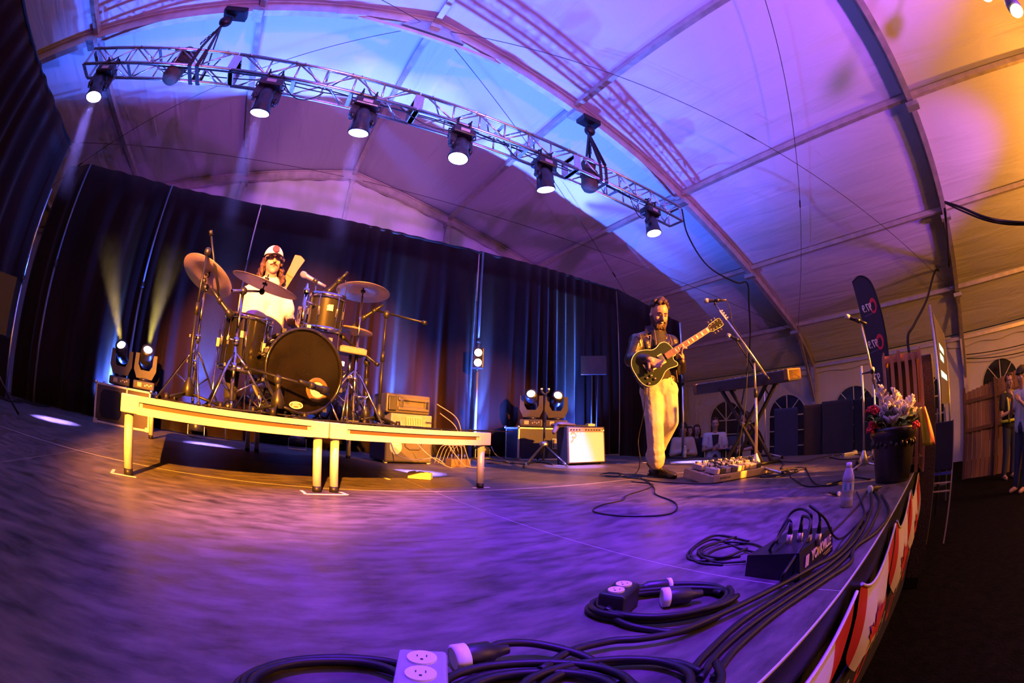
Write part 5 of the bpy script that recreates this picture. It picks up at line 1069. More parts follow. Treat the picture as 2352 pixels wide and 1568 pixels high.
# ---- onlookers on the ground beside the stage
def onlooker(label, pos, h, face, shirt, pants, hair, pose='down', longhair=False, capm=None, skin=SKIN_D, stripes=None, group='people beside the stage', lean=0.0, short=True, vox=0.016):
    x, y = pos; s_ = h / 1.75; f = Vector((math.cos(face), math.sin(face), 0)); r = Vector((f.y, -f.x, 0)); base = Vector((x, y, GZ)); t = thing('person', label, 'person', tuple(base), group=group)
    Z = lambda fx, rx, z: base + f * fx * s_ + r * rx * s_ + Vector((0, 0, z * s_)) + f * lean * max(0, z - 0.9) * s_
    Mh = headM(Z(0.03, 0, 1.62), (f.x, f.y, -0.05 - lean * 0.8)); b = MB(); head_skin(b, Mh, s_ * 0.98)
    b.cap(Z(0, 0, 1.42), Z(0.01, 0, 1.55), 0.06 * s_, 0.055 * s_)
    for k in (-1, 1): b.cap(Z(0, 0.07 * k, 1.28), Z(0, 0.06 * k, 1.02), 0.115 * s_, 0.11 * s_); b.cap(Z(0, 0.09 * k, 0.9), Z(0.02, 0.10 * k, 0.5), 0.09 * s_, 0.06 * s_); b.cap(Z(0.02, 0.10 * k, 0.5), Z(0, 0.11 * k, 0.07), 0.058 * s_, 0.04 * s_); b.cap(Z(0, 0.11 * k, 0.05), Z(0.16, 0.12 * k, 0.035), 0.045 * s_, 0.035 * s_)
    arms = {'down': ((0.0, 0.27, 1.08), (0.07, 0.27, 0.84)), 'cross': ((0.06, 0.26, 1.08), (0.22, 0.02, 1.10)), 'reach': ((0.15, 0.26, 1.12), (0.38, 0.16, 1.08)), 'phone': ((0.10, 0.25, 1.10), (0.24, 0.10, 1.28))}[pose]
    sl = MB()
    for k in (-1, 1):
        s0 = Z(0, 0.19 * k, 1.38); e = Z(arms[0][0], arms[0][1] * k, arms[0][2]); w_ = Z(arms[1][0], arms[1][1] * k, arms[1][2] + (0.04 if k > 0 else 0)); b.cap(Z(0, 0, 1.40), s0, 0.05 * s_, 0.055 * s_); b.cap(s0, e, 0.05 * s_, 0.04 * s_); b.cap(e, w_, 0.038 * s_, 0.027 * s_)
        hand(b, w_, (w_ - e), f * -0.6 + r * -k, s_, curl=0.7, side=k); sl.cap(Z(0, 0, 1.39), s0, 0.07 * s_, 0.072 * s_); sl.cap(s0, s0.lerp(e, 0.6 if short else 1.0), 0.075 * s_, 0.068 * s_)
        if not short: sl.cap(e, e.lerp(w_, 0.9), 0.06 * s_, 0.045 * s_)
    skin_blob('body', b, skin, t, 0.010, 2); head_face(t, Mh, s_ * 0.98)
    for k in (-1, 1): sl.cap(Z(0, 0.075 * k, 1.33), Z(0, 0.075 * k, 0.92), 0.125 * s_, 0.128 * s_)
    so = skin_blob('shirt', sl, shirt, t, vox, 3)
    p_ = MB(); p_.cap(Z(0, 0.04, 0.93), Z(0, -0.04, 0.93), 0.13 * s_, 0.13 * s_)
    for k in (-1, 1): p_.cap(Z(0, 0.09 * k, 0.88), Z(0.02, 0.10 * k, 0.5), 0.105 * s_, 0.08 * s_); p_.cap(Z(0.02, 0.10 * k, 0.5), Z(0, 0.11 * k, 0.10), 0.078 * s_, 0.065 * s_)
    skin_blob('trousers', p_, pants, t, vox, 2)
    q = lambda x_, y_, z_: Mh @ Vector((x_ * s_, y_ * s_, z_ * s_)); hb = MB(); rn = random.Random(int(x * 100) + int(y * 77))
    for i in range(60):
        a = rn.uniform(0, 2 * math.pi); z = rn.uniform(-0.3, 1.0); rr = math.sqrt(max(0, 1 - z * z)); x_, y_ = rr * math.cos(a), rr * math.sin(a)
        if y_ > 0.3 and z < 0.6: continue
        hb.sph(q(x_ * 0.08, -0.015 + y_ * 0.10, 0.04 + z * 0.098), 0.024 * s_, None, 8, 6)
    if longhair:
        for i in range(50): k = rn.choice((-1, 1)); hb.sph(q(k * rn.uniform(0.06, 0.10), rn.uniform(-0.1, 0.03), rn.uniform(-0.2, 0.04)), 0.026 * s_, None, 8, 6)
    skin_blob('hair', hb, hair, t, 0.012, 2)
    if capm:
        cc = MB().sph(q(0, -0.01, 0.065), (0.092 * s_, 0.11 * s_, 0.085 * s_), Mh.to_3x3(), 16, 10); cc.cap(q(-0.05, 0.10, 0.045), q(0.05, 0.10, 0.045), 0.018, 0.018); skin_blob('cap', cc, capm, t, 0.012, 2)
    return t, Z, f, r, so
BEIGE = mat('beige_cloth', (0.42, 0.36, 0.29), 0.8); DKHAIR = HAIR_D; BLACKT = TEE_B; WSHIRT = mat('white_cotton', (0.62, 0.60, 0.60), 0.8, bump=(9, 0.5)); DENIM_D = mat('dark_denim', (0.03, 0.035, 0.06), 0.85)
toc = lambda x, y: math.atan2(-y, -x)
a_ = (7.199, 5.233, 0.349); onlooker('onlooker in a dark cap and beige top behind the bare pole', a_[:2], 1.62, toc(*a_[:2]) + 0.2, BEIGE, BEIGE, DKHAIR, 'cross', capm=TEE_B, longhair=True, short=False)
a_ = (8.504, 5.987, 0.334); onlooker('short onlooker half hidden behind the person in the cap', a_[:2], 1.56, toc(*a_[:2]), BEIGE, DENIM_D, HAIR_B, 'down', longhair=True)
a_ = (8.021, 5.454, 0.333); onlooker('curly-haired onlooker in a black top left of the striped shirt', a_[:2], 1.58, toc(*a_[:2]) + 0.3, BLACKT, DENIM_D, HAIR_B, 'down', longhair=True)
a_ = (7.821, 4.844, 0.321); t, Z, f, r, so = onlooker('man in an open striped white shirt beside the stage', a_[:2], 1.70, toc(*a_[:2]) + 0.1, WSHIRT, TEE_B, DKHAIR, 'cross')
MB().prism([(-0.05, -0.16), (0.05, -0.16), (0.075, 0.10), (-0.075, 0.10)], 0.0, 0.012, basis(Z(0.125, 0, 1.30), r, (0, 0, 1))).build('undershirt', TEE_B, t)
for k in (-0.14, -0.09, 0.09, 0.14): MB().prism([(-0.008, -0.22), (0.008, -0.22), (0.008, 0.20), (-0.008, 0.20)], 0, 0.008, basis(Z(0.118 - 0.22 * abs(k) ** 1.3, k, 1.14), r, (0, 0, 1))).build('stripe', mat('maroon_stripe', (0.20, 0.06, 0.06), 0.8), so)
a_ = (7.413, 3.505, 0.283); onlooker('man in a black t-shirt bending over a laptop behind the keyboard', a_[:2], 1.74, toc(*a_[:2]) - 1.2, BLACKT, DENIM_D, DKHAIR, 'reach', lean=0.45, skin=SKIN)
HIVIS = mat('hi_vis_yellow', (0.65, 0.70, 0.03), 0.6)
a_ = (8.848, -1.647, 0.468); t, Z, f, r, so = onlooker('dark-haired guard in a hi-vis vest by the wooden fence', a_[:2], 1.80, toc(*a_[:2]) + 0.5, TEE_B, DENIM_D, DKHAIR, 'cross', group='people right of the stage')
HIO = mat('hi_vis_orange', (0.8, 0.2, 0.03), 0.6)
for k in (-1, 1): MB().tube([Z(-0.02, 0.10 * k, 1.46), Z(0.12, 0.11 * k, 1.32), Z(0.145, 0.10 * k, 1.1), Z(0.14, 0.09 * k, 0.95)], 0.028, 8).build('vest_band', HIVIS, t); MB().tube([Z(0.0, 0.06 * k, 1.45), Z(0.14, 0.06 * k, 1.30), Z(0.16, 0.05 * k, 1.08)], 0.016, 8).build('vest_trim', HIO, t)
MB().tube([Z(0.14 * math.cos(a), 0.22 * math.sin(a), 0.98) for a in [0.4 * i for i in range(16)]], 0.03, 6, True).build('vest_belt', HIVIS, t)
a_ = (7.415, -1.669, 0.415); onlooker('person in a white shirt and dark cap cut by the right edge', a_[:2], 1.80, toc(*a_[:2]) - 0.6, mat('bluish_white_shirt', (0.5, 0.5, 0.55), 0.8), DENIM_D, DKHAIR, 'phone', capm=TEE_B, group='people right of the stage')  # plain bluish white shirt cloth

# ------------------------------------------------------------------ road cases and moving spot lights
CASEP = mat('brown_case_panel', (0.055, 0.040, 0.030), 0.6, noise=(6, 0.2)); CASEB = mat('navy_case_panel', (0.012, 0.014, 0.03), 0.5, noise=(6, 0.2))
def road_case(label, p0, p1, depth, h, panel, hole=False, latch=False):
    p0, p1 = Vector((*p0, 0)), Vector((*p1, 0)); d = (p1 - p0); L = d.length; a = math.atan2(d.y, d.x); t = thing('road_case', label, 'flight case', tuple(p0), a, 'road cases')
    B = lambda c, s, m, nm, par=t, bev=0.006: MB().cbox(c, s, bev).build(nm, m, par, local=True)
    bd = B((L / 2, depth / 2, h / 2), (L - 0.02, depth - 0.02, h - 0.02), panel, 'body', bev=0.004)
    e = 0.028
    for y in (0, depth):
        for z in (0, h): B((L / 2, y + (e / 2 if y == 0 else -e / 2), z + (e / 2 if z == 0 else -e / 2)), (L, e, e), ALU_D, 'edge_extrusion')
        for x in (0, L): B((x + (e / 2 if x == 0 else -e / 2), y + (e / 2 if y == 0 else -e / 2), h / 2), (e, e, h), ALU_D, 'edge_extrusion')
    for x in (0, L):
        for z in (0, h): B((x + (e / 2 if x == 0 else -e / 2), depth / 2, z + (e / 2 if z == 0 else -e / 2)), (e, depth, e), ALU_D, 'edge_extrusion')
        for y in (0, depth):
            for z in (0, h): MB().sph((x, y, z), 0.026, None, 8, 6).build('ball_corner', ALU, t, local=True) if z else MB().box((x + (0.025 if x == 0 else -0.025), y + (0.02 if y == 0 else -0.02), 0.025), (0.06, 0.045, 0.05)).build('ball_corner', ALU, t, local=True)
    if hole:
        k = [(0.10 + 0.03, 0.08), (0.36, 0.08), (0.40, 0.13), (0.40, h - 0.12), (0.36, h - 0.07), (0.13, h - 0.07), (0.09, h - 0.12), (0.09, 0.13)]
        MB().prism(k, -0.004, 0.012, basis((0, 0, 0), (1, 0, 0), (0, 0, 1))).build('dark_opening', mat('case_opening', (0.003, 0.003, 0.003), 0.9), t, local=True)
        B((L * 0.58, e / 2, h / 2), (e, e, h), ALU_D, 'edge_extrusion')
    if latch:
        MB().tube([(L * 0.62, -0.004, h * 0.36), (L * 0.62, -0.004, h * 0.66), (L * 0.74, -0.004, h * 0.66), (L * 0.74, -0.004, h * 0.36)], 0.008, 6, True).build('recessed_latch', ALU_D, t, local=True); MB().box((L * 0.68, 0.002, h * 0.51), (0.05, 0.01, h * 0.27)).build('latch_plate', GREY, t, local=True)
    return t
road_case('brown road case with dark opening behind the left riser corner', (-2.42, 5.12), (-1.62, 5.24), 0.45, 0.47, CASEP, hole=True)
road_case('navy road case with a recessed latch behind the guitar stand', (3.42, 5.40), (4.35, 5.30), 0.45, 0.50, CASEB, latch=True)
WARMLENS = mat('lit_warm_lens', (1, 0.95, 0.8), 0.3, emit=((1.0, 0.78, 0.36), 7))
HOUSING = mat('moving_head_grey', (0.05, 0.045, 0.04), 0.45, noise=(10, 0.15))
def moving_head(label, base, aim, rz, lens=WARMLENS, s=1.0):
    b = Vector(base); t = thing('moving_spot_light', label, 'stage light', tuple(b), rz, 'moving spot lights on the road cases'); R_ = Matrix.Rotation(rz, 3, 'Z'); W = lambda x, y, z: b + R_ @ Vector((x * s, y * s, z * s))
    bb = MB().cbox(W(0, 0, 0.055), (0.30 * s, 0.26 * s, 0.10 * s), 0.015, R_).build('base', HOUSING, t)
    MB().box(W(-0.06, -0.1315, 0.06), (0.06 * s, 0.004, 0.05 * s), R_).build('display', mat('lit_display', (0.5, 0.4, 0.2), 0.4), bb)
    for i in range(4): MB().box(W(0.02 + 0.028 * i, -0.132, 0.055 + 0.012 * (i % 2)), (0.016 * s, 0.004, 0.016 * s), R_).build('button', ALU_D, bb)
    MB().cyl(W(0, 0, 0.105), W(0, 0, 0.14), 0.07 * s, n=20).build('turntable', BLACK, t)
    U = [(-0.155, 0.43), (-0.16, 0.24), (-0.11, 0.135), (0.11, 0.135), (0.16, 0.24), (0.155, 0.43), (0.10, 0.43), (0.10, 0.30), (0.06, 0.235), (-0.06, 0.235), (-0.10, 0.30), (-0.10, 0.43)]
    MB().prism(U, -0.045 * s, 0.045 * s, basis(b, R_ @ Vector((1, 0, 0)), (0, 0, 1)) @ Matrix.Diagonal((s, s, 1, 1))).build('yoke', HOUSING, t)
    c = W(0, 0, 0.40); a = Vector(aim).normalized()
    MB().lathe([(0.001, -0.15), (0.06, -0.145), (0.085, -0.10), (0.094, -0.02), (0.096, 0.06), (0.088, 0.10), (0.088, 0.135), (0.062, 0.138)], c, a, 24).build('head', HEAD, t)
    MB().lathe([(0.001, 0.136), (0.04, 0.133), (0.064, 0.125)], c, a, 24).build('lens', lens, t)
    return t, c + a * 0.19, a
toward = lambda p, up=0.3, side=0.0: -away(p) + Vector((0, 0, up)) + Vector((-away(p).y, away(p).x, 0)) * side
HB = (-2.16, 5.38, 0.475); t, lp, la = moving_head('left moving spot on the brown road case', HB, toward(HB, 0.75, 0.35), 0.38)
HB2 = (-1.80, 5.42, 0.475); t, lp2, la2 = moving_head('right moving spot on the brown road case', HB2, toward(HB2, 0.75, -0.06), 0.34)
spot('moving_head_beam', lp, lp + la * 3, 900, (1.0, 0.66, 0.12), 17, 0.3, 0.03); haze(lp - la * 0.04, lp + la * 1.5, 0.03, 0.24, 'yellow light beam in the haze above the left moving spot', 0.22)
spot('moving_head_beam', lp2, lp2 + la2 * 3, 900, (1.0, 0.72, 0.10), 17, 0.3, 0.03); haze(lp2 - la2 * 0.04, lp2 + la2 * 1.5, 0.03, 0.24, 'yellow light beam in the haze above the right moving spot', 0.22)
HB3 = (3.72, 5.52, 0.505); t, lp3, la3 = moving_head('left moving spot on the navy road case', HB3, toward(HB3, 0.45, 0.10), -0.60, s=1.12)
HB4 = (4.14, 5.44, 0.505); t, lp4, la4 = moving_head('right moving spot on the navy road case', HB4, toward(HB4, 0.45, -0.15), -0.64, s=1.12)

# double lens audience blinder on the upright
bp_ = Vector((2.92, 5.80, 1.36)); t = thing('blinder_light', 'black two-lens audience light clamped to the curtain pole', 'stage light', tuple(bp_)); fz = -away(bp_); Mq = basis(bp_ + Vector((0, 0, 0.15)), Vector((-fz.y, fz.x, 0)), (0, 0, 1))
MB().cbox(bp_ + Vector((0, 0, 0.15)), (0.165, 0.14, 0.31), 0.012, Mq.to_3x3() @ Matrix(((1, 0, 0), (0, 0, -1), (0, 1, 0))).to_3x3() if False else frame((0, 0, 1), fz)).build('housing', HEAD, t)
for dz in (0.225, 0.075):
    c = bp_ + Vector((0, 0, dz)) + fz * 0.08; MB().lathe([(0.060, -0.02), (0.066, 0.0), (0.060, 0.006)], c, fz, 20).build('bezel', BLACKM, t); MB().lathe([(0.001, 0.012), (0.035, 0.008), (0.058, 0.0)], c, fz, 20).build('lens', mat('blinder_lens', (1, 0.9, 0.75), 0.4, emit=((1.0, 0.72, 0.36), 6)), t)
MB().cyl(bp_ + Vector((0.0, 0.02, 0.0)), (2.98, 5.93, 1.36), 0.02, n=8).build('clamp', BLACKM, t)
# small square sign on two thin poles
c = Vector((5.17, 5.72, 1.63)); t = thing('square_sign', 'reddish square panel on two thin poles before the curtain', 'sign', (5.17, 5.72, 0))
MB().cbox(c, (0.46, 0.05, 0.34), 0.008, frame((0, 0, 1), -away(c))).build('panel', mat('rusty_panel', (0.035, 0.011, 0.008), 0.6, noise=(5, 0.7)), t)
for dx in (-0.02, 0.09): MB().cyl((5.17 + dx, 5.74, 0.0), (5.17 + dx * 1.3, 5.74, 1.5), 0.012, n=8).build('pole', DARKPOLE, t)
MB().box((5.2, 5.74, 0.01), (0.35, 0.3, 0.015)).build('base', BLACKM, t)

# ------------------------------------------------------------------ gear rack right of the riser
t = thing('equipment_case', 'grey moulded rack case with a round pale sticker beside the riser', 'flight case', (1.55, 4.72, 0), 0.13); MOULD = mat('grey_moulded_plastic', (0.05, 0.046, 0.05), 0.5, noise=(12, 0.15))
MB().cbox((0, 0.25, 0.215), (0.60, 0.5, 0.40), 0.02).build('shell', MOULD, t, local=True)
for x in (-0.24, -0.08, 0.10, 0.25): MB().cbox((x, -0.004, 0.35), (0.035, 0.02, 0.06), 0.005).build('latch', GREY, t, local=True)
MB().tube([(-0.05, -0.004, 0.34), (-0.05, -0.006, 0.20), (0.0, -0.008, 0.17), (0.12, -0.008, 0.17), (0.16, -0.006, 0.21), (0.16, -0.004, 0.34)], 0.01, 6).build('moulded_rib', MOULD, t, local=True)
MB().prism(el(0.075, 0.085, 28), 0, 0.004, basis((-0.17, -0.001, 0.19), (1, 0, 0), (0, 0, 1))).build('round_sticker', mat('pale_sticker', (0.62, 0.52, 0.46), 0.5), t, local=True)
for yy in (0.03, 0.0): MB().box((-0.17, -0.0055, 0.19 + yy), (0.10, 0.002, 0.012)).build('sticker_line', WHITE, t, local=True)
for x in (-0.27, 0.27): MB().cyl((x, 0.03, 0.03), (x, 0.06, 0.03), 0.03, n=12).build('wheel', WHITE, t, local=True)
t = thing('amplifier_rack', 'rack unit with a vented front on the grey moulded case', 'rack unit', (1.58, 4.74, 0.417), 0.13)
MB().cbox((0, 0.22, 0.075), (0.52, 0.42, 0.15), 0.008).build('chassis', GREY, t, local=True); MB().box((0.02, -0.001, 0.07), (0.2, 0.01, 0.10)).build('vent_panel', mat('pale_vent', (0.35, 0.30, 0.27), 0.5), t, local=True)
for i in range(9): MB().box((-0.07 + 0.022 * i, -0.007, 0.07), (0.006, 0.004, 0.09)).build('vent_slat', BLACK, t, local=True)
for k in range(3): MB().cyl((0.18 + 0.03 * k, -0.001, 0.07), (0.18 + 0.03 * k, -0.02, 0.07), 0.01, n=10).build('knob', CHROME, t, local=True)
t = thing('equipment_case', 'upper ribbed grey case on top of the rack unit', 'flight case', (1.54, 4.76, 0.567), 0.13)
MB().cbox((0, 0.22, 0.115), (0.56, 0.42, 0.22), 0.02).build('shell', MOULD, t, local=True)
for z in (0.06, 0.17): MB().cbox((0.06, 0.0, z), (0.40, 0.03, 0.045), 0.01).build('moulded_rib', MOULD, t, local=True)
for x in (-0.10, 0.22): MB().cbox((x, -0.008, 0.115), (0.04, 0.03, 0.09), 0.006).build('latch', CHROME, t, local=True)
MB().cbox((-0.21, 0.0, 0.11), (0.10, 0.04, 0.16), 0.008).build('open_panel', BLACK, t, local=True)
# XLR box on floor, white box
def xlr_box(label, loc, rz, size, n_, m, text_=None):
    t = thing('snake_box', label, 'junction box', loc, rz); MB().cbox((0, 0, size[2] / 2), size, 0.006).build('box_body', m, t, local=True)
    for i in range(n_):
        x = (-0.5 + (i + 0.5) / n_) * size[0] * 0.85; MB().cyl((x, 0.0, size[2]), (x, 0.0, size[2] + 0.05), 0.010, n=10).build('plug', CHROME, t, local=True)
        MB().cyl((x, 0.0, size[2] + 0.05), (x, 0, size[2] + 0.085), 0.009, 0.005, n=10).build('plug_boot', RUBBER, t, local=True)
    return t
c = (2.078, 4.534, 0.000); xlr_box('small snake box with silver plugs at the right riser leg', c, 0.15, (0.26, 0.13, 0.09), 5, mat('brown_box', (0.12, 0.08, 0.05), 0.6))
c = (1.192, 3.325, 0.000); t = thing('power_strip', 'pale power strip lying on the floor under the riser', 'power strip', c, -0.55); MB().cbox((0, 0, 0.03), (0.19, 0.085, 0.055), 0.006).build('strip_body', mat('cream_plastic', (0.6, 0.5, 0.32), 0.45), t, local=True)
for x in (-0.05, 0.0, 0.05): MB().cbox((x, 0, 0.06), (0.034, 0.034, 0.008), 0.003).build('socket', WHITE, t, local=True)

# ------------------------------------------------------------------ guitar amplifier
a0 = Vector((3.525, 4.377, 0)); a1 = Vector((4.144, 4.322, 0)); L = (a1 - a0).length; an = math.atan2((a1 - a0).y, (a1 - a0).x)
t = thing('guitar_amplifier', 'black guitar amplifier with a pale silver grille cloth', 'amplifier', tuple(a0), an); TOLEX = mat('black_tolex', (0.018, 0.017, 0.02), 0.6, bump=(150, 0.4))
tl = Euler((-0.09, 0, 0)).to_matrix()
MB().cbox((L / 2, 0.14, 0.255), (L, 0.26, 0.49), 0.012, tl).build('cabinet', TOLEX, t, local=True)
MB().cbox(tuple(Vector((L / 2, 0.14, 0.255)) + tl @ Vector((0, -0.128, -0.03))), (L - 0.05, 0.012, 0.40), 0.004, tl).build('grille_cloth', mat('silver_grille_cloth', (0.62, 0.58, 0.60), 0.7, bump=(200, 0.5)), t, local=True)
cpz = Vector((L / 2, 0.14, 0.255)) + tl @ Vector((0, -0.125, 0.20)); MB().cbox(tuple(cpz), (L - 0.05, 0.012, 0.06), 0.004, tl).build('control_panel', GREY, t, local=True)
for i in range(11): p = cpz + tl @ Vector((-0.25 + 0.045 * i + (0.06 if i > 3 else 0), -0.006, 0)); MB().cyl(p, p + tl @ Vector((0, -0.018, 0)), 0.010, 0.008, n=10).build('knob', BLACK, t, local=True)
MB().box(tuple(cpz + tl @ Vector((0.27, -0.008, -0.005))), (0.05, 0.004, 0.02), tl).build('jewel_plate', WHITE, t, local=True)
MB().tube([(L / 2 - 0.12, 0.15, 0.50), (L / 2 - 0.1, 0.16, 0.525), (L / 2 + 0.1, 0.16, 0.525), (L / 2 + 0.12, 0.15, 0.50)], 0.01, 6).build('handle', BLACK, t, local=True)
for x in (0.05, L - 0.05): MB().cyl((x, 0.06, 0.0), (x, 0.06, 0.02), 0.015, n=8).build('foot', RUBBER, t, local=True)
lgM = basis(Vector((0.08, 0.14, 0.255)) + tl @ Vector((0, -0.136, 0.10)), (1, 0, 0), tl @ Vector((0, 0, 1)))
MB().tube([lgM @ Vector(p) for p in ((-0.03, 0.05, 0), (0.02, 0.07, 0), (0.06, 0.03, 0), (0.03, 0.0, 0), (-0.01, 0.01, 0), (0.01, -0.03, 0), (-0.03, -0.06, 0))], 0.004, 5).build('script_logo', mat('chrome_red_script', (0.55, 0.25, 0.28), 0.3, 0.5), t, local=True)
jt = MB(); jc = a0 + Vector((0.08, 0.20, 0.53))
for i in range(26): a = random.uniform(0, 6.28); r_ = random.uniform(0, 1); jt.sph(jc + Vector((0.17 * r_ * math.cos(a), 0.10 * r_ * math.sin(a), 0.02 * (1 - r_) + random.uniform(-0.005, 0.01))), (0.06, 0.045, 0.022), None, 8, 6)
jt.cap(jc + Vector((-0.12, -0.02, -0.01)), jc + Vector((-0.20, -0.06, -0.10)), 0.04, 0.03)
t2 = thing('folded_jacket', 'dark folded garment lying on the amplifier top', 'jacket', tuple(a0 + Vector((0.08, 0.2, 0.51)))); skin_blob('cloth', jt, mat('dark_purple_cloth', (0.06, 0.045, 0.07), 0.8), t2, 0.012, 2)
t2 = thing('tuner_pedal', 'small pale box on the amplifier top right corner', 'pedal', tuple(a0 + Vector((0.50, 0.14, 0.515))), an); MB().cbox((0, 0, 0.02), (0.12, 0.08, 0.036), 0.006).build('case', mat('cream_pedal', (0.55, 0.5, 0.3), 0.4), t2, local=True)
for x in (-0.04, 0, 0.04): MB().cyl((x, 0, 0.038), (x, 0, 0.052), 0.008, n=8).build('knob', BLACK, t2, local=True)

# ------------------------------------------------------------------ tripod guitar stand
c = Vector((3.383, 4.704, 0.000)); t = thing('guitar_stand', 'black tripod guitar stand with a padded yoke before the amplifier', 'guitar stand', (c.x, c.y, 0))
MB().cyl((c.x, c.y, 0.05), (c.x, c.y, 0.56), 0.014, n=10).build('lower_tube', BLACKM, t); MB().cyl((c.x, c.y, 0.5), (c.x, c.y, 0.93), 0.010, n=10).build('upper_tube', BLACKM, t)
MB().lathe([(0.055, 0.0), (0.06, 0.03), (0.04, 0.055), (0.016, 0.06)], (c.x, c.y, 0.25), (0, 0, 1), 16).build('leg_hub', ALU, t)
for f in ((2.776, 4.243, -0.000), (3.298, 4.093, 0.000), (c.x + 0.12, c.y + 0.33, 0)):
    lg = MB().cyl((c.x, c.y, 0.265), (f[0], f[1], 0.02), 0.017, n=10).build('leg', BLACKM, t); MB().cyl(Vector((c.x, c.y, 0.265)).lerp(Vector((f[0], f[1], 0.02)), 0.86), (f[0], f[1], 0.018), 0.018, n=10).build('foot_tip', ALU, lg)
rv = Vector((away(c).y, -away(c).x, 0))
MB().tube([Vector((c.x, c.y, 0.99)) - rv * 0.05 + Vector((0, 0, 0.03)), Vector((c.x, c.y, 0.97)) - rv * 0.045, Vector((c.x, c.y, 0.93)), Vector((c.x, c.y, 0.97)) + rv * 0.045, Vector((c.x, c.y, 0.99)) + rv * 0.05 + Vector((0, 0, 0.03))], 0.013, 8).build('yoke', BLACK, t)
for sg in (-1, 1): MB().sph(Vector((c.x, c.y, 1.005)) + rv * sg * 0.048, 0.017, None, 8, 6).build('yoke_pad', WHITE, t)

# ------------------------------------------------------------------ pedal board
pl0 = Vector((3.06, 2.20, 0)); pl1 = Vector((2.95, 1.83, 0)); pl2 = Vector((3.62, 1.70, 0)); xa = (pl2 - pl1).normalized(); ya = (pl0 - pl1).normalized(); Lx = 0.74; Ly = 0.36; ang = math.atan2(xa.y, xa.x)
t = thing('pedal_board', 'sloping pale pedal board crowded with effect pedals', 'pedal board', tuple(pl1), ang); BOARD = mat('champagne_board', (0.50, 0.40, 0.22), 0.45, 0.3, noise=(8, 0.15))
sl = 0.16; Rp = Euler((sl, 0, 0)).to_matrix()
for i in range(5): MB().cbox(tuple(Rp @ Vector((Lx / 2, 0.035 + 0.072 * i, 0.045))), (Lx, 0.055, 0.018), 0.004, Rp).build('rail', BOARD, t, local=True)
for x in (0.01, Lx - 0.01): MB().cbox((x, Ly / 2, 0.042), (0.02, Ly, 0.075), 0.004, Rp).build('side_plate', BOARD, t, local=True)
MB().cbox((Lx / 2, 0.0, 0.035), (Lx, 0.012, 0.06), 0.004).build('front_plate', BOARD, t, local=True)
text('script_lettering', 'pedaltrain', 0.034, mat('board_print', (0.06, 0.045, 0.02), 0.5), XF[t.name] @ basis((0.14, -0.0068, 0.036), (1, 0, 0), (0, 0, 1)), t, shear=0.2)
cols = [(0.5, 0.46, 0.4), (0.03, 0.03, 0.03), (0.42, 0.36, 0.42), (0.12, 0.1, 0.09), (0.6, 0.55, 0.5), (0.25, 0.2, 0.15), (0.5, 0.42, 0.3), (0.05, 0.05, 0.06), (0.35, 0.3, 0.28)]
rnd = random.Random(2); k = 0
for row, y in enumerate((0.09, 0.25)):
    x = 0.03
    while x < Lx - 0.08:
        w_ = rnd.choice((0.07, 0.075, 0.11)); 
        if x + w_ > Lx - 0.01: break
        Rl = Rp; c0 = Vector((x + w_ / 2, y, 0.055)); pd = MB().cbox(tuple(Rp @ (c0 + Vector((0, 0, 0.028)))), (w_ - 0.008, 0.12, 0.045), 0.006, Rl).build('effect_pedal', mat('pedal_%d' % (k % 9), cols[k % 9], 0.4), t, local=True); k += 1
        for q in range(3 if w_ > 0.1 else 2): p = c0 + Vector(((-0.5 + (q + 0.5) / (3 if w_ > 0.1 else 2)) * (w_ - 0.02), 0.03, 0.05)); MB().cyl(Rp @ p, Rp @ (p + Vector((0, 0, 0.018))), 0.008, n=8).build('knob', CREAM if q else BLACK, pd, local=True)
        p = c0 + Vector((0, -0.035, 0.05)); MB().cyl(Rp @ p, Rp @ (p + Vector((0, 0, 0.015))), 0.007, n=8).build('foot_switch', CHROME, pd, local=True); x += w_
for i in range(7):
    x0 = 0.08 + 0.09 * i; MB().tube(catmull([Rp @ Vector((x0, 0.17, 0.09)), Rp @ Vector((x0 + 0.02, 0.18, 0.14)), Rp @ Vector((x0 + 0.07, 0.17, 0.13)), Rp @ Vector((x0 + 0.09, 0.16, 0.09))], 5), 0.004, 5).build('patch_lead', RUBBER, t, local=True)

# ------------------------------------------------------------------ vocal microphone stand in front of the guitarist
STEEL = mat('brushed_stand_tube', (0.75, 0.68, 0.55), 0.3, 0.9)
b = Vector((3.72, 1.83, 0)); top = Vector((3.704, 1.871, 1.040)); top.x, top.y = b.x, b.y
t = thing('microphone_stand', 'tall boom microphone stand with pick holder right of the guitarist', 'mic stand', tuple(b))
MB().lathe([(0.03, 0.0), (0.055, 0.03), (0.045, 0.09), (0.016, 0.15), (0.013, 0.16)], (b.x, b.y, 0.03), (0, 0, 1), 18).build('base_hub', STEEL, t)
for f in ((3.012, 1.862, 0.000), (3.473, 1.358, 0.000), (b.x + 0.33, b.y + 0.25, 0)):
    d_ = (Vector(f) - b); d_.z = 0; f2 = b + d_.normalized() * min(0.42, d_.length); lg = MB().cyl((b.x, b.y, 0.07), (f2.x, f2.y, 0.022), 0.013, n=10).build('leg', ALU, t); MB().cyl((f2.x, f2.y, 0.0), (f2.x, f2.y, 0.04), 0.02, 0.016, n=10).build('rubber_foot', RUBBER, lg)
MB().cyl((b.x, b.y, 0.15), (b.x, b.y, 0.74), 0.0145, n=12).build('lower_tube', STEEL, t); MB().cyl((b.x, b.y, 0.7), top, 0.010, n=12).build('upper_tube', STEEL, t); MB().cyl((b.x, b.y, 0.70), (b.x, b.y, 0.78), 0.019, n=12).build('clutch', BLACK, t)
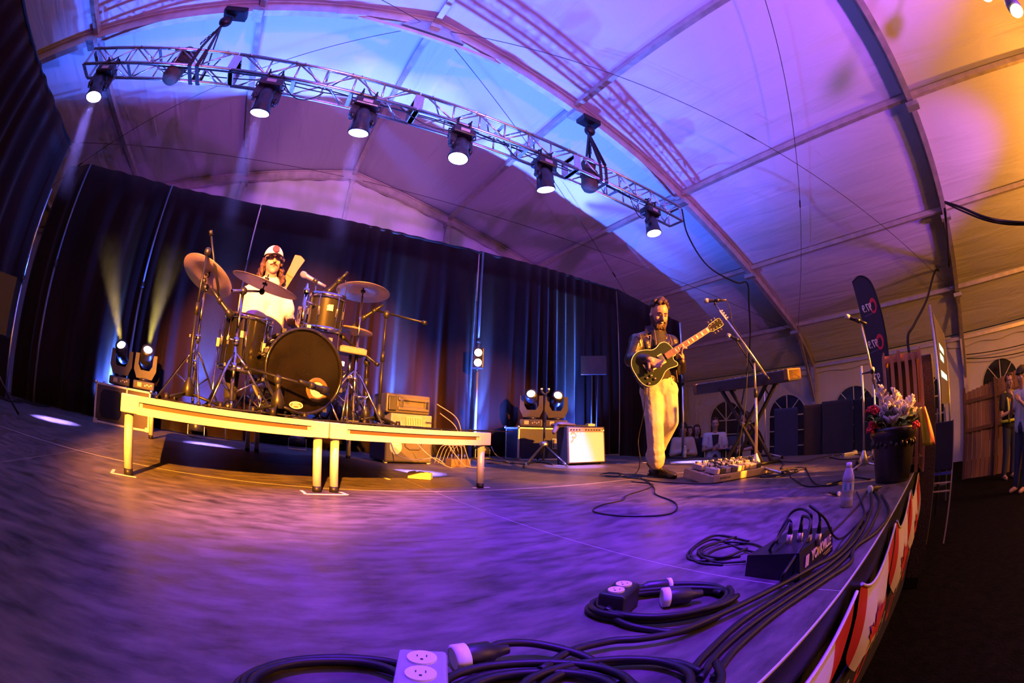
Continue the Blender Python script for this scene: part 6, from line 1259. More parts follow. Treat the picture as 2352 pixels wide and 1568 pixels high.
e0 = Vector((3.691, 1.667, 0.841)); e1 = Vector((3.585, 2.149, 1.617)); MB().cyl(e0, e1, 0.0095, n=10).build('boom', ALU, t); MB().sph(top + Vector((0, 0, 0.0)), 0.026, None, 10, 8).build('boom_joint', BLACK, t); MB().cyl(e0, e0.lerp(e1, 0.05), 0.014, n=10).build('boom_end', BLACK, t)
md_ = tilt(e1, -0.95, 0.05, 0.1); mic(t, e1 + Vector((0, 0, 0.045)) + md_ * 0.06, md_, scale=1.05, body=mat('dark_mic_body', (0.06, 0.05, 0.09), 0.4, 0.5)); MB().cyl(e1, e1 + Vector((0, 0, 0.045)), 0.012, n=8).build('clip_mount', BLACK, t)
bd_ = (e0 - e1).normalized(); pn = bd_.cross(away(e1)).normalized(); pc_ = e1 + bd_ * 0.14
ph = MB().bar(pc_ - bd_ * 0.06, pc_ + bd_ * 0.06, 0.03, 0.014, pn).build('pick_holder', WHITE, t)
for k in range(4): q_ = pc_ + bd_ * (-0.045 + 0.03 * k) + pn * 0.02; MB().prism([(0, 0.012), (-0.012, -0.008), (0.012, -0.008)], -0.001, 0.001, basis(q_ - away(e1) * 0.01, bd_, pn)).build('guitar_pick', CREAM, ph)
mt = e1 + Vector((0, 0, 0.045)) - md_ * 0.11
MB().tube(catmull([mt, Vector((3.661, 2.058, 1.661)), Vector((3.677, 2.029, 1.544)), Vector((3.684, 2.017, 1.412)), Vector((3.734, 1.922, 1.212)), Vector((3.646, 1.876, 0.950)), Vector((3.588, 1.879, 0.630)), Vector((3.520, 1.901, 0.321)), Vector((3.472, 1.883, 0.092))], 6), 0.004, 5).build('lead', RUBBER, t)

# ------------------------------------------------------------------ keyboard on an X stand
k0 = Vector((4.689, 3.241, 0.915)); k1 = Vector((4.465, 1.763, 0.901)); k0.z = k1.z = 0.925; xa = (k1 - k0); Lk = xa.length; ang = math.atan2(xa.y, xa.x)
t = thing('stage_piano', 'long dark stage piano seen from behind', 'keyboard', tuple(k0), ang); KB = mat('keyboard_shell', (0.02, 0.018, 0.035), 0.4)
MB().cbox((Lk / 2, 0.15, 0.040), (Lk, 0.30, 0.13), 0.012, Euler((0.10, 0, 0)).to_matrix()).build('case', KB, t, local=True)
for x in (0.035, Lk - 0.035): MB().cbox((x, 0.15, 0.05), (0.07, 0.32, 0.125), 0.015, Euler((0.10, 0, 0)).to_matrix()).build('end_block', mat('wooden_end', (0.16, 0.09, 0.03), 0.5), t, local=True)
MB().box((Lk / 2, 0.04, 0.095), (Lk - 0.16, 0.05, 0.008), Euler((0.10, 0, 0)).to_matrix()).build('rear_strip', mat('pale_panel_strip', (0.55, 0.5, 0.6), 0.4), t, local=True)
kw = 0.0235; x = 0.10; i = 0
while x < Lk - 0.10:
    MB().box((x + kw / 2, 0.245, 0.112), (kw - 0.002, 0.14, 0.016), Euler((0.10, 0, 0)).to_matrix()).build('key', WHITE, t, local=True)
    if i % 7 in (0, 1, 3, 4, 5): MB().box((x + kw, 0.215, 0.124), (0.012, 0.085, 0.016), Euler((0.10, 0, 0)).to_matrix()).build('black_key', BLACK, t, local=True)
    x += kw; i += 1
f0 = Vector((4.707, 2.737, 0.000)); f1 = Vector((5.051, 2.382, 0.000)); kd = (xa / Lk); t = thing('keyboard_stand', 'black X-shaped keyboard stand', 'keyboard stand', tuple((f0 + f1) / 2)); yk = Vector((-kd.y, kd.x, 0))
mid = k0.lerp(k1, 0.53); m0 = mid - kd * 0.34; m1 = mid + kd * 0.34
g0 = Vector((mid.x, mid.y, 0)) - kd * 0.30; g1 = Vector((mid.x, mid.y, 0)) + kd * 0.30
for a_, b_, o_ in ((g0, m1, 0.02), (g1, m0, -0.02)):
    for s2 in (0.06, 0.26): p_ = Vector((a_.x, a_.y, 0.03)) + yk * (s2 + o_); q_ = Vector((b_.x, b_.y, 0.915)) + yk * (s2 + o_); MB().bar(p_, q_, 0.03, 0.045, yk).build('strut', BLACKM, t)
for g in (g0, g1): MB().cyl(Vector((g.x, g.y, 0.02)) - yk * 0.08, Vector((g.x, g.y, 0.02)) + yk * 0.42, 0.018, n=10).build('foot_bar', BLACKM, t)
for m_ in (m0, m1): MB().cyl(Vector((m_.x, m_.y, 0.915)) - yk * 0.02, Vector((m_.x, m_.y, 0.915)) + yk * 0.34, 0.016, n=10).build('rest_bar', BLACKM, t)
MB().cyl(Vector((mid.x, mid.y, 0.48)) + yk * 0.0, Vector((mid.x, mid.y, 0.48)) + yk * 0.34, 0.02, n=10).build('pivot', CHROME, t)
b = Vector((5.62, 2.62, 0)); mp_ = Vector((4.653, 2.538, 1.502)); tp = Vector((b.x, b.y, 0.98))
t = thing('microphone_stand', 'chrome boom microphone stand behind the keyboard', 'mic stand', tuple(b)); cone_base(t, b, STEEL, 0.36, 0.15, 0.0); MB().cyl((b.x, b.y, 0.1), tp, 0.012, n=10).build('upright_tube', STEEL, t); MB().sph(tp, 0.024, None, 10, 8).build('boom_joint', BLACK, t)
MB().cyl(tp + (tp - mp_).normalized() * 0.25, mp_, 0.009, n=8).build('boom', BLACKM, t); dm = tilt(mp_, -0.85, 0.45, 0.1); mic(t, mp_ + dm * 0.06, dm, scale=1.1)
# small water bottle at the far stage edge; laptop table
def bottle(label, c, h, grp='water bottles'):
    s_ = h / 0.216; t = thing('water_bottle', label, 'bottle', c, group=grp)
    MB().lathe([(0.001, 0.003), (0.026 * s_, 0.0), (0.031 * s_, 0.006 * s_), (0.0315 * s_, 0.05 * s_), (0.0295 * s_, 0.055 * s_), (0.0315 * s_, 0.062 * s_), (0.0295 * s_, 0.07 * s_), (0.0315 * s_, 0.078 * s_), (0.0315 * s_, 0.125 * s_), (0.033 * s_, 0.132 * s_), (0.0315 * s_, 0.145 * s_), (0.022 * s_, 0.178 * s_), (0.0135 * s_, 0.192 * s_), (0.0125 * s_, 0.198 * s_)], c, (0, 0, 1), 28).build('bottle_body', mat('frosted_pet', (0.80, 0.80, 0.83), 0.22, trans=0.55, ior=1.25, noise=(60, 0.05)), t)
    MB().lathe([(0.0145 * s_, 0.194 * s_), (0.0150 * s_, 0.2 * s_), (0.0150 * s_, 0.214 * s_), (0.001, 0.216 * s_)], c, (0, 0, 1), 20).build('cap', WHITE, t)
    lb = MB().lathe([(0.0322 * s_, 0.080 * s_), (0.0322 * s_, 0.124 * s_)], c, (0, 0, 1), 28).build('paper_label', mat('bottle_label', (0.45, 0.5, 0.62), 0.5), t)
    return t, lb
bottle('small water bottle on the far stage edge beside the bare pole', (5.72, 4.12, 0), 0.20)
lc = Vector((8.015, 4.308, 0.295)); t = thing('laptop_table', 'small dark table with equipment beyond the keyboard', 'table', (lc.x, lc.y, GZ))
MB().cbox((lc.x, lc.y, 0.02), (0.5, 0.8, 0.04), 0.006).build('table_top', BLACK, t)
for dx in (-0.2, 0.2):
    for dy in (-0.36, 0.36): MB().cyl((lc.x + dx, lc.y + dy, GZ), (lc.x + dx, lc.y + dy, 0.01), 0.015, n=8).build('leg', BLACKM, t)
t = thing('laptop', 'open dark laptop on the table beyond the keyboard', 'laptop', (lc.x, lc.y + 0.15, 0.04), 0.5); MB().cbox((0, 0, 0.01), (0.26, 0.36, 0.02), 0.004).build('keyboard_half', GREY, t, local=True); MB().cbox((0.15, 0, 0.13), (0.012, 0.36, 0.25), 0.004, Euler((0, 0.25, 0)).to_matrix()).build('screen_half', BLACK, t, local=True)
t = thing('mixing_desk', 'small mixer with silver knobs on the laptop table', 'mixer', (lc.x - 0.05, lc.y - 0.22, 0.04)); MB().cbox((0, 0, 0.04), (0.3, 0.34, 0.07), 0.006).build('mixer_body', GREY, t, local=True)
for i in range(4):
    for j_ in range(3): MB().cyl((-0.09 + 0.06 * i, -0.1 + 0.1 * j_, 0.075), (-0.09 + 0.06 * i, -0.1 + 0.1 * j_, 0.09), 0.009, n=8).build('knob', WHITE, t, local=True)

# ------------------------------------------------------------------ tall dark cabinets beyond the far stage edge
def cabinet(label, x, y, w_, d, h, m, rz):
    t = thing('speaker_cabinet', label, 'speaker', (x, y, GZ), rz, 'dark cabinets beyond the stage'); MB().cbox((0, 0, h / 2), (d, w_, h), 0.015).build('cabinet', m, t, local=True)
    MB().box((-d / 2 - 0.004, 0, h / 2), (0.008, w_ * 0.9, h * 0.94), None).build('grille', mat('cabinet_grille_' + m.name, tuple(c * 0.8 for c in m.node_tree.nodes['Principled BSDF'].inputs['Base Color'].default_value[:3]), 0.7, bump=(120, 0.5)), t, local=True)
    for z in (h * 0.3, h * 0.7): MB().cbox((0, -w_ / 2 - 0.002, z), (0.12, 0.012, 0.05), 0.004).build('side_handle', BLACKM, t, local=True)
NAVY = mat('navy_cabinet', (0.02, 0.022, 0.075), 0.6); BROWN = mat('brown_cabinet', (0.085, 0.05, 0.015), 0.6); DKC = mat('plum_cabinet', (0.022, 0.018, 0.03), 0.6); BLC = mat('black_cabinet', (0.006, 0.006, 0.010), 0.6)
cabinet('navy cabinet nearest the keyboard stand beyond the stage', 7.45, 3.02, 0.44, 0.5, 1.75, NAVY, 0.35)
cabinet('narrow brown cabinet between the navy and plum cabinets', 7.85, 2.62, 0.36, 0.5, 1.78, BROWN, 0.35)
cabinet('wide plum-dark cabinet left of the flag foot', 7.80, 2.08, 0.60, 0.5, 1.80, DKC, 0.25)
cabinet('black cabinet nearest the flower pot beyond the stage', 7.95, 1.52, 0.50, 0.5, 1.78, BLC, 0.15)

# loudspeaker cut by the left edge of the frame
c = Vector((-2.862, 3.209, 0.781)); t = thing('loudspeaker', 'dark loudspeaker cut by the left edge of the frame', 'speaker', (c.x, c.y, 0), 0.6); ztop = Vector((-2.896, 3.178, 1.089)).z
MB().prism([(-0.16, -0.17), (0.16, -0.17), (0.19, 0.10), (0.10, 0.22), (-0.10, 0.22), (-0.19, 0.10)], 0.62, ztop).build('cabinet', BLACKM, t, local=True); MB().prism([(-0.15, -0.176), (0.15, -0.176), (0.15, -0.170), (-0.15, -0.170)], 0.67, ztop - 0.05).build('grille', BLACKM, t, local=True)
MB().cyl((0, 0, 0.3), (0, 0, 0.64), 0.02, n=10).build('pole', BLACKM, t, local=True)
for i in range(3): a_ = 0.4 + 2.094 * i; MB().cyl((0, 0, 0.42), (0.4 * math.cos(a_), 0.4 * math.sin(a_), 0.02), 0.013, n=8).build('leg', BLACKM, t, local=True)

# ------------------------------------------------------------------ foreground: stage box, power boxes, cables
def cable(label, pts, r=0.006, z=None, grp='cables lying on the stage', k=7, name='floor_cable', m=RUBBER):
    P_ = [Vector((p[0], p[1], (r if z is None else z) if p[2] < 0.001 else p[2])) for p in pts]
    return tag(MB().tube(catmull(P_, k), r, 7).build(name, m, origin=tuple(P_[0])), label, 'cable', grp)
# stage box with lettering
t = thing('stage_box', 'black stage box with yellow lettering and four plugged cables', 'junction box', (1.235, 0.445, 0), 0.0)
R_ = None
vs = [(1.078, 0.36, 0), (1.395, 0.36, 0), (1.395, 0.535, 0), (1.078, 0.535, 0), (1.078, 0.375, 0.082), (1.395, 0.375, 0.082), (1.395, 0.535, 0.062), (1.078, 0.535, 0.062)]
MB().add(vs, [(3, 2, 1, 0), (4, 5, 6, 7), (0, 1, 5, 4), (1, 2, 6, 5), (2, 3, 7, 6), (3, 0, 4, 7)]).build('box_body', BLACKM, t)
for yy in (0.40, 0.44, 0.48, 0.515): MB().box((1.2365, yy, 0.080 - (yy - 0.375) * 0.125), (0.29, 0.004, 0.004)).build('top_rib', BLACK, t)
YEL = mat('yellow_lettering', (0.75, 0.62, 0.25), 0.5)
nrm = Vector((0, -0.082, -0.015)).normalized()
TM = basis((1.245, 0.365, 0.046), (1, 0, 0), (0, 0.18, 1))
text('lettering', 'YORKVILLE', 0.040, YEL, TM @ Matrix.Translation((0.012, 0.003, 0.0025)) @ Matrix.Diagonal((0.98, 1.0, 1, 1)), t, bold=0.0014, shear=0.18)
for zz, w_ in ((0.022, 0.10), (0.014, 0.06)): MB().box((1.33, 0.3615, zz), (w_, 0.001, 0.003)).build('small_lettering', YEL, t)
for dx_, w_ in ((-0.128, 0.006), (-0.116, 0.010)): MB().prism([(-0.008, -0.013), (w_ - 0.006, -0.013), (w_ + 0.004, 0.017), (0.002, 0.017)], 0, 0.002, TM @ Matrix.Translation((dx_, 0, 0.0005))).build('logo_mark', YEL, t)
xl = [(1.197, 0.456, 0.075), (1.224, 0.431, 0.075), (1.210, 0.395, 0.075), (1.225, 0.370, 0.075)]
tops = []
for i, p in enumerate(xl):
    p = Vector(p); pl = MB().cyl(p - Vector((0, 0, 0.012)), p + Vector((0, 0, 0.026)), 0.0095, n=14).build('plug', mat('plug_metal', (0.55, 0.48, 0.36), 0.35, 0.8), t); MB().cyl(p + Vector((0, 0, 0.026)), p + Vector((0, 0, 0.062)), 0.008, 0.0045, n=12).build('plug_boot', RUBBER, pl); tops.append(p + Vector((0, 0, 0.062)))
cable('thin cable arching from the first stage box plug to the left', [tuple(tops[0]), (1.231, 0.477, 0.134), (1.161, 0.464, 0.124), (1.086, 0.462, 0.098), (1.217, 0.545, 0.030), (1.321, 0.687, -0.000), (1.399, 0.847, 0.000), (1.228, 0.828, 0.000), (1.120, 0.734, 0.000), (1.129, 0.642, 0.000)], 0.0042)
cable('thin cable arching forward from the second stage box plug', [tuple(tops[1]), (1.209, 0.422, 0.153), (1.159, 0.380, 0.152), (1.119, 0.376, 0.107), (1.073, 0.386, 0.071), (0.996, 0.382, 0.050), (1.040, 0.408, 0.000), (0.934, 0.418, 0.000), (0.809, 0.453, 0.000)], 0.0042)
cable('pale thin cable arching high over the stage box', [tuple(tops[2]), (1.187, 0.391, 0.164), (1.224, 0.437, 0.171), (1.232, 0.475, 0.153), (1.203, 0.494, 0.099), (1.295, 0.554, 0.020), (1.397, 0.692, 0.000), (1.288, 0.758, 0.000), (1.155, 0.741, 0.000)], 0.0042)
cable('thin cable arching right from the last stage box plug', [tuple(tops[3]), (1.194, 0.369, 0.169), (1.233, 0.411, 0.178), (1.249, 0.362, 0.139), (1.335, 0.349, 0.066), (1.525, 0.362, 0.010), (1.732, 0.358, 0.000), (2.073, 0.356, 0.000)], 0.0042)
for i, pts in enumerate(([(1.425, 0.707, 0.000), (1.447, 0.877, 0.000), (1.198, 0.822, 0.000), (1.127, 0.739, 0.000), (1.236, 0.640, 0.000)], [(1.383, 0.694, 0.000), (1.350, 0.796, 0.000), (1.214, 0.796, 0.000), (1.132, 0.676, 0.000), (1.180, 0.589, 0.000)], [(1.435, 0.770, 0.000), (1.270, 0.792, 0.000), (1.178, 0.753, 0.000), (1.177, 0.671, 0.000), (1.301, 0.650, 0.000)])):
    cable(['outer loop of the thin cable coil left of the stage box', 'middle loop of the thin cable coil left of the stage box', 'inner loop of the thin cable coil left of the stage box'][i], pts, 0.0042, 0.005 + 0.004 * i)
# bundle running along the stage edge
cable('thick edge cable, innermost of the three running past the stage box', [(0.530, 0.333, 0.000), (0.622, 0.359, 0.000), (0.781, 0.379, 0.000), (0.977, 0.364, 0.000), (1.202, 0.326, 0.000), (1.479, 0.305, 0.000), (1.806, 0.324, 0.000), (2.179, 0.372, 0.000), (2.607, 0.459, 0.000)], 0.0075)
cable('thick edge cable, middle of the three running past the stage box', [(0.543, 0.314, 0.000), (0.642, 0.343, 0.000), (0.802, 0.352, 0.000), (1.014, 0.330, 0.000), (1.240, 0.295, -0.000), (1.566, 0.282, 0.000), (1.884, 0.298, 0.000), (2.228, 0.336, 0.000), (2.652, 0.452, 0.000)], 0.0075)
cable('thick edge cable, outermost of the three running past the stage box', [(0.555, 0.295, 0.000), (0.673, 0.324, 0.000), (0.863, 0.328, 0.000), (1.089, 0.294, 0.000), (1.261, 0.261, 0.000), (1.416, 0.286, 0.000), (1.627, 0.245, 0.000), (1.962, 0.241, 0.000), (2.413, 0.354, 0.000)], 0.0075)
cable('thick cable from the lower coil joining the stage edge bundle', [(0.372, 0.500, 0.000), (0.455, 0.528, 0.000), (0.535, 0.514, 0.000), (0.583, 0.481, 0.000), (0.657, 0.446, 0.000), (0.783, 0.425, 0.000), (0.943, 0.397, -0.000), (1.148, 0.356, 0.000), (1.349, 0.319, 0.000), (1.847, 0.343, 0.000)], 0.0078, 0.02)
cable('cable crossing from the stage edge toward the flower pot', [(4.127, 1.450, 0.000), (3.030, 0.988, 0.000), (2.899, 0.793, 0.000), (3.241, 0.724, 0.000), (3.096, 0.551, 0.000)], 0.006)
cable('thin cable draped between the bottle and the stage box', [(2.597, 0.550, 0.000), (2.247, 0.453, 0.000), (1.937, 0.439, 0.000), (1.694, 0.436, 0.000), (1.576, 0.438, 0.000)], 0.004)
cable('short looping cable beside the white ringed plug', [(2.660, 0.484, 0.000), (2.307, 0.453, 0.000), (1.979, 0.371, 0.000), (1.696, 0.330, 0.000)], 0.005)
# connectors with white collars
def connector(label, a, b, r=0.022, ring=0.018):
    a, b = Vector(a), Vector(b); d = (b - a).normalized(); t = thing('cable_connector', label, 'plug', tuple(a - Vector((0, 0, r))), group='black plugs with white collars'); MB().lathe([(r * 0.9, 0), (r * 1.12, 0.002), (r * 1.12, ring), (r * 0.9, ring + 0.002)], a, d, 20).build('white_collar', WHITE, t); MB().disc(a + d * 0.001, -d, r * 0.95, 20).build('collar_face', WHITE, t)
    MB().lathe([(r * 0.95, ring), (r, ring + 0.01), (r * 0.95, 0.065), (r * 0.6, 0.075), (r * 0.45, 0.10)], a, d, 18).build('plug_shell', BLACK, t); return t
connector('white-collared plug beside the duplex box of the near coil', (0.770, 0.591, 0.024), (0.821, 0.552, 0.024)) 
connector('white-collared plug lying behind the first plug of the near coil', (0.867, 0.638, 0.020), (0.815, 0.670, 0.020), 0.017, 0.010)
connector('white-collared plug at the bottom edge beside the grey duplex box', (0.263, 0.589, 0.026), (0.318, 0.587, 0.026), 0.023, 0.024)
connector('white-collared plug near the flower pot', (2.531, 0.455, 0.022), (2.632, 0.377, 0.022), 0.02, 0.014)
connector('small plug lying left of the water bottle', (2.466, 0.634, 0.014), (2.502, 0.690, 0.014), 0.012, 0.008)
# duplex power boxes
OUT = mat('outlet_white', (0.78, 0.74, 0.72), 0.4)
def duplex(label, c, ang, size, m):
    t = thing('power_box', label, 'outlet box', c, ang, 'duplex outlet boxes'); MB().cbox((0, 0, size[2] / 2), size, 0.007).build('box_body', m, t, local=True)
    for sx in (-1, 1):
        o = MB().prism([(x, y) for x, y in el(size[0] * 0.19, size[1] * 0.30, 20)], 0, 0.004, Matrix.Translation((sx * size[0] * 0.215, 0, size[2]))).build('outlet', OUT, t, local=True)
        for dy, w_ in ((-0.007, 0.007), (0.007, 0.0055)): MB().box((sx * size[0] * 0.215 + 0.003, dy, size[2] + 0.0042), (w_, 0.0018, 0.0006)).build('slot', BLACK, o, local=True)
        MB().cyl((sx * size[0] * 0.215 - 0.008, 0, size[2] + 0.0036), (sx * size[0] * 0.215 - 0.008, 0, size[2] + 0.0046), 0.0025, n=8).build('ground_hole', BLACK, o, local=True)
    MB().cyl((-size[0] / 2 - 0.018, 0, size[2] * 0.4), (-size[0] / 2, 0, size[2] * 0.4), 0.010, n=12).build('cable_gland', BLACK, t, local=True)
    return t
duplex('black duplex outlet box on the near cable coil', (0.685, 0.645, 0), math.atan2(0.039, 0.095), (0.102, 0.062, 0.06), BLACK)
duplex('grey duplex outlet box at the bottom edge of the frame', (0.190, 0.535, 0), math.radians(67), (0.115, 0.075, 0.055), mat('grey_box_paint', (0.30, 0.28, 0.33), 0.45))
# coils: each loop is its own turn of heavy cable
def coil(label, c, rx, ry, ang, turns, r, z0, seed, grp, jitter=0.08, a0=0.0, span=None):
    rnd = random.Random(seed); pts = []; n_ = int(turns * 14)
    for i in range(n_ + 1):
        a = a0 + (span if span else 2 * math.pi * turns) * i / n_; k = 1 + jitter * math.sin(a * 0.37 + seed) + rnd.uniform(-0.015, 0.015); x, y = rx * k * math.cos(a), ry * k * math.sin(a); pts.append((c[0] + x * math.cos(ang) - y * math.sin(ang), c[1] + x * math.sin(ang) + y * math.cos(ang), r + z0 + 0.006 * (i / 14 % 3)))
    return tag(MB().tube(catmull(pts, 4), r, 7).build('cable_coil', RUBBER, origin=pts[0]), label, 'cable', grp)
coil('coiled black power cable around the black duplex box', (0.765, 0.573), 0.165, 0.085, -0.62, 3, 0.0072, 0.0, 1, 'coiled power cables')
coil('second turn of black cable on the near coil', (0.775, 0.575), 0.150, 0.095, -0.55, 2, 0.0072, 0.008, 4, 'coiled power cables')
coil('big coil of black cable at the bottom right of the grey duplex box', (0.335, 0.440), 0.125, 0.085, -0.5, 4, 0.0078, 0.0, 2, 'coiled power cables', 0.16)
coil('outer loose coil of black cable at the bottom centre', (0.43, 0.385), 0.14, 0.10, -0.45, 2, 0.0078, 0.004, 3, 'coiled power cables', 0.2)
coil('black cable coil at the bottom left of the grey duplex box', (0.055, 0.555), 0.13, 0.085, 0.15, 3, 0.0075, 0.0, 6, 'coiled power cables', 0.14)
cable('heavy cable leaving the bottom plug over the large coil', [(0.315, 0.581, 0.030), (0.354, 0.593, 0.035), (0.411, 0.572, 0.030), (0.458, 0.510, 0.020), (0.465, 0.445, 0.010), (0.449, 0.401, -0.000)], 0.008)
cable('heavy cable running from the black duplex box along the near coil', [(0.636, 0.630, 0.020), (0.625, 0.571, 0.012), (0.645, 0.515, 0.000), (0.677, 0.461, 0.000), (0.774, 0.441, 0.000), (0.875, 0.473, 0.000), (0.952, 0.559, 0.000)], 0.0075)
# guitar lead on the floor
cable('guitar lead looping on the floor in front of the guitarist', [(2.863, 2.574, 0.899), (2.861, 2.501, 0.770), (2.893, 2.540, 0.583), (2.886, 2.593, 0.355), (2.877, 2.558, 0.164), (3.304, 2.992, 0.000), (2.961, 2.846, 0.000), (2.907, 2.536, 0.000), (2.529, 2.099, 0.000), (2.246, 1.846, 0.000), (2.071, 1.567, 0.000), (1.890, 1.397, 0.000), (1.723, 1.326, 0.000), (1.593, 1.401, 0.000), (1.515, 1.534, 0.000), (1.537, 1.682, 0.000), (1.714, 1.793, 0.000), (1.913, 1.830, 0.000), (2.100, 1.964, -0.000), (2.467, 2.097, 0.000), (2.694, 2.260, 0.000), (2.713, 2.503, 0.000)], 0.0045)
cable('black lead running from the guitarist to the pedal board', [(3.003, 2.663, 0.000), (2.847, 2.375, 0.000), (2.855, 2.102, 0.000), (2.889, 1.868, 0.000), (3.031, 1.789, 0.000)], 0.0045)
cable('small black loop of lead behind the guitarist foot', [(3.000, 3.187, 0.000), (3.200, 3.268, 0.000), (3.206, 3.114, 0.000), (2.994, 2.936, 0.000), (2.906, 3.026, 0.000)], 0.0045)
for i in range(4):
    rnd = random.Random(20 + i); c = Vector((3.62 + 0.12 * (i % 2), 1.60 - 0.03 * i, 0)); pts = [(c.x + (0.22 + 0.04 * i) * math.cos(a) * rnd.uniform(0.85, 1.1), c.y + 0.14 * math.sin(a) * rnd.uniform(0.8, 1.1), 0) for a in [0.55 * q for q in range(13)]]
    cable(['first tangled lead at the microphone stand base', 'second tangled lead at the microphone stand base', 'third tangled lead spilling right of the microphone stand', 'fourth tangled lead nearest the camera at the microphone stand'][i], pts, 0.0045, 0.005 + 0.003 * i)
cable('black lead snaking from the microphone stand toward the bottle', [(3.413, 1.339, 0.000), (3.041, 1.117, 0.000), (2.862, 0.982, 0.000), (2.892, 0.874, 0.000), (3.124, 0.785, 0.000)], 0.005)
cable('black lead wriggling behind the microphone stand', [(5.135, 2.211, 0.000), (4.627, 1.905, 0.000), (4.144, 1.730, 0.000), (3.810, 1.511, 0.000), (3.473, 1.363, 0.000)], 0.005)
cable('black lead crossing the far stage floor behind the keyboard', [(5.311, 2.419, 0.000), (4.800, 1.804, 0.000), (5.290, 1.678, 0.000), (5.597, 1.582, 0.000)], 0.005)
cable('coil of thin lead on the stage floor left of the flower pot', [(5.332, 1.538, 0.000), (4.852, 1.231, 0.000), (4.881, 0.963, 0.000), (5.209, 1.000, 0.000), (5.599, 1.391, 0.000), (5.500, 1.523, 0.000)], 0.006)
t = thing('power_strip', 'silver power strip on the floor left of the flower pot', 'power strip', (5.398, 1.267, 0.000), -0.6); MB().cbox((0, 0, 0.02), (0.25, 0.05, 0.04), 0.004).build('strip_body', ALU, t, local=True); MB().cbox((0.09, 0, 0.045), (0.05, 0.04, 0.02), 0.003).build('plug', YEL, t, local=True)
# leads under and beside the riser
for i, pts in enumerate(([(1.482, 4.302, 0.268), (1.596, 4.207, 0.143), (1.9, 4.35, 0.0), (2.15, 4.45, 0.0)], [(1.25, 4.45, 0.25), (1.30, 4.36, 0.12), (1.5, 4.34, 0.08), (1.75, 4.42, 0.10), (1.88, 4.44, 0.03)], [(1.9, 4.5, 0.3), (2.0, 4.4, 0.12), (2.1, 4.35, 0.02), (2.3, 4.3, 0.0)], [(1.86, 4.6, 0.6), (2.02, 4.5, 0.45), (2.1, 4.5, 0.2), (2.05, 4.4, 0.0)], [(1.82, 4.6, 0.7), (2.05, 4.55, 0.55), (2.12, 4.52, 0.3), (2.18, 4.42, 0.0)])):
    cable(['grey lead hanging across the front of the moulded case', 'purple-grey lead looping below the rack sticker', 'lead spilling from the rack to the snake box', 'lead drooping from the rack right side', 'upper lead drooping from the rack top right'][i], pts, 0.0055, m=mat('grey_lead', (0.20, 0.18, 0.22), 0.5))
for i in range(5):
    a = Vector((2.078, 4.534, 0.000)) + Vector((-0.09 + 0.045 * i, 0, 0.17)); cable('%s thin lead arching from the snake box toward the rack' % ['leftmost', 'second', 'middle', 'fourth', 'rightmost'][i], [tuple(a), tuple(a + Vector((-0.03, 0.02, 0.07))), tuple(a + Vector((-0.11, 0.05, 0.04))), tuple(a + Vector((-0.17, 0.08, -0.15)))], 0.004, grp='leads plugged into the snake box', m=MATS['grey_lead'])
cable('thin lead on the floor along the curtain right of the riser', [(3.042, 5.612, 0.000), (3.040, 5.113, -0.000), (3.109, 4.787, 0.000), (3.540, 5.006, 0.000), (3.407, 4.524, 0.000)], 0.007)
cable('flat cable run on the floor from the riser to the guitar stand', [(2.690, 4.985, 0.000), (2.985, 4.963, 0.000), (3.109, 4.633, -0.000)], 0.006)
cable('thin lead drooping between the riser and the navy road case', [(2.413, 4.379, 0.246), (2.468, 4.349, 0.148), (3.05, 5.0, 0.0), (3.311, 5.424, 0.000)], 0.005, m=MATS['grey_lead'])
# big water bottle
t, lb = bottle('large clear water bottle with a blue label in the foreground', (2.151, 0.507, 0.000), 0.216)
c = Vector((2.151, 0.507, 0.000)); dv = -away(c)
for k, (dx, col, w_) in enumerate(((-0.014, (0.12, 0.35, 0.55), 0.012), (0.002, (0.72, 0.74, 0.80), 0.010), (0.014, (0.10, 0.30, 0.45), 0.008))):
    q_ = c + dv * 0.0325 + Vector((dv.y * -dx, dv.x * dx, 0.102)); MB().box(q_, (w_, 0.0012, 0.03), frame((0, 0, 1), dv)).build('label_print', mat('label_print_%d' % k, col, 0.5), t)

# ------------------------------------------------------------------ flower pot
pc = Vector((2.98, 0.365, 0)); t = thing('flower_pot', 'large black pot of white, red and green flowers at the stage edge', 'flower pot', tuple(pc)); POTM = mat('black_glazed_pot', (0.012, 0.011, 0.014), 0.3, coat=0.3)
MB().lathe([(0.001, 0.0), (0.125, 0.0), (0.13, 0.02), (0.150, 0.18), (0.160, 0.26), (0.163, 0.27), (0.178, 0.29), (0.182, 0.33), (0.175, 0.345), (0.160, 0.34), (0.150, 0.30), (0.001, 0.29)], pc, (0, 0, 1), 40).build('pot', POTM, t)
for i in range(26):
    a = 2 * math.pi * i / 26; MB().sph(pc + Vector((0.158 * math.cos(a), 0.158 * math.sin(a), 0.235 + 0.012 * (i % 2))), (0.014, 0.014, 0.018), None, 8, 6).build('relief_ornament', POTM, t)
MB().lathe([(0.001, 0.325), (0.158, 0.32)], pc, (0, 0, 1), 30).build('soil', mat('soil', (0.03, 0.02, 0.012), 0.9, bump=(60, 0.8)), t)
LEAF = mat('green_leaf', (0.06, 0.14, 0.035), 0.45, noise=(20, 0.3)); PLUME = mat('white_plume', (0.78, 0.70, 0.66), 0.7); REDF = mat('red_petal', (0.70, 0.02, 0.02), 0.5); STEMM = mat('green_stem', (0.10, 0.16, 0.06), 0.5)
rnd = random.Random(4)
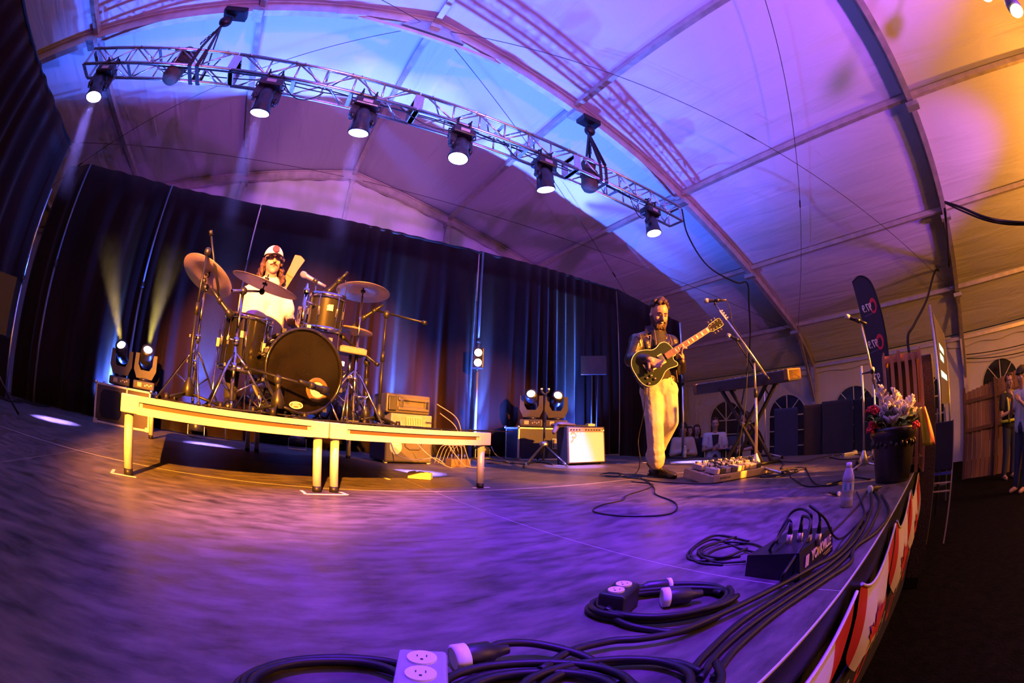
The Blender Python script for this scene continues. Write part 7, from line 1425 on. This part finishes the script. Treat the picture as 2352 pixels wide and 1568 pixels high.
def leaf_mesh():
    vs = []; n_ = 7
    for i in range(n_ + 1):
        u = i / n_; w_ = 0.42 * math.sin(math.pi * min(1, u * 1.02)) ** 0.8; z = 0.22 * u - 0.35 * u * u; vs += [(-w_, u, z + 0.12 * w_), (0, u, z), (w_, u, z + 0.12 * w_)]
    fs = []
    for i in range(n_): fs += [(3 * i, 3 * i + 1, 3 * i + 4, 3 * i + 3), (3 * i + 1, 3 * i + 2, 3 * i + 5, 3 * i + 4)]
    return MB().add(vs, fs, True)
lf = leaf_mesh().build('leaf', LEAF, t, local=True); first = True
for i in range(90):
    a = rnd.uniform(0, 2 * math.pi); rr = rnd.uniform(0.03, 0.16); s_ = rnd.uniform(0.05, 0.095); o = lf if first else part_copy(lf, t); first = False
    o.location = (rr * math.cos(a), rr * math.sin(a), 0.34 + rnd.uniform(0.0, 0.12) * (1.1 - rr * 4)); o.rotation_euler = (rnd.uniform(-0.2, 0.9), rnd.uniform(-0.3, 0.3), a - math.pi / 2); o.scale = (s_, s_, s_)
# white feathery plumes: stem with side branchlets, each plume a part
def plume(base, tip, wdt, seed):
    r_ = random.Random(seed); base, tip = Vector(base), Vector(tip); st = MB().tube([base, base.lerp(tip, 0.4), tip], 0.003, 5).build('flower_stem', STEMM, t); mb = MB(); d = tip - base
    for i in range(34):
        u = 0.36 + 0.64 * i / 34; p = base.lerp(tip, u); ln = wdt * (1.12 - u) / 0.7 * r_.uniform(0.7, 1.2) + 0.012; a = r_.uniform(0, 2 * math.pi); dr_ = Vector((math.cos(a), math.sin(a), 0.9)).normalized(); e = p + dr_ * ln; mb.tube([p, p.lerp(e, 0.5) + Vector((0, 0, 0.004)), e], [0.007, 0.009, 0.004], 5)
        if i % 2: q_ = p.lerp(e, 0.5); a2 = a + r_.uniform(-1, 1); mb.tube([q_, q_ + Vector((math.cos(a2), math.sin(a2), 0.7)) * ln * 0.4], [0.005, 0.002], 4)
    mb.tube([base.lerp(tip, 0.42), tip], [0.007, 0.003], 5); mb.build('plume', PLUME, st)
for i, (px_, py_, bx_) in enumerate((((2.90, 0.60, 0.66)), )): pass
PL = [(2.915, 0.451, 0.598), (2.959, 0.353, 0.568), (2.903, 0.312, 0.482), (2.992, 0.219, 0.512), (2.872, 0.402, 0.479), (2.826, 0.367, 0.384), (2.888, 0.263, 0.450), (3.030, 0.347, 0.543), (3.043, 0.210, 0.430), (2.968, 0.438, 0.402), (3.065, 0.308, 0.414), (2.940, 0.244, 0.387)]
for i, p in enumerate(PL): plume((pc.x + (p[0] - pc.x) * 0.5, pc.y + (p[1] - pc.y) * 0.55, 0.33), p, 0.085, i)
for i, p in enumerate([(2.887, 0.502, 0.458), (2.860, 0.479, 0.440), (2.854, 0.512, 0.364), (2.858, 0.493, 0.343), (2.902, 0.531, 0.453), (2.834, 0.515, 0.333), (2.844, 0.189, 0.332)]):
    p = Vector(p); fl_ = MB().tube([(pc.x + (p.x - pc.x) * 0.5, pc.y + (p.y - pc.y) * 0.5, 0.33), p], 0.003, 5).build('flower_stem', STEMM, t)
    mb = MB(); r_ = random.Random(50 + i)
    for k in range(22): a = r_.uniform(0, 6.28); z = r_.uniform(-0.4, 1); rr = math.sqrt(1 - min(1, z * z)); c_ = p + Vector((rr * math.cos(a), rr * math.sin(a), z)) * 0.026; mb.sph(c_, (0.011, 0.011, 0.006), Euler((r_.uniform(-1, 1), r_.uniform(-1, 1), 0)).to_matrix(), 6, 4)
    mb.build('red_bloom', REDF, fl_)

# ------------------------------------------------------------------ slatted wooden crate tower and dark cabinet behind the pot
SLATW = mat('weathered_slat', (0.42, 0.23, 0.10), 0.65, noise=(8, 0.3, (1, 1, 0.15)))
cc = Vector((3.46, 0.33, 0)); t = thing('slatted_crate', 'tall wooden crate of upright slats behind the flower pot', 'crate', tuple(cc), 0.18); hw_ = 0.155; hc = 0.85
for i in range(6):
    o = -hw_ + 2 * hw_ * i / 5
    for (x, y, sx, sy) in ((o, -hw_, 0.030, 0.014), (o, hw_, 0.030, 0.014)): MB().box((x, y, hc / 2 - 0.01 * (i % 2)), (sx, sy, hc - 0.02 * (i % 2))).build('slat', SLATW, t, local=True)
    if 0 < i < 5:
        for x in (-hw_, hw_): MB().box((x, o, hc / 2 - 0.012 * (i % 3)), (0.014, 0.030, hc - 0.024 * (i % 3))).build('slat', SLATW, t, local=True)
for z in (0.08, 0.45, hc - 0.05):
    for y in (-hw_ + 0.016, hw_ - 0.016): MB().box((0, y, z), (2 * hw_, 0.016, 0.05)).build('batten', SLATW, t, local=True)
    for x in (-hw_ + 0.016, hw_ - 0.016): MB().box((x, 0, z), (0.016, 2 * hw_ - 0.03, 0.05)).build('batten', SLATW, t, local=True)
MB().box((0, 0, hc / 2 - 0.03), (2 * hw_ - 0.07, 2 * hw_ - 0.07, hc - 0.08)).build('gap_shade_box', mat('slat_gap_shade', (0.02, 0.012, 0.008), 0.8), t, local=True)  # dark box added inside to paint the shade between the slats
t = thing('speaker_column', 'black perforated speaker column standing right of the slatted crate', 'speaker', (3.86, 0.14, GZ), 0.1); MB().cbox((0, 0, 0.93), (0.22, 0.15, 1.86), 0.01).build('cabinet', BLACK, t, local=True); MB().box((-0.112, 0, 0.95), (0.008, 0.13, 1.7)).build('grille', mat('perforated_grille', (0.045, 0.030, 0.012), 0.5, 0.3, bump=(90, 1.0)), t, local=True)
for z in (0.3, 1.6): MB().cbox((0, -0.077, z), (0.12, 0.012, 0.05), 0.004).build('handle', BLACKM, t, local=True)
# hi-vis vest hung over the crate corner
mb = MB(); vs = []
vp = [(3.246, 0.162, 0.439), (3.247, 0.146, 0.365), (3.248, 0.125, 0.247), (3.248, 0.102, 0.181)]
for i in range(13):
    u = i / 12
    for j_ in range(7):
        v = j_ / 6; base = Vector(vp[0]).lerp(Vector(vp[3]), u); rv = Vector((0.15, -1, 0)).normalized(); vs.append(base + rv * (v - 0.5) * (0.05 + 0.06 * u) + Vector((-0.02 * math.sin(v * 9 + u * 3), 0, 0)))
fs = [(i * 7 + j_, i * 7 + j_ + 1, (i + 1) * 7 + j_ + 1, (i + 1) * 7 + j_) for i in range(12) for j_ in range(6)]
mb.add(vs, fs, True); mb.mi = [1 if (k % 6) > 3 else 0 for k in range(len(fs))]
o = mb.build('safety_vest', [HIVIS, HIO], origin=vp[3]); tag(o, 'yellow and orange safety vest draped beside the flower pot', 'vest'); md = o.modifiers.new('t', 'SOLIDIFY'); md.thickness = 0.008

# ------------------------------------------------------------------ feather flag with mirrored station lettering
FLAGM = mat('navy_flag_cloth', (0.010, 0.010, 0.030), 0.7, bump=(12, 0.3)); RINGR = mat('flag_red', (0.55, 0.015, 0.04), 0.6); FLW = mat('flag_white', (0.75, 0.72, 0.80), 0.6)
D0 = 6.6
ol = [(6.480, 1.253, 2.377), (6.490, 1.199, 2.421), (6.506, 1.110, 2.446), (6.520, 1.024, 2.423), (6.531, 0.951, 2.343), (6.538, 0.902, 2.223), (6.542, 0.873, 2.036), (6.546, 0.844, 1.840), (6.548, 0.830, 1.618), (6.548, 0.826, 1.341), (6.547, 0.832, 1.038), (6.543, 0.863, 0.741), (6.520, 1.022, 0.730), (6.510, 1.088, 1.010), (6.502, 1.135, 1.261), (6.496, 1.167, 1.576), (6.490, 1.202, 1.866), (6.485, 1.229, 2.128)]
fo = Vector((6.531, 0.951, 0.721)); t = thing('feather_flag', 'navy feather flag with red rings and mirrored white numerals', 'flag', (fo.x, fo.y, GZ)); nf = -away(fo)
rgt = Vector((-nf.y, nf.x, 0)) * 1.0
fm = basis(fo, rgt, (0, 0, 1)); fi = fm.inverted(); o2 = [(fi @ Vector(p)) for p in ol]
MB().prism([(p.x, p.y) for p in o2], -0.004, 0.004, fm).build('cloth', FLAGM, t)
polep = [fm @ Vector((p.x, p.y, 0.0)) for p in [o2[0], o2[2], o2[4], o2[6], o2[8], o2[10]]] + [Vector((fo.x, fo.y, 0.3)) + rgt * 0.08, Vector((fo.x, fo.y, GZ + 0.1)) + rgt * 0.08]
MB().tube(catmull(polep, 5), 0.012, 7).build('bent_pole', BLACKM, t); MB().box((fo.x, fo.y, GZ + 0.02), (0.5, 0.5, 0.04)).build('base', BLACKM, t)
for (cx, cy, rx, ry, tx, ty, tilt_, sz) in ((2005, 701, 9, 17, 1995, 705, 0, 0.16), (2021, 783, 9, 17, 2008, 787, 0, 0.16)): pass
for rp_, tp_, s_, txt in (((6.508, 0.971, 1.978), (6.486, 1.078, 1.956), 0.155, '97.9'), ((6.512, 0.940, 1.453), (6.489, 1.059, 1.432), 0.155, '97.9'), (None, (6.493, 1.038, 0.954), 0.17, '97')):
    if rp_:
        l_ = fi @ Vector(rp_); k = 28; ro = [(l_.x + 0.062 * math.cos(2 * math.pi * i / k), l_.y + 0.112 * math.sin(2 * math.pi * i / k)) for i in range(k)]; ri = [(l_.x + 0.036 * math.cos(2 * math.pi * i / k), l_.y + 0.068 * math.sin(2 * math.pi * i / k) - 0.01) for i in range(k)]
        MB().add([fm @ Vector((x, y, 0.006)) for x, y in ro + ri], [(i, (i + 1) % k, k + (i + 1) % k, k + i) for i in range(k)]).build('red_ring', RINGR, t)
    l_ = fi @ Vector(tp_)
    text('mirrored_numerals', txt, s_, FLW, fm @ Matrix.Translation((l_.x, l_.y, 0.006)) @ Matrix.Rotation(0.13, 4, 'Z') @ Matrix.Diagonal((-0.62, 1, 1, 1)), t, bold=0.003)
    MB().prism([(-0.07, -0.004), (0.07, -0.004), (0.07, 0.004), (-0.07, 0.004)], 0.005, 0.0065, fm @ Matrix.Translation((l_.x + 0.01, l_.y - 0.10, 0)) @ Matrix.Rotation(0.2, 4, 'Z')).build('small_lettering', mat('flag_blue_line', (0.10, 0.10, 0.28), 0.6), t)
# microphone stands before the flag
b = Vector((3.62, 0.72, 0)); tp = Vector((3.597, 0.678, 1.173)); t = thing('microphone_stand', 'slender golden boom microphone stand in front of the flag', 'mic stand', tuple(b)); cone_base(t, b, STEEL, 0.2, 0.6, 0.0)
lo_ = Vector((3.551, 0.594, 0.628)); MB().cyl(tp, lo_, 0.008, n=8).build('boom', STEEL, t); MB().cyl((b.x, b.y, 0.12), (b.x, b.y, lo_.z + 0.2), 0.010, n=8).build('upright_tube', STEEL, t)
bj = tp.lerp(lo_, 0.75); MB().sph(bj, 0.02, None, 8, 6).build('boom_joint', BLACK, t); MB().cyl((b.x, b.y, bj.z), bj, 0.008, n=8).build('joint_arm', BLACK, t)
dm = tilt(tp, -0.90, 0.42, 0.05); mic(t, tp + dm * 0.10, dm, scale=0.95)
b = Vector((4.35, 0.74, 0)); t = thing('microphone_stand', 'short straight microphone stand beside the flag foot', 'mic stand', tuple(b)); cone_base(t, b, STEEL, 0.22, 0.2, 0.0); MB().cyl((b.x, b.y, 0.1), (b.x, b.y, 0.78), 0.011, n=8).build('upright_tube', STEEL, t); mic(t, (b.x, b.y, 0.84), (0, 0, 1), scale=0.9)

# ------------------------------------------------------------------ flag swag and banner on the stage front
BWHITE = mat('bunting_white', (0.72, 0.68, 0.60), 0.7); BRED = mat('bunting_red', (0.55, 0.015, 0.02), 0.7)
leafp = [(0, 0.5), (0.09, 0.33), (0.20, 0.38), (0.16, 0.14), (0.30, 0.26), (0.34, 0.18), (0.48, 0.20), (0.40, 0.05), (0.46, 0.0), (0.22, -0.18), (0.25, -0.27), (0.03, -0.24), (0.03, -0.48)]
leafp = leafp + [(-x, y) for x, y in reversed(leafp)]
def fan(label, x0, w_, z0=-0.035):   # a drooping flag swag: red, white with a leaf, red
    t = thing('flag_bunting', label, 'bunting', (x0, 0.212, z0), group='flag bunting on the stage front'); nu, nv = 24, 10; H_ = 0.46
    def pt(u, v): 
        dep = H_ * (0.25 + 0.75 * math.sin(math.pi * min(1, max(0, u))) ** 0.7); return (-w_ / 2 + w_ * u, -0.012 - 0.045 * math.sin(math.pi * v * 0.8) * math.sin(math.pi * u) - 0.010 * math.sin(u * 19 + v * 2) * v, -0.10 * math.sin(math.pi * u) * (1 - v) - dep * v)
    for nm, lo, hi, m in (('red_end', 0, 5, BRED), ('white_field', 5, 19, BWHITE), ('red_end', 19, 24, BRED)):
        k = hi - lo; vs = [pt((lo + i) / nu, j_ / nv) for i in range(k + 1) for j_ in range(nv + 1)]
        MB().add(vs, [(i * (nv + 1) + j_, i * (nv + 1) + j_ + 1, (i + 1) * (nv + 1) + j_ + 1, (i + 1) * (nv + 1) + j_) for i in range(k) for j_ in range(nv)], True).build(nm, m, t, local=True)
    lp_ = []
    for x, y in leafp: u = 0.5 + x * 0.42; v = 0.56 - y * 0.62; p = pt(u, v); lp_.append((p[0], p[1] - 0.006, p[2]))
    c_ = pt(0.5, 0.56); n1 = len(lp_); MB().add(lp_ + [(c_[0], c_[1] - 0.006, c_[2])], [(i, (i + 1) % n1, n1) for i in range(n1)]).build('red_leaf', BRED, t, local=True)
    MB().tube([(p[0], p[1] - 0.002, p[2]) for p in [pt(i / 24, 0) for i in range(25)]], 0.006, 5).build('top_hem', BWHITE, t, local=True)
xs = [0.02, 0.78, 1.56, 2.34, 3.12, 3.90]
for i, x in enumerate(xs): fan(['red and white flag swag cut by the bottom edge', 'nearest full red and white flag swag on the stage front', 'second flag swag beyond the foreground one', 'third flag swag along the stage front', 'fourth flag swag along the stage front', 'farthest flag swag below the flower pot'][i], x, 0.72)
t = thing('front_banner', 'black banner with red rings and pale numerals below the bunting', 'banner', (2.2, 0.215, -0.95)); 
MB().box((2.1, 0.205, -0.70), (4.6, 0.006, 0.56)).build('banner_cloth', BLACKCLOTH, t)
for i in range(6):
    x = 0.45 + 0.72 * i; k = 26
    ro = [(x + 0.10 * math.cos(2 * math.pi * q_ / k), 0.2005, -0.66 + 0.13 * math.sin(2 * math.pi * q_ / k)) for q_ in range(k)]; ri = [(x + 0.06 * math.cos(2 * math.pi * q_ / k), 0.2005, -0.66 + 0.085 * math.sin(2 * math.pi * q_ / k)) for q_ in range(k)]
    MB().add(ro + ri, [(q_, (q_ + 1) % k, k + (q_ + 1) % k, k + q_) for q_ in range(k)]).build('red_ring', BRED, t); text('numerals', '97.9', 0.17, mat('banner_pale', (0.5, 0.45, 0.3), 0.6), basis((x + 0.31, 0.2, -0.66), (1, 0, 0), (0, 0, 1)), t)

# ------------------------------------------------------------------ far right: screen, easel sign, fence, cables
sa = Vector((6.500, -0.012, 1.695)); sb = Vector((8.598, -0.196, 1.687)); sb.z = sa.z; zb = 0.47; t = thing('projection_screen', 'grey projection screen seen at a slant beside its pole', 'screen', (sa.x, sa.y, GZ))
ds_ = (sb - sa); Ls = ds_.length; Ms = basis((sa.x, sa.y, zb), ds_, (0, 0, 1)); hs_ = sa.z - zb
MB().prism([(0, 0), (Ls, 0), (Ls, hs_), (0, hs_)], -0.008, 0.008, Ms).build('screen_cloth', mat('screen_grey', (0.24, 0.22, 0.18), 0.7), t)
MB().cyl((sa.x, sa.y + 0.03, GZ), (sa.x, sa.y + 0.03, sa.z + 0.10), 0.022, n=10).build('mast', ALU, t); MB().cyl((sb.x, sb.y, GZ), (sb.x, sb.y, sa.z), 0.022, n=10).build('mast', ALU, t)
GLOWT = mat('projected_text', (0.6, 0.9, 0.75), 0.5, emit=((0.55, 1.0, 0.75), 1.2))
for i, (zf, xa_, xb_) in enumerate(((0.62, 0.18, 0.62), (0.50, 0.14, 0.50), (0.30, 0.10, 0.75))):
    for sgn_ in (-1, 1): MB().prism([(Ls * xa_, hs_ * zf), (Ls * xb_, hs_ * zf), (Ls * xb_, hs_ * zf + 0.09), (Ls * xa_, hs_ * zf + 0.09)], sgn_ * 0.010 - 0.001, sgn_ * 0.010 + 0.001, Ms).build('projected_line', GLOWT, t)
t = thing('easel_sign', 'dark easel board with pale legs right of the stage', 'sign', (5.1, -0.06, GZ)); MB().cbox((5.1, -0.04, 0.02), (0.03, 0.24, 0.50), 0.006).build('board', mat('blackboard', (0.008, 0.008, 0.010), 0.6), t)
for y in (0.08, -0.16): MB().bar((5.1, y, GZ), (5.1, y, 0.28), 0.02, 0.02).build('leg', mat('pale_wood', (0.45, 0.36, 0.24), 0.6), t)
for z in (-0.27, -0.36, -0.45): MB().bar((5.095, 0.08, z), (5.095, -0.16, z - 0.0), 0.03, 0.012).build('rung', MATS['pale_wood'], t)
MB().box((5.085, -0.04, -0.26), (0.02, 0.22, 0.03)).build('tray', mat('blue_tray', (0.05, 0.06, 0.25), 0.5), t)
t = thing('step_ladder', 'small white step ladder beyond the easel sign', 'ladder', (7.6, 0.02, GZ))
for s2 in (-1, 1):
    MB().bar((7.6, 0.0 + 0.16 * s2, GZ), (7.6, 0.0 + 0.07 * s2, 0.42), 0.03, 0.02).build('rail', ALU, t)
for k in range(5): w_ = 0.15 - 0.018 * k; MB().bar((7.6, -w_, GZ + 0.25 + 0.28 * k), (7.6, w_, GZ + 0.25 + 0.28 * k), 0.03, 0.02).build('rung', ALU, t)
FENCE = mat('rusty_fence_board', (0.20, 0.10, 0.045), 0.75, noise=(4, 0.4, (1, 1, 0.2)))
t = thing('board_fence', 'brown upright board fence sloping up toward the guard', 'fence', (9.6, -1.4, GZ)); n_ = 22
for i in range(n_):
    y = -0.62 - 0.115 * i; h = 0.62 + 0.26 * i / n_ * 1.6; MB().box((9.6 + 0.012 * (i % 2), y, (GZ + h) / 2), (0.022, 0.108, h - GZ)).build('board', FENCE, t)
for i in (0, 7, 14, 21): y = -0.60 - 0.115 * i; MB().bar((9.55, y, GZ), (9.55, y, 0.72 + 0.3 * i / n_), 0.06, 0.06).build('post', mat('dark_fence_post', (0.10, 0.045, 0.02), 0.7), t)
for z in (-0.1, 0.45): MB().bar((9.57, -0.6, z), (9.57, -3.1, z + 0.1), 0.03, 0.07).build('rail', MATS['dark_fence_post'], t)
cable('heavy black cable hanging from the frame to the right edge', [(7.084, -0.800, 3.393), (6.686, -1.000, 3.088), (6.248, -1.300, 2.683), (6.345, -1.700, 2.574), (6.303, -2.100, 2.453)], 0.022, grp='hanging cables')
cable('second black cable hanging beside the heavy one', [(7.316, -0.820, 3.477), (6.820, -1.000, 3.097), (6.324, -1.300, 2.676), (6.407, -1.700, 2.561), (6.337, -2.100, 2.442)], 0.016, grp='hanging cables')
cable('black cable slanting from the frame down behind the crate', [(7.044, -0.740, 3.271), (11.3, -0.72, 3.4), (10.194, -0.350, 3.281), (8.200, 0.063, 2.244), (7.391, 0.368, 1.742), (6.982, 0.507, 1.438), (6.6, 0.42, 0.6), (6.5, 0.4, -1.0)], 0.025, grp='hanging cables')
for i, (z0, sg_) in enumerate(((1.62, 0.12), (1.52, 0.2))): cable(['upper wire swagged along the side wall valance', 'lower wire swagged along the side wall valance'][i], sag((12.5, -0.95, z0), (12.5, -5.5, z0 + 0.1), sg_, 12), 0.012, grp='hanging cables')
